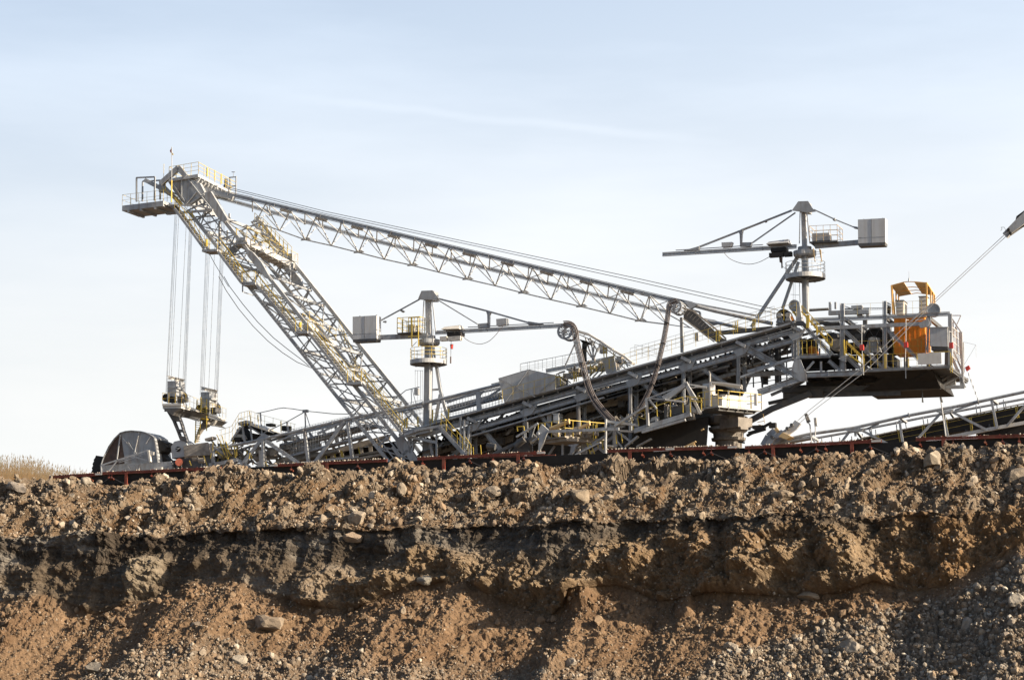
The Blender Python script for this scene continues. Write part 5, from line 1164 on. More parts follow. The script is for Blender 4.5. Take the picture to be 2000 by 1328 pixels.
# yellow stairs
m=MB(); stairs(m,y5(455,340,-.4),y5(715,640,-.4),1.0,.3,.12); stairs(m,y5(835,600,-.4),y5(975,740,-.4),1,.3,.15); stairs(m,y5(835,690,-.6),y5(960,780,-.6),1,.3,.15); stairs(m,y5(360,310,.5),y5(420,390,.5),1,.3,.15)
for l in (-.5,.7):
    A=y5(470,360,l);B=y5(715,640,l); A1=y5(460,290,l);B1=y5(720,575,l); m.bar(A1,B1,.09)
    for k in range(7): m.bar(A.lerp(B,k/6),A1.lerp(B1,k/6),.10)
    A=y5(840,680,l);B=y5(965,780,l);A1=y5(840,590,l);B1=y5(970,715,l); m.bar(A1,B1,.09)
    for k in range(4): m.bar(A.lerp(B,k/3),A1.lerp(B1,k/3),.08)
m.bar(y5(818,580,-.6),y5(825,710,-.6),.16); m.bar(y5(505,380,-.5),y5(505,480,-.5),.2); m.bar(y5(585,460,-.5),y5(590,540,-.5),.15); m.bar(y5(520,370,-.5),y5(515,480,-.5),.2)
m.build('deck_stair',YEL,EX)
# interior: winches, drums, motor
def drum(x,y,l,r_,w_,mt,name):
    m=MB(); c=y5(x,y,l); m.tube([c,c+WV*w_],r_,28); o=m.build(name,mt,EX); m=MB(); m.ring(c-WV*.03,r_*1.04,r_*.88,.12); m.ring(c+WV*w_,r_*1.04,r_*.88,.12); m.disc(c-WV*.06,r_*.25,.1,n=12)
    for k in range(6): a=k*math.pi/3; d_=LV*math.cos(a)+UP*math.sin(a); m.bar(c-WV*.05+d_*r_*.2,c-WV*.05+d_*r_*.9,.08,.05)
    m.build('drum_flange',DGREY,o); return o
drum(1080,570,3,.98,3.0,BLACK,'winch_drum'); drum(305,380,.4,.62,.8,BLACK,'rope_drum'); drum(1215,640,3.2,.62,1.5,BLACK,'winch_drum')
def trap(x,y,l,w0,w1,h,mt=GREY,name='bearing_stand'):
    c=y5(x,y,l); m=MB(); m.plate([c-LV*w0,c+LV*w0,c+LV*w1+UP*h,c-LV*w1+UP*h],.35); m.bar(c-LV*w0*.9-WV*.05,c-LV*w1*.8+UP*h*.95-WV*.05,.12,.1); m.bar(c+LV*w0*.9-WV*.05,c+LV*w1*.8+UP*h*.95-WV*.05,.12,.1); m.bar(c-WV*.05,c-WV*.05+UP*h*.9,.10,.1); m.tube([c+UP*(h*.86)-WV*.15,c+UP*(h*.86)+WV*.5],.22,12); m.build(name,mt,EX)
trap(1062,690,1.2,.78,.3,1.35); trap(1110,665,2.4,.3,.12,1.0); trap(275,435,-.1,.36,.06,.75); trap(345,420,-.1,.25,.04,.6)
m=MB(); hx=[(700,610),(725,575),(785,575),(800,610),(795,650),(770,672),(730,672),(705,650)]; m.plate([y5(x,y,.4) for x,y in hx],.4); m.disc(y5(752,628,.35),.3,.2,n=12); m.build('motor_housing',DUST,EX)
m=MB(); m.tube([y5(765,640,.9),y5(765,640,3)],.48,14); m.tube([y5(900,650,1.5),y5(1000,660,1.5)],.42,14); m.lbox(y5(850,690,2),1.6,1.6,.9); m.build('motor_body',BLACK,EX)
m=MB(); m.plate([y5(x,y,5) for x,y in ((560,405),(900,470),(980,545),(985,590),(900,560),(600,430))],2.2); m.plate([y5(x,y,6) for x,y in ((600,540),(960,550),(960,570),(600,560))],1.0); m.lbox(y5(700,700,7),5.2,.4,.8); m.lbox(y5(450,850,2.5),5.2,.3,1.2); m.lbox(y5(1000,790,1.5),2.3,4,.8); m.lbox(y5(440,700,4),1.3,2,1.3); m.build('machinery_dark',BLACK,EX)
m=MB(); m.plate([y5(520,640,3),y5(540,630,3),y5(568,640,3),y5(568,705,3),y5(520,705,3)],1.5); m.build('red_motor',ORG,EX)
rr=random.Random(77); m=MB()
for _ in range(70):
    x=rr.uniform(540,1230); y=rr.uniform(430,690); l=rr.uniform(2,8); a=rr.choice([(60,0),(0,60),(40,25),(80,-5),(120,-6)]); m.bar(y5(x,y,l),y5(x+a[0],y+a[1],l),rr.uniform(.05,.18))
for _ in range(16): m.lbox(y5(rr.uniform(620,1200),rr.uniform(560,690),rr.uniform(3,8)),rr.uniform(.4,1.1),.8,rr.uniform(.4,1.3))
for _ in range(40):
    x=rr.uniform(440,1150); y=rr.uniform(770,850); l=rr.uniform(1,6); a=rr.choice([(60,-2),(0,50),(90,-4)]); m.bar(y5(x,y,l),y5(x+a[0],y+a[1],l),rr.uniform(.08,.22))
for x in (45,120,235,330): m.bar(y5(x,700+x*.1,4),y5(x+6,985,4),rr.choice([.14,.2,.34]))
for y in (760,848,930): m.bar(y5(-40,y+30,4.2),y5(390,y-30,4.2),rr.choice([.1,.16,.3]))
for x,y in ((20,880),(110,900),(230,820),(60,760)): m.lbox(y5(x,y,4),.7,1,.5)
m.build('machinery_frame',DGREY,EX)
# shuttle ladder/tower behind the bridge head
m=MB(); seg2(m,y5,[(250,570),(255,950)],.42,.4,4); seg2(m,y5,[(270,570),(275,950)],.3,.3,4.5); seg2(m,y5,[(160,700),(215,590),(225,560)],.4,.4,5); seg2(m,y5,[(165,830),(160,960)],.35,.3,5); seg2(m,y5,[(120,840),(140,960)],.5,.3,5); m.plate([y5(290,560,2),y5(390,520,2),y5(390,640,2),y5(340,610,2)],1.2); m.build('inner_mast',DGREY,EX)
m=MB(); stairs(m,y5(345,570,4),y5(300,700,4),.8,.3,.1)
for k in range(9): m.bar(y5(285,590+k*14,3.8),y5(345,590+k*14,3.8),.07,.4)
m.build('inner_ladder',DUST,EX)
m=MB()
for a,b in (((460,570),(465,700)),((500,560),(502,690)),((1475,585),(1475,680))): seg2(m,y5,[a,b],.08,.08,1)
m.build('hand_post',YEL,EX)
# top of the deck: hydraulic trough and frames
m=MB()
for a,b,h,l in (((690,355),(1035,345),.45,1),((820,320),(1035,315),.2,1.4),((820,295),(900,320),.12,1.2),((700,262),(703,350),.28,1),((747,262),(748,320),.24,1),((780,360),(782,395),.25,1),((955,350),(960,385),.6,1.5),((1020,350),(1022,385),.3,1.5),((1035,312),(1160,310),.08,1),((1035,325),(1160,322),.06,1),((1180,265),(1220,285),.15,1),((970,295),(970,345),.25,1.3)): m.bar(y5(*a,l),y5(*b,l),h,h)
for k in range(8): m.bar(y5(1040+k*15,312,1),y5(1048+k*15,324,1),.04)
m.lbox(y5(880,318,1.2),.95,.8,.28); m.build('deck_top_frame',GREY,EX)
m=MB(); m.bar(y5(525,335,2),y5(695,325,2),.16,.3)
for k in range(22): c=y5(528+k*7.5,333-k*.4,1.8); m.tube([c,c+UP*.2],[.07,.01],6)
for k in range(30): c=y5(545+k*8,458-k*.5,1.8); m.tube([c,c+UP*.22],[.08,.02],6)
m.build('bird_spikes',DGREY,EX,split=False)
m=MB(); m.tube([y5(1185,330,1),y5(1215,330,1)],.3,10)
for _ in range(10): m.bar(y5(rr.uniform(1180,1220),rr.uniform(280,370),.6),y5(rr.uniform(1180,1220),rr.uniform(280,370),1.2),.1)
m.build('coiled_hose',BLACK,EX)
# discs: rope sheaves on top
def bigsheave(x,y,l,r_):
    m=MB(); c=y5(x,y,l); m.ring(c,r_,r_*.36,.14); m.disc(c,r_*.4,.2,n=14)
    o=m.build('rope_sheave',LGREY,EX); 
    m=MB(); m.ring(c,r_+.05,r_-.05,.3); 
    for sx in (-1,1):
        m.plate([c+LV*sx*r_*.5-LV*.2-WV*.1,c+LV*sx*r_*.5+LV*.2-WV*.1,c+LV*sx*r_*.5+LV*.2+UP*.35-WV*.1,c+LV*sx*r_*.5-LV*.2+UP*.35-WV*.1],.03)
    m.build('sheave_rim',GREY,o)
bigsheave(400,292,.6,.47); bigsheave(1580,332,1,.56)
m=MB(); m.plate([y5(415,285,.2),y5(443,285,.2),y5(462,425,.2),y5(410,425,.2)],.8); m.lbox(y5(385,300,.4),.5,.4,.15); m.build('sheave_pedestal',GREY,EX)
m=MB(); slab(m,y5(240,445,-.6),y5(400,415,-.6),y5(480,415,3),y5(330,440,3),.2); m.plate([y5(x,y,-.5) for x,y in ((380,425),(470,420),(500,455),(540,520),(480,460),(400,460))],.2); m.bar(y5(365,440,-.8),y5(400,465,-.8),.3,.1); m.build('sheave_deck',DGREY,EX)
m=MB(); m.plate([y5(360,385,.3),y5(375,375,.3),y5(395,415,.3),y5(375,418,.3)],.4); m.build('orange_guard',ORG,EX)
# red lanterns on poles
for i,(x,y,pts) in enumerate(((970,645,[(970,450),(970,620),(985,880)]),(1345,622,[(1345,400),(1345,600),(1340,740),(1345,910)]),(1730,628,[(1710,500),(1712,600)]))):
    m=MB(); m.tube([y5(a,b,-1) for a,b in pts],.035,8); m.bar(y5(pts[0][0],pts[0][1]+10,-1),y5(pts[0][0]+25,pts[0][1]+15,0),.06); po=m.build('lantern_pole',LGREY,EX)
    m=MB(); c=y5(x,y,-1.1); m.lbox(c-LV*.16-UP*.25-WV*.1,.32,.3,.42); m.bar(c-LV*.15+UP*.18,c+LV*.15+UP*.22,.08,.3); m.build('red_lantern',RED,po)
m=MB(); c=y5(1865,825,6); m.tube([y5(1835,600,6),y5(1838,860,6)],.05,6); m.bar(y5(1835,600,6),y5(1940,625,6),.035); m.bar(y5(1940,625,6),y5(1842,790,6),.035); m.tube([y5(1940,625,6),y5(1942,730,6)],.01,4); m.tube([y5(1870,850,6),y5(1900,940,6),y5(1955,1085,6)],.02,5)
for k in range(5): q=LINE((1880,875),(1955,1085),k/4); m.tube([y5(*q,6)-UP*.12,y5(*q,6)+UP*.12],.05,6)
po=m.build('lantern_bracket',GREY,EX); m=MB(); m.plate([y5(1845,815,5.8),y5(1878,797,5.8),y5(1890,822,5.8),y5(1858,845,5.8)],.4); m.build('red_lantern',RED,po)
# main guide ropes running from low block up right
m=MB(); m.tube([y8(1000,440,-5),y8(0,1370,-5),y5(1530,270,-5)*0+y5(1500,310,-5),y5(960,830,-5),y5(530,1174,-5),y6(1410,480,-5),y6(1280,600,-5)],.026,5); m.tube([y8(1020,455,-5),y5(1530,320,-5),y5(1000,850,-5),y5(570,1174,-5),y6(1420,520,-5),y6(1300,630,-5)],.026,5)
GR=thing('guy_rope_pair',y6(1280,600,-5),'pair of steel guy ropes crossing in front of the counterweight deck from low block to upper right arm','rope')
GR['label']='pair of long steel guy ropes rising diagonally past the counterweight deck'
m.build('rope',GUYR,GR)
# lower block with sheaves at the ropes end
m=MB(); 
m.plate([y6(x,y,-5.3) for x,y in ((890,880),(975,770),(1030,745),(1090,700),(1140,730),(1250,590),(1315,630),(1270,690),(1150,780),(1030,800),(970,880))],.3); bo=m.build('block_cheek',LGREY,GR)
m=MB(); m.plate([y6(x,y,-4.4) for x,y in ((900,890),(985,790),(1100,720),(1260,610),(1315,640),(1150,790),(1000,880))],.25); m.build('block_cheek',GREY,GR)
m=MB(); m.plate([y6(x,y,-5.6) for x,y in ((1060,780),(1110,730),(1210,780),(1150,810))],1.2); m.bar(y6(1030,685,-5.3),y6(1060,730,-5.3),.35,.3); m.build('block_plate',TAN,GR)
m=MB(); 
for x,y in ((1175,690),(1225,650),(1000,790)): m.disc(y6(x,y,-5.2),.14,1.0,n=14)
m.build('block_sheave',DGREY,GR)
m=MB(); m.plate([y8(x,y,-5.2) for x,y in ((985,420),(1130,270),(1260,150),(1300,240),(1200,330),(1060,430),(1035,470))],.35); m.plate([y8(x,y,-4.6) for x,y in ((1010,430),(1140,300),(1260,200),(1300,270),(1200,350),(1070,440),(1040,470))],.3); m.build('upper_arm',LGREY,GR)
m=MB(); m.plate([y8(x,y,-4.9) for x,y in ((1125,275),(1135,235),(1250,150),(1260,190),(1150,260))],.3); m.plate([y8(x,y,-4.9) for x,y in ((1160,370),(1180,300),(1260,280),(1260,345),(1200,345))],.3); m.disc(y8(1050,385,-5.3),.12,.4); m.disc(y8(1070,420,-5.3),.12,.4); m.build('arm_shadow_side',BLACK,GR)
m=MB(); m.path([y8(1025,400,-5.2),y8(1005,355,-5.2),y8(970,355,-5.2),y8(980,375,-5.2),y8(965,392,-5.2)],.05,.05); m.build('arm_hook',GREY,GR)
# ---- pivot column, slewing cab, lower decks -------------------------------------
def lathe(c,prof,n=32,ax=None):
    m=MB(); c=Vector(c); v=[];f=[]
    for r_,z in prof: v+=[c+Vector((math.cos(2*math.pi*k/n)*r_,math.sin(2*math.pi*k/n)*r_,z)) for k in range(n)]
    for i in range(len(prof)-1):
        for k in range(n): f.append((i*n+k,i*n+(k+1)%n,(i+1)*n+(k+1)%n,(i+1)*n+k))
    f.append(tuple(range(n-1,-1,-1))); f.append(tuple((len(prof)-1)*n+k for k in range(n)))
    return m.add(v,f)
pc=y6(490,940,0.5); sc=lambda row: pt(1420,720+row/5.882,0.5).z-pc.z
m=lathe(pc,[(1.2,-3),(1.2,sc(835)),(1.5,sc(830)),(1.55,sc(800)),(1.35,sc(795)),(1.38,sc(745)),(1.7,sc(720)),(1.72,sc(700))]); m.build('pivot_column',PED,EX)
m=lathe(pc,[(1.78,sc(706)),(1.78,sc(676)),(1.3,sc(672)),(1.3,sc(650))],24); m.build('slewing_ring',GREY,EX)
m=lathe(pc+LV*-.1,[(1.45,sc(668)),(1.85,sc(640)),(1.85,sc(555)),(1.3,sc(545)),(1.15,sc(500)),(1.5,sc(470))],8); m.build('pivot_head',PED,EX)
dR=Vector((.8,.6,0)); dL=Vector((-.6,.8,0))
def rbox(m,c,a,b,h,z0=0):
    c=Vector(c)+UP*z0; A=dR*a; B=dL*b; H=UP*h; return m.box6([c,c+A,c+A+B,c+B,c+H,c+A+H,c+A+B+H,c+B+H])

_y6,_y2,_y4=y6,y2,y4
y6=lambda x,y,l=0: _y6(x,y,l-3.6)
y2=lambda x,y,l=0: _y2(x,y,l-4.2)
y4=lambda x,y,l=0: _y4(x,y,l-(4.0 if l<3 else 0))
m=MB(); c0=y6(600,665,1); rbox(m,c0,1.7,2.4,.85); rbox(m,c0-UP*.2+dR*.3,1.2,1.8,.2); m.build('pivot_box',PED,EX)
c0=y6(370,440,-1.5); m=MB(); rbox(m,c0,5.2,2.6,.12); m.build('cab_platform',GREY,EX); m=MB(); rbox(m,c0+dR*.35+dL*.35-UP*.24,4.4,2.0,.24)
for k in range(5): rbox(m,c0+dR*(k*1.1+.2)+dL*.1-UP*.14,.10,2.3,.14)
cb=m.build('platform_underframe',DGREY,EX)
m=MB(); c1=y6(415,425,-.9); rbox(m,c1,2.9,1.1,.95); rbox(m,c1+dL*1.1,2.0,1.3,1.15); cbx=m.build('service_cabinet',WHITE,EX)
m=MB(); rbox(m,c1-dR*.05-dL*.02+UP*.96,3.0,1.2,.06); m.bar(c1+dL*.35,c1+dL*.35+UP*.95,.03); m.bar(c1+dL*.7,c1+dL*.7+UP*.95,.03); m.build('cabinet_lid',GREY,cbx)
m=MB(); rbox(m,y6(280,420,-.3),.6,1.0,2.0); m.build('slewing_cab_wall',LGREY,EX)
s=MB(); ct=c0+UP*.14
for a,b,n_ in ((ct,ct+dR*5.2,4),(ct,ct+dL*2.6,3),(ct+dR*5.2,ct+dR*5.2+dL*2.6,2)): rail(s,a,b,1.35,n_,.10,1)
s.build('cab_railing',YEL,EX)
m=MB()
for a,b,h in (((262,30),(280,60),.10),((275,60),(272,430),.16),((290,155),(455,170),.22),((455,170),(640,195),.22),((640,195),(640,240),.14),((30,180),(240,210),.14),((40,225),(240,195),.12),((0,185),(170,520),.3),((0,200),(70,290),.28),((200,470),(130,520),.12),((490,250),(485,290),.14),((800,290),(802,420),.3)): m.bar(y6(*a,-1),y6(*b,-1),h,h)
m.build('cab_pipework',WHITE,EX)
m=MB()
for a,b,h in (((700,770),(980,620),.28),((720,745),(910,690),.34),((600,840),(670,850),.2)): m.bar(y6(*a,2),y6(*b,2),h,.5)
m.lbox(y6(950,680,1.5),.6,.5,.45); m.bar(y6(1000,625,1.5),y6(960,640,1.5),.12); m.lbox(y6(760,690,2),1,1,.3); m.build('lower_arm',BLACK,EX)
s=MB(); s.bar(y6(885,520,1),y6(905,630,1),.06); s.bar(y6(830,640,1),y6(870,650,1),.08); s.bar(y6(820,615,1),y6(900,600,1),.09); s.build('cable_stub',TAN,EX)
# left lower unit (service deck)
c2=y2(1470,1063,-1.5); m=MB(); rbox(m,c2,4.6,3.9,.12); rbox(m,c2-UP*.3+dR*.2,4,3.4,.28); 
dk=m.build('service_deck',DUST,EX); m=MB()
for a,b,h in (((1230,950),(1220,1010),.5),): pass
m.plate([y2(x,y,-2) for x,y in ((1215,1035),(1262,945),(1325,1000),(1300,1040),(1245,1190),(1232,1190),(1240,1060))],.3); m.disc(y2(1230,1030,-2.1),.13,.2); m.bar(y2(1320,1012,-2),y2(1950,990,-2),.30,.25); m.bar(y2(1040,1060,-1.8),y2(1230,940,-1.8),.22,.3); m.bar(y2(1175,1060,-1.5),y2(1205,965,-1.5),.12); m.bar(y2(1320,1000,-1),y2(1180,1100,-1),.18); m.plate([y2(x,y,-1) for x,y in ((1490,1130),(1590,1120),(1560,1150),(1545,1200),(1520,1200),(1530,1150))],.3); m.build('service_arm',GREY,EX)
s=MB(); ct=c2+UP*.12
for a,b,n_ in ((ct,ct+dR*4.6,5),(ct,ct+dL*3.9,4),(ct+dR*4.6,ct+dR*4.6+dL*3.9,3)): rail(s,a,b,1.45,n_,.10,1)
for a,b in (((1045,970),(1050,1010)),((1105,965),(1110,1010)),((1045,970),(1105,965)),((1665,1110),(1700,1220)),((1700,1120),(1735,1215)),((1760,1100),(1765,1160)),((1800,1095),(1810,1170)),((1720,940),(1725,1090)),((1670,1130),(1700,1120)),((1680,1160),(1710,1150)),((1690,1190),(1720,1180)),((1780,1100),(1820,1100))): seg2(s,y2,[a,b],.13,.1,-1.2)
s.build('service_railing',YEL,EX)
m=MB(); m.tube([y2(1340,990,-1),y2(1500,925,-1)],.19,14); m.disc(y2(1507,922,-1.2),.24,.08,ax=(dR*.6-dL*.0+Vector((0,-.5,0))).normalized()); m.disc(y2(1687,938,-1.2),.22,.1,ax=(dR*.6+Vector((0,-.5,0))).normalized()); m.tube([y2(1600,985,-.6),y2(1690,940,-.6)],.17,12); m.build('air_filter',TAN,EX)
m=MB(); 
for _ in range(22): m.lbox(y2(rr.uniform(1340,1700),rr.uniform(1000,1075),rr.uniform(-.8,1.2)),rr.uniform(.2,.7),.4,rr.uniform(.15,.5))
for _ in range(16): m.bar(y2(rr.uniform(1340,1700),rr.uniform(950,1075),0),y2(rr.uniform(1340,1700),rr.uniform(960,1075),.5),.07)
m.build('pump_set',DUST,EX,split=False)
m=MB(); m.tube([y2(1030,1140,-.5),y2(1110,1080,-.5)],.32,12); m.tube([y2(1160,1100,0),y2(1210,1050,0)],.35,12); m.plate([y2(x,y,.2) for x,y in ((1040,1080),(1150,1065),(1160,1190),(990,1200),(1040,1120))],.6); m.bar(y2(840,1210,-.6),y2(1090,1095,-.6),.35,.3); m.bar(y2(1120,930,.5),y2(1125,1020,.5),.5,.4); m.tube([y2(780,1140,1),y2(850,1150,1)],.3,10); m.build('hydraulic_unit',DGREY,EX)
m=MB()   # struts around the lower unit, down to the bench
for a,b,h,l in (((1380,1140),(1320,1230),.25,2),((1450,1125),(1450,1230),.25,0),((1540,1150),(1525,1230),.35,0),((1560,1220),(1780,1110),.18,-1.5),((1830,920),(1828,1210),.16,-1.8),((1560,1225),(2000,940),.25,-.5),((1640,1110),(1645,1220),.5,1.5),((1580,680),(1585,1220),.3,9),((1760,1150),(1850,1215),.3,0),((1900,1060),(1700,1200),.3,1),((1740,1000),(2000,960),.35,-.8),((1910,940),(1915,1160),.4,-.5),((1920,1080),(2000,1180),.2,-.6),((1500,1220),(1700,1100),.2,1.5)): m.bar(y2(*a,l),y2(*b,l),h,h)
m.build('undercarriage_strut',GREY,EX)
# walkway unit between service deck and cab
m=MB()
for a,b,h,l in (((230,1100),(660,970),.50,-1.2),((290,1110),(620,1015),.28,-1.4),((160,1220),(260,1140),.22,-1),((250,1220),(360,1160),.2,0),((325,850),(335,1060),.28,-1.5),((330,850),(430,1040),.0,-1),((345,860),(400,930),.18,-1.5),((330,850),(470,860),.12,-1.5),((400,1000),(402,1060),.2,-1.2),((470,860),(640,740),.35,-1.2),((460,870),(330,850),.1,-1),((625,740),(700,860),.3,-1.2),((80,1060),(320,910),.2,-1.6),((85,1090),(90,1220),.35,-.8),((100,1100),(215,1190),.25,-.8),((15,1010),(12,1270),.16,-1.6),((115,1080),(200,1000),.35,0)): 
    if h: m.bar(y4(*a,l),y4(*b,l),h,.5)
slab(m,y4(230,1095,-1.2),y4(660,965,-1.2),y4(660,965,3),y4(230,1095,3),.15)
m.build('link_walkway',GREY,EX)
s=MB(); A=y4(200,1070,-1.4);B=y4(620,950,-1.4); 
for a,b in (((205,980),(225,1090)),((310,940),(315,1010)),((400,880),(405,990)),((505,860),(505,990)),((600,840),(602,960)),((655,840),(658,960)),((740,850),(742,940)),((620,835),(755,850)),((200,985),(330,930)),((330,930),(600,840)),((255,1000),(265,1060)),((90,1130),(95,1200)),((130,1120),(140,1190)),((260,990),(310,1010)),((660,870),(750,880))): seg2(s,y4,[a,b],.12,.1,-1.4)
s.build('link_railing',YEL,EX)
m=MB()
for pts,t,l in (([(480,905),(550,900),(560,925),(520,960),(480,950)],1,0),([(360,1000),(400,985),(400,1010),(350,1030)],.8,-.5),([(600,900),(650,900),(690,940),(690,960),(600,955)],1,0),([(470,855),(615,870),(615,882),(470,868)],.3,-1.5),([(20,1015),(240,1045),(245,1062),(25,1035)],.6,-1.5),([(120,1090),(220,1095),(220,1110),(120,1105)],.4,-1),([(0,1200),(75,1210),(75,1222),(0,1215)],.4,-1),([(690,745),(780,760),(780,775),(690,765)],.4,0),([(820,728),(1040,762),(1040,775),(820,742)],.3,-.5)): m.plate([y4(x,y,l) for x,y in pts],t)
m.build('sunlit_pipe',WHITE,EX)
m=MB(); m.plate([y4(x,y,-.6) for x,y in ((505,920),(600,895),(610,960),(520,980))],1); m.plate([y4(x,y,-1) for x,y in ((455,915),(480,905),(480,990),(460,1000))],.5); m.plate([y4(x,y,-1) for x,y in ((620,985),(680,965),(685,1010),(640,1020))],.6); m.build('motor_group',DGREY,EX)
m=MB()
for _ in range(50):
    x=rr.uniform(60,760); y0_=1060-(x-60)*.27; m.bar(y4(x,y0_+rr.uniform(-70,10),rr.uniform(-1,2)),y4(x+rr.uniform(-45,45),y0_+rr.uniform(-70,10),rr.uniform(-1,2)),rr.uniform(.06,.16))
m.build('pipework',DUST,EX,split=False)
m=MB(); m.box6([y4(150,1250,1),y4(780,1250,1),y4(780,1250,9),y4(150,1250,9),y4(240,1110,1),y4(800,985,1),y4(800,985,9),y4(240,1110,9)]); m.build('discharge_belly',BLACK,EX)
m=MB(); 
for a,b,h in (((560,1250),(700,1180),.2),((640,1250),(690,1200),.3),((740,1095),(760,1085),.15),((0,1195),(60,1230),.2)): m.bar(y4(*a,.6),y4(*b,.6),h,.2)
m.build('belly_slats',TAN,EX)
y6,y2,y4=_y6,_y2,_y4
# crawler undercarriage, mostly hidden by the bench edge
m=MB(); g0=pt(1420,905,3)
for s_ in (-1,1):
    for k in (-1,1):
        c=Vector((g0.x,g0.y,13.3))+WV*s_*5+LV*k*6; 
        pr=[(-3.2,.2),(-3.5,.8),(-3.0,1.5),(3.0,1.5),(3.5,.8),(3.2,.2),(2.6,0),(-2.6,0)]
        m.plate([c+LV*a+UP*b-WV*.9 for a,b in pr],1.8)
m.build('crawler_track',BLACK,EX)
# ================================================================ tower cranes
def ellring(m,c,r_,z0,z1_,n=36,thick=.08):
    c=Vector(c); v=[];f=[]
    for k in range(n):
        a=2*math.pi*k/n; d_=Vector((math.cos(a),math.sin(a),0)); v+=[c+d_*r_+UP*z0,c+d_*r_+UP*z1_,c+d_*(r_-thick)+UP*z1_,c+d_*(r_-thick)+UP*z0]
    for k in range(n):
        j=(k+1)%n
        for q in range(4): f.append((k*4+q,k*4+(q+1)%4,j*4+(q+1)%4,j*4+q))
    return m.add(v,f)
def crane(z,l,base,lab,cfg):
    C0=thing('tower_crane',z(*base,l),lab,'crane','tower cranes on the excavator')
    cx=cfg['cx']; sg=cfg['sg']
    # mast: box column, four-posted cage above the slewing ring
    m=MB(); w0=cfg['w']
    m.bar(z(cfg['ring'][0],cfg['ring'][1],l),z(*base,l),w0,w0); m.bar(z(cfg['ring'][0]+w0*8,cfg['ring'][1]+20,l-.55),z(base[0]+w0*8,base[1]-5,l-.55),.16,.16); m.build('crane_mast',GREY,C0)
    m=MB(); m.bar(z(*cfg['top'],l),z(cfg['ring'][0],cfg['ring'][1],l),w0*.8,w0*.8); hx,hy=cfg['top']
    for dx in (-1,1):
        for dl in (-.5,.9):
            a=z(hx+dx*cfg['hw']*.6,hy+70,l+dl); b=z(cfg['ring'][0]+dx*cfg['hw']*.95,cfg['ring'][1]-30,l+dl); m.bar(a,b,.13)
        for k in range(5):
            a=z(hx+dx*cfg['hw']*.6,hy+70,l+(-.5 if k%2 else .9)); b=z(cfg['ring'][0]+dx*cfg['hw']*.95,cfg['ring'][1]-30,l+(-.5 if k%2 else .9)); c=z(hx+dx*cfg['hw']*.6,hy+70,l+(.9 if k%2 else -.5)); d_=z(cfg['ring'][0]+dx*cfg['hw']*.95,cfg['ring'][1]-30,l+(.9 if k%2 else -.5)); m.bar(a.lerp(b,k/5),c.lerp(d_,(k+1)/5),.09)
    m.build('head_cage',LGREY,C0,split=False)
    m=MB()
    for dl in (-.6,.9): m.plate([z(x,y,l+dl) for x,y in cfg['head']],.12)
    m.plate([z(x,y,l-.55) for x,y in cfg['headm']],1.5); m.build('crane_head',GREY,C0)
    rc=z(*cfg['ring'],l); m=lathe(rc-UP*.75,[(.9*cfg['rr'],-.15),(cfg['rr'],0),(cfg['rr'],.36),(cfg['rr']*.6,.45),(cfg['rr']*.6,.75)],28); m.build('slewing_ring',GREY,C0)
    # jib and counter jib
    m=MB(); m.ibar(z(*cfg['j0'],l),z(*cfg['j1'],l),.50,.42); m.bar(z(*LINE(cfg['j0'],cfg['j1'],.25),l)+UP*.36,z(*LINE(cfg['j0'],cfg['j1'],.9),l)+UP*.33,.08,.3)
    jb=m.build('jib',GREY,C0)
    m=MB(); m.bar(z(*cfg['k0'],l-.5),z(*cfg['k1'],l-.5),.58,.25); m.bar(z(*cfg['k0'],l+.6),z(*cfg['k1'],l+.6),.58,.25); m.bar(z(*cfg['k0'],l),z(*cfg['k1'],l),.3,1.0); m.build('counter_jib',GREY,C0)
    m=MB()
    for pts,h in cfg['ties']:
        for dl in ((-.25,.45) if len(pts)==2 else (0,)): m.path([z(x,y,l+dl) for x,y in pts],h,h)
    for (pts) in cfg['gus']: m.plate([z(x,y,l-.2) for x,y in pts],.35)
    m.build('tie_bar',GREY,C0,split=False)
    # counterweight box: front face, sunlit end
    m=MB(); P_=[z(x,y,l-.9) for x,y in cfg['cw']]; a,b,c,d_=P_; D=WV*1.0; m.box6([a,b,b+D,a+D,d_,c,c+D,d_+D]); cw=m.build('counterweight_box',PANEL,C0)
    m=MB(); m.bar(a+UP*.5,b+UP*.5,.03,.03,side=WV); m.bar(a.lerp(b,.5)-WV*.01,d_.lerp(c,.5)-WV*.01,.035,.03); m.bar(a+UP*.5+LV*.02-WV*.005,a+UP*.5+LV*.3-WV*.005,.06,.02)
    for q_ in (.15,.85): e_=d_.lerp(c,q_)+WV*.8; m.ring(e_+UP*.08,.11,.07,.04)
    m.build('box_seam',DGREY,cw,split=False)
    m=MB(); m.box6([a-UP*.28+LV*.05,b-UP*.28-LV*.05,b-UP*.28-LV*.05+D,a-UP*.28+LV*.05+D,a,b,b+D,a+D]); m.build('box_base',DGREY,cw)
    # hoist trolley with canopy
    tx,ty=cfg['tr']; m=MB(); c=z(tx,ty,l-.4); m.lbox(c-LV*.72-UP*.28,1.45,1.0,.36); m.lbox(c-LV*.5-UP*(.38 if sg>0 else .6)+WV*.2,1.0,.8,.3)
    for k in (-.7,0,.7): m.disc(c+LV*k*.8,.11,.1)
    tr=m.build('trolley',BLACK,C0)
    m=MB(); q=z(*cfg['can'][0],l-.7); q2=z(*cfg['can'][1],l-.7); m.box6([q,q2,q2+WV*1.6,q+WV*1.6,q+UP*.30+WV*.5+LV*.15,q2+UP*.42+WV*.5-LV*.1,q2+UP*.42+WV*1.1-LV*.1,q+UP*.30+WV*1.1+LV*.15]); m.build('trolley_canopy',WHITE if sg>0 else LGREY,tr)
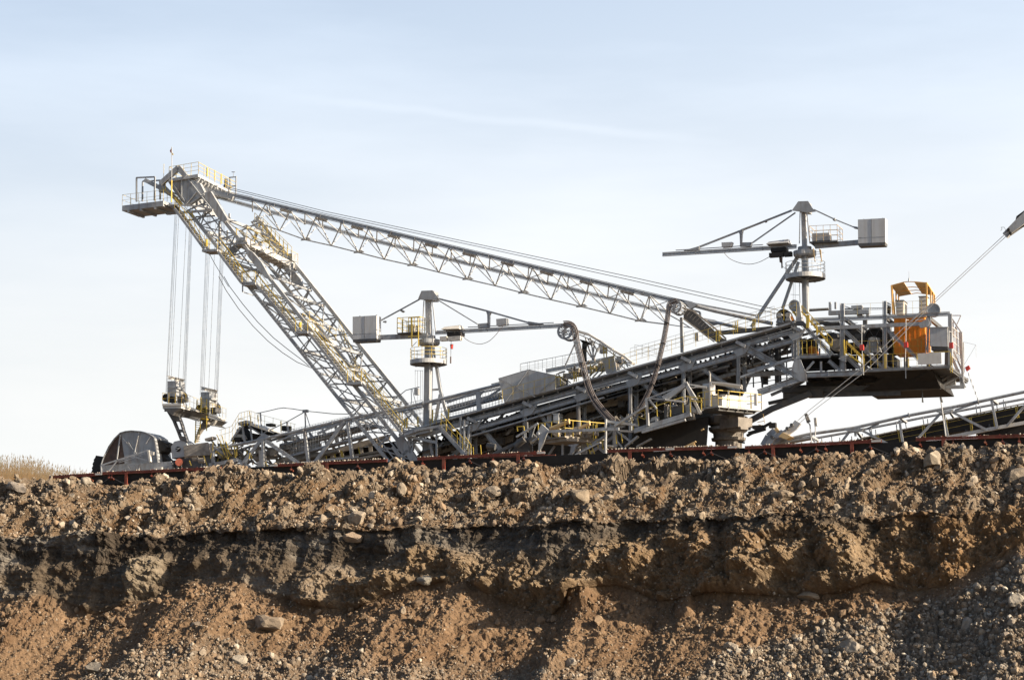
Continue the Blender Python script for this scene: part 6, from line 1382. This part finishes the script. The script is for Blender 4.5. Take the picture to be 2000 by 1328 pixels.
    m=MB(); c=z(*cfg['hb'],l-.7); hm=cfg['hm']; m.lbox(c,1.3,.5,.40); m.tube([c+LV*1.3+UP*.22+WV*.3,c+LV*1.42+UP*.22+WV*.3],.16,10); m.build('hoist_body',hm,tr)
    m=MB(); c=z(*cfg['hb2'],l-.7); m.lbox(c,.72,.5,.42); m.build('hoist_drive',hm,tr)
    if cfg.get('mark'):
        m=MB(); c=z(*cfg['mark'],l-.73)
        for k in range(3): m.bar(c+LV*(k*.11),c+LV*(k*.11+.08),.10,.012)
        m.build('maker_mark',DGREY,tr)
    m=MB(); m.tube([z(x,y,l-.4) for x,y in cfg['hook']],.022,5); hk=m.build('hook_rope',ROPE,C0)
    m=MB(); c=z(*cfg['hk1'],l-.4); m.tube([c-UP*.22,c+UP*.22],[.13,.17],8); m.build('hook_block',RED if sg>0 else BROWN,hk)
    m=MB(); c=z(*cfg['hk2'],l-.4); m.tube([c-UP*.35,c+UP*.3],.07,8); m.build('hook_pendant',BROWN,hk)
    m=MB(); m.tube([z(x,y,l-.5) for x,y in smooth_(cfg['cab'])],.028,5); m.build('festoon_cable',CABLE,C0)
    # control box, round platform, ladder
    m=MB(); P_=[z(x,y,l-.3) for x,y in cfg['cbx']]; a,b,c,d_=P_; m.box6([a,b,b+WV*.6,a+WV*.6,d_,c,c+WV*.6,d_+WV*.6]); m.build('control_box',LGREY,C0)
    pc_=z(*cfg['pl'],l); r_=cfg['pr']; m=MB(); ellring(m,pc_,r_,-.05,.36,40,.05); pf=m.build('round_platform',LGREY,C0)
    m=lathe(pc_,[(r_-.06,0),(r_-.06,.06)],40); m.build('platform_floor',DGREY,pf)
    m=MB()
    for z0 in (.75,1.1,1.45): ellring(m,pc_,r_,z0,z0+.035,40,.035)
    for k in range(12): a=2*math.pi*k/12+.2; d_=Vector((math.cos(a),math.sin(a),0))*(r_-.02); m.bar(pc_+d_+UP*.35,pc_+d_+UP*1.47,.055)
    m.build('platform_rail',YEL if sg>0 else LGREY,pf)
    m=MB()
    for k in range(8): a=2*math.pi*k/8+.1; d_=Vector((math.cos(a),math.sin(a),0)); m.bar(pc_-UP*.08,pc_+d_*r_*.95-UP*.08,.12,.1)
    m.build('platform_rib',GREY,pf,split=False)
    # railed service gondola on the counter jib
    m=MB(); a=z(*cfg['g0'],l-1.1); b=z(*cfg['g1'],l-1.1); hh=cfg['gh']; slab(m,a,b,b+WV*2.2,a+WV*2.2,.12); gd_=m.build('service_gondola',DGREY,C0)
    m=MB()
    for p,q in ((a,b),(b,b+WV*2.2),(a,a+WV*2.2),(a+WV*2.2,b+WV*2.2)): rail(m,p,q,hh,4 if p==a and q==b else 2,cfg['gt'],2)
    for p in cfg['gl']: m.bar(z(*p[0],l-1.2),z(*p[1],l-1.2),.13)
    m.build('gondola_rail',YEL if sg>0 else TAN,gd_,split=False)
    m=MB(); P_=[z(x,y,l-.7) for x,y in cfg['gb']]; a,b,c,d_=P_; m.box6([a,b,b+WV*.9,a+WV*.9,d_,c,c+WV*.9,d_+WV*.9]); m.build('gondola_cabinet',LGREY,gd_)
    m=MB()
    for a,b,h in cfg['struts']: m.bar(z(*a,l+.3),z(*b,l+.3),h,h)
    m.build('crane_strut',LGREY,C0)
    m=MB()
    for a,b,h in cfg['lad']: m.bar(z(*a,l-.8),z(*b,l-.8),h,h)
    m.build('crane_ladder',GREY,C0,split=False)
    return C0
crane(z6,1.0,(700,1180),'left tower crane with its white counterweight box on the left, jib pointing right',dict(
 sg=1,cx=700,w=.72,rr=1.05,top=(705,120),ring=(712,465),hw=55,
 head=[(625,178),(652,112),(738,108),(790,175),(745,182),(655,182)],headm=[(662,112),(735,108),(738,182),(660,182)],
 j0=(760,440),j1=(1790,382),k0=(300,478),k1=(700,462),
 ties=[([(650,172),(480,265)],.16),([(480,265),(130,455)],.16),([(790,175),(1165,270),(1490,362)],.22),([(775,180),(1090,372)],.14)],
 gus=[[(1155,268),(1195,272),(1182,300),(1180,385),(1168,385),(1166,300)],[(1090,370),(1175,362),(1180,400),(1095,405)],[(1485,350),(1600,368),(1600,372),(1485,378)],[(480,265),(495,258),(515,270),(500,280)],[(350,350),(370,345),(365,360),(350,358)]],
 cw=[(115,492),(302,483),(302,304),(115,314)],tr=(905,440),can=((805,412),(945,407)),hb=(858,502),hb2=(795,503),hm=WHITE,mark=(895,478),
 hook=[(885,505),(883,545),(881,680)],hk1=(889,548),hk2=(881,650),cab=[(960,450),(1000,490),(1060,520),(1120,527),(1180,505),(1230,460),(1265,415),(1305,368)],
 cbx=[(1238,385),(1318,378),(1315,325),(1236,332)],pl=(708,685),pr=1.78,
 g0=(463,440),g1=(640,430),gh=1.45,gt=.11,gl=[((578,320),(578,470)),((572,320),(578,550)),((625,320),(630,550)),((548,470),(632,465)),((555,322),(640,318))],gb=[(545,440),(600,436),(590,372),(545,376)],
 struts=[((748,560),(765,700),.22),((770,700),(800,890),.32),((800,890),(860,1110),.32),((800,920),(760,1140),.30),((735,885),(800,880),.26),((740,490),(745,600),.3)],
 lad=[((578,550),(615,510),.07),((655,510),(630,540),.06),((604,730),(604,880),.035),((622,735),(622,1000),.035),((645,735),(645,1000),.05),((660,735),(660,990),.04),((602,884),(632,884),.3),((617,880),(617,925),.5),((600,735),(665,735),.05),((745,410),(740,590),.08),((730,560),(735,620),.09)]))
crane(z7,5.0,(1225,1010),'right tower crane with its grey counterweight box on the right, jib pointing left',dict(
 sg=-1,cx=1205,w=.62,rr=1.05,top=(1205,110),ring=(1215,470),hw=45,
 head=[(1110,172),(1162,98),(1243,95),(1280,155),(1305,180),(1245,188),(1165,180)],headm=[(1168,98),(1240,96),(1243,180),(1168,178)],
 j0=(1150,465),j1=(58,530),k0=(1300,462),k1=(1660,432),
 ties=[([(1110,172),(700,335),(355,470)],.22),([(1095,182),(890,258)],.14),([(890,258),(700,330)],.15),([(1140,190),(790,435)],.16),([(1290,165),(1460,245)],.16),([(1460,245),(1640,318),(1860,385)],.14)],
 gus=[[(670,335),(712,328),(705,360),(700,440),(688,440),(685,365)],[(690,432),(785,430),(775,465),(685,465)],[(230,498),(355,462),(355,492),(232,502)],[(885,255),(900,248),(905,262),(890,268)],[(1440,235),(1462,232),(1465,255),(1445,252)],[(1610,300),(1645,305),(1645,322),(1615,315)]],
 cw=[(1650,440),(1872,430),(1870,234),(1648,246)],tr=(1000,480),can=((900,445),(1080,432)),hb=(925,552),hb2=(1045,545),hm=BLACK,mark=None,
 hook=[(1018,548),(1020,590),(1035,625),(1050,640),(1075,655)],hk1=(1022,575),hk2=(1030,610),cab=[(560,517),(600,560),(660,590),(730,607),(790,607),(850,590),(900,565),(930,548)],
 cbx=[(540,470),(612,465),(625,428),(538,432)],pl=(1222,728),pr=1.82,
 g0=(1255,425),g1=(1482,415),gh=1.45,gt=.07,gl=[((1285,480),(1300,590)),((1335,485),(1355,590)),((1345,490),(1350,560))],gb=[(1278,420),(1420,412),(1415,352),(1275,358)],
 struts=[((1165,540),(825,1050),.34),((1165,590),(1035,970),.30),((1165,500),(1165,560),.25),((825,1050),(780,1120),.3)],
 lad=[((1123,760),(1122,900),.04),((1137,760),(1138,900),.04),((1172,755),(1178,930),.09),((1100,855),(1170,860),.05),((1290,530),(1345,525),.05),((1295,555),(1350,550),.05),((1285,505),(1370,515),.05)]))
# ================================================================ electrical house and neighbours
EH=thing('electrical_house',y5(1250,690,1.5),'bright orange electrical house standing on the counterweight deck','container')
m=MB(); a,b,c,d_=y5(1245,698,1.5),y5(1512,690,1.5),y5(1505,388,1.5),y5(1243,402,1.5); D=WV*2.6; m.box6([a,b,b+D,a+D,d_,c,c+D,d_+D]); hb_=m.build('house_wall',ORG,EH)
m=MB(); 
for k in range(1,6): m.bar(a.lerp(b,k/6)-WV*.02,d_.lerp(c,k/6)-WV*.02,.05,.04)
m.build('wall_seam',ORG,hb_,split=False)
m=MB(); slab(m,d_-LV*.1-WV*.1+UP*.12,c+LV*.1-WV*.1+UP*.12,c+LV*.1+D+UP*.12,d_-LV*.1+D+UP*.12,.10); m.build('house_roof',TAN,EH)
m=MB(); m.bar(y5(1425,415,1.44),y5(1490,408,1.44),.14,.04); m.build('name_plate',WHITE,EH)
CN=thing('roof_canopy',y5(1240,370,2),'open orange framed canopy with two tan roof sheets above the electrical house','canopy')
m=MB()
for x,y,xb,yb,l in ((1222,120,1235,365,2),(1228,130,1250,365,2.6),(1262,170,1262,300,5),(1283,185,1285,300,6),(1520,95,1525,360,2),(1555,150,1558,300,4.2),(1588,200,1590,300,7),(1575,180,1575,290,6)): m.bar(y5(x,y,l),y5(xb,yb,l),.16)
for pts in ([(1222,120,2),(1325,92,2),(1370,88,2),(1415,90,2),(1520,97,2)],[(1250,148,4),(1345,138,4),(1400,132,4),(1450,138,4),(1555,150,4)],[(1262,172,5),(1360,165,5),(1430,160,5),(1480,165,5),(1575,180,6)],[(1290,210,7),(1400,190,7),(1440,184,7),(1490,190,7),(1588,202,7)]): m.path([y5(*p) for p in pts],.10,.10)
m.bar(y5(1222,120,2),y5(1290,210,7),.12); m.bar(y5(1520,97,2),y5(1588,202,7),.14); m.build('canopy_frame',CANO,CN,split=False)
m=MB(); slab(m,y5(1226,118,2),y5(1328,90,2),y5(1393,190,7),y5(1293,208,7),.06); m.build('roof_sheet',TAN,CN); m=MB(); slab(m,y5(1415,85,2),y5(1520,94,2),y5(1588,200,7),y5(1478,180,7),.06); m.build('roof_sheet',TAN,CN)
m=MB(); m.tube([y5(1370,88,2),y5(1372,55,2)],[.08,.05],6); m.tube([y5(1372,55,2),y5(1370,0,2)],.015,5); m.build('aerial',GREY,CN)
def bx(name,z,q,l,dep,mt,lab,cat,louv=0):
    t=thing(name,z(*q[0],l),lab,cat); a,b,c,d_=[z(x,y,l) for x,y in q]; m=MB(); D=WV*dep; m.box6([a,b,b+D,a+D,d_,c,c+D,d_+D]); o=m.build('cabinet_body',mt,t)
    m=MB(); H=UP*.07; m.box6([d_-LV*.06-WV*.06,c+LV*.06-WV*.06,c+LV*.06+D,d_-LV*.06+D,d_-LV*.06-WV*.06+H,c+LV*.06-WV*.06+H,c+LV*.06+D+H,d_-LV*.06+D+H]); m.build('cabinet_lid',DGREY if louv else mt,t)
    if louv:
        m=MB()
        for k in range(louv): e=(k+1)/(louv+1); m.bar(a.lerp(d_,e)-WV*.02,b.lerp(c,e)-WV*.02,.05,.05)
        m.build('cabinet_seam',DGREY,t)
    return t
bx('air_conditioner',y5,[(1262,367),(1322,365),(1322,250),(1260,252)],2,1.8,WHITE,'beige cooling cabinet at the left end of the roof under the canopy','cabinet',3)
bx('air_conditioner',y5,[(1457,357),(1520,354),(1518,215),(1457,218)],2.6,1.2,WHITE,'tall beige cooling cabinet at the right end of the roof under the canopy','cabinet',3)
t=bx('grey_container',y5,[(1552,635),(1702,640),(1697,478),(1547,480)],-.3,2.0,LGREY,'grey equipment container at the right end of the counterweight deck','container',0)
m=MB(); m.lbox(y5(1560,668,-.2),1.4,1.8,.35); m.build('container_base',DGREY,t)
SG=thing('sign_board',y5(1445,790,-1.2),'blank white board on the edge of the counterweight deck','sign'); m=MB(); m.plate([y5(x,y,-1.2) for x,y in ((1443,697),(1645,685),(1648,785),(1447,792))],.06); m.build('sign_panel',WHITE,SG)
m=MB(); 
for x in (1480,1610): m.bar(y5(x,700,-1.1),y5(x,800,-1.1),.07)
m.build('sign_bracket',GREY,SG)
bx('cabinet',y2,[(1312,932),(1350,935),(1350,860),(1310,860)],.2,.8,LGREY,'narrow grey cabinet on the service deck under the bridge','cabinet')
bx('cabinet',y2,[(1368,932),(1415,938),(1413,858),(1366,858)],-.2,1.1,LGREY,'wider grey cabinet beside the narrow one on the service deck','cabinet')
# ================================================================ second loading bridge, lower right
LB=thing('loading_bridge',y7(60,500,-3),'grey tubular loading bridge with black belt rising to the right edge','conveyor bridge')
L0=-4.0
m=MB(); m.tube([y7(60,495,L0),y7(150,470,L0),y7(380,415,L0),y7(720,368,L0),y7(1130,275,L0),y7(1500,205,L0),y7(2000,98,L0),y7(2600,-30,L0)],.135,12)
for x,y in ((1135,272),(1655,172)): m.tube([y7(x-5,y+1,L0),y7(x+5,y-1,L0)],.21,12)
m.build('bridge_chord',GREY,LB)
m=MB(); m.tube([y7(200,485,L0+4.5),y7(450,442,L0+4.5),y7(700,398,L0+4.5),y7(1240,290,L0+4.5),y7(2000,150,L0+4.5),y7(2600,30,L0+4.5)],.11,10); m.build('bridge_chord',LGREY,LB)
m=MB()
for a,b,h in (((700,380),(610,500),.34),((760,375),(985,490),.36),((1385,245),(1205,445),.34),((1440,238),(1725,385),.36),((2010,195),(1870,355),.34),((730,380),(735,430),.32),((1065,310),(1090,485),.34),((1385,240),(1430,435),.34),((1755,160),(1800,375),.34),((835,372),(860,440),.2),((820,375),(900,335),.2),((1480,235),(1650,180),.25),((830,370),(910,338),.2)): m.bar(y7(*a,L0),y7(*b,L0),h*.8,h*.6)
for a,b in (((650,385),(800,368)),((1340,248),(1470,225))): m.plate([y7(a[0],a[1],L0-.2),y7(b[0],b[1],L0-.2),y7(b[0]-20,b[1]+25,L0-.2),y7(a[0]+50,a[1]+15,L0-.2)],.3)
m.build('bridge_strut',GREY,LB)
m=MB()
for a,b in (((400,430),(450,460)),((1075,295),(1115,325)),((1760,155),(1800,185)),((750,400),(780,440)),((1440,245),(1480,300))): m.bar(y7(*a,L0+1),y7(*b,L0+3),.25,.3)
for a,b in (((1040,320),(1045,390)),((1240,285),(1250,360)),((1640,195),(1645,265)),((1845,155),(1850,235)),((1860,170),(1866,230)),((1275,300),(1280,350)),((850,360),(860,440)),((885,380),(890,440)),((1670,205),(1675,265)),((1795,190),(1800,235)),((1110,330),(1120,390)),((480,440),(485,490)),((555,430),(560,490)),((615,440),(620,480)),((705,430),(708,470)),((785,410),(788,450)),((1820,330),(1825,370)),((1480,400),(1485,440))): m.bar(y7(*a,L0+3),y7(*b,L0+3),.13)
m.build('handrail_post',GREY,LB)
m=MB(); m.plate([y7(x,y,L0+1) for x,y in ((540,492),(900,425),(1250,345),(1900,215),(2600,70),(2600,170),(2000,300),(1700,365),(1240,440),(1100,480),(900,510))],2.4); m.plate([y7(x,y,L0+1) for x,y in ((1640,400),(1850,360),(2600,200),(2600,300),(1900,430),(1640,440))],2.0); m.build('bridge_belt',BLACK,LB)
m=MB(); seg2(m,y7,[(780,445),(1250,345),(1900,205),(2600,60)],.12,.5,L0+.7); seg2(m,y7,[(1430,440),(1730,380),(2000,330),(2600,200)],.35,.4,L0+.3); m.build('belt_edge_beam',WHITE,LB)
m=MB()
for i in range(30): c=y7(600+i*50,475-i*10.3,L0+.9); m.bar(c,c-UP*.25+LV*.1,.14,.2)
for x,y in ((1560,395),(1735,355),(1910,325)): m.tube([y7(x,y,L0+1),y7(x+12,y,L0+1)],.17,8)
m.build('idler_set',DGREY,LB,split=False)
s=MB()
for a,b in (((1050,380),(1070,480)),((1065,385),(1080,480)),((1235,345),(1245,440)),((1248,345),(1262,440)),((1405,265),(1420,430)),((1418,290),(1432,430)),((1590,290),(1605,405)),((1602,290),(1615,400)),((1765,240),(1780,370)),((1778,240),(1790,370)),((895,425),(905,470)),((905,425),(912,465)),((1935,205),(1950,295)),((1945,205),(1962,290))): s.bar(y7(*a,L0+.2),y7(*b,L0+.2),.10)
for dy in (0,45): m2=[(860,450+dy*.6),(1250,365+dy),(1600,290+dy),(2000,205+dy),(2600,70+dy)]; s.path([y7(x,y,L0+.3) for x,y in m2],.035,.035)
s.build('bridge_handrail',YEL,LB,split=False)
m=MB(); seg2(m,y7,[(40,500),(80,430),(130,385)],.6,.4,L0); seg2(m,y7,[(100,490),(400,440),(430,470)],.25,.3,L0-.2); slab(m,y7(130,480,L0),y7(400,425,L0),y7(410,440,L0+3),y7(160,490,L0+3),.2); m.build('bridge_nose',GREY,LB)
def lamp(z,pole,head,lab,sz):
    t=thing('floodlight',z(*pole[-1],L0-.5),lab,'floodlight','floodlights on poles by the loading bridge'); m=MB(); m.tube([z(x,y,L0-.5) for x,y in pole],.055,8); m.build('lamp_pole',LGREY,t)
    a,b,c,d_=[z(x,y,L0-.6) for x,y in head]; m=MB(); m.plate([a,b,c,d_],.3); o=m.build('lamp_head',sz,t); m=MB(); m.plate([a.lerp(c,.2)-WV*.02,b.lerp(d_,.2)-WV*.02,c.lerp(a,.2)-WV*.02,d_.lerp(b,.2)-WV*.02],.02); m.build('lamp_glass',DUST,o)
lamp(y7,[(378,325),(392,345),(405,480)],[(348,262),(368,258),(392,318),(368,330)],'left floodlight of the close pair on bent pole',DGREY)
lamp(y7,[(433,352),(434,375),(430,430)],[(420,292),(440,290),(446,350),(426,355)],'right floodlight of the close pair on straight pole',LGREY)
lamp(y7,[(1378,175),(1385,230),(1412,430)],[(1365,140),(1378,136),(1388,170),(1374,178)],'single floodlight on a tall thin pole above the loading bridge',DGREY)
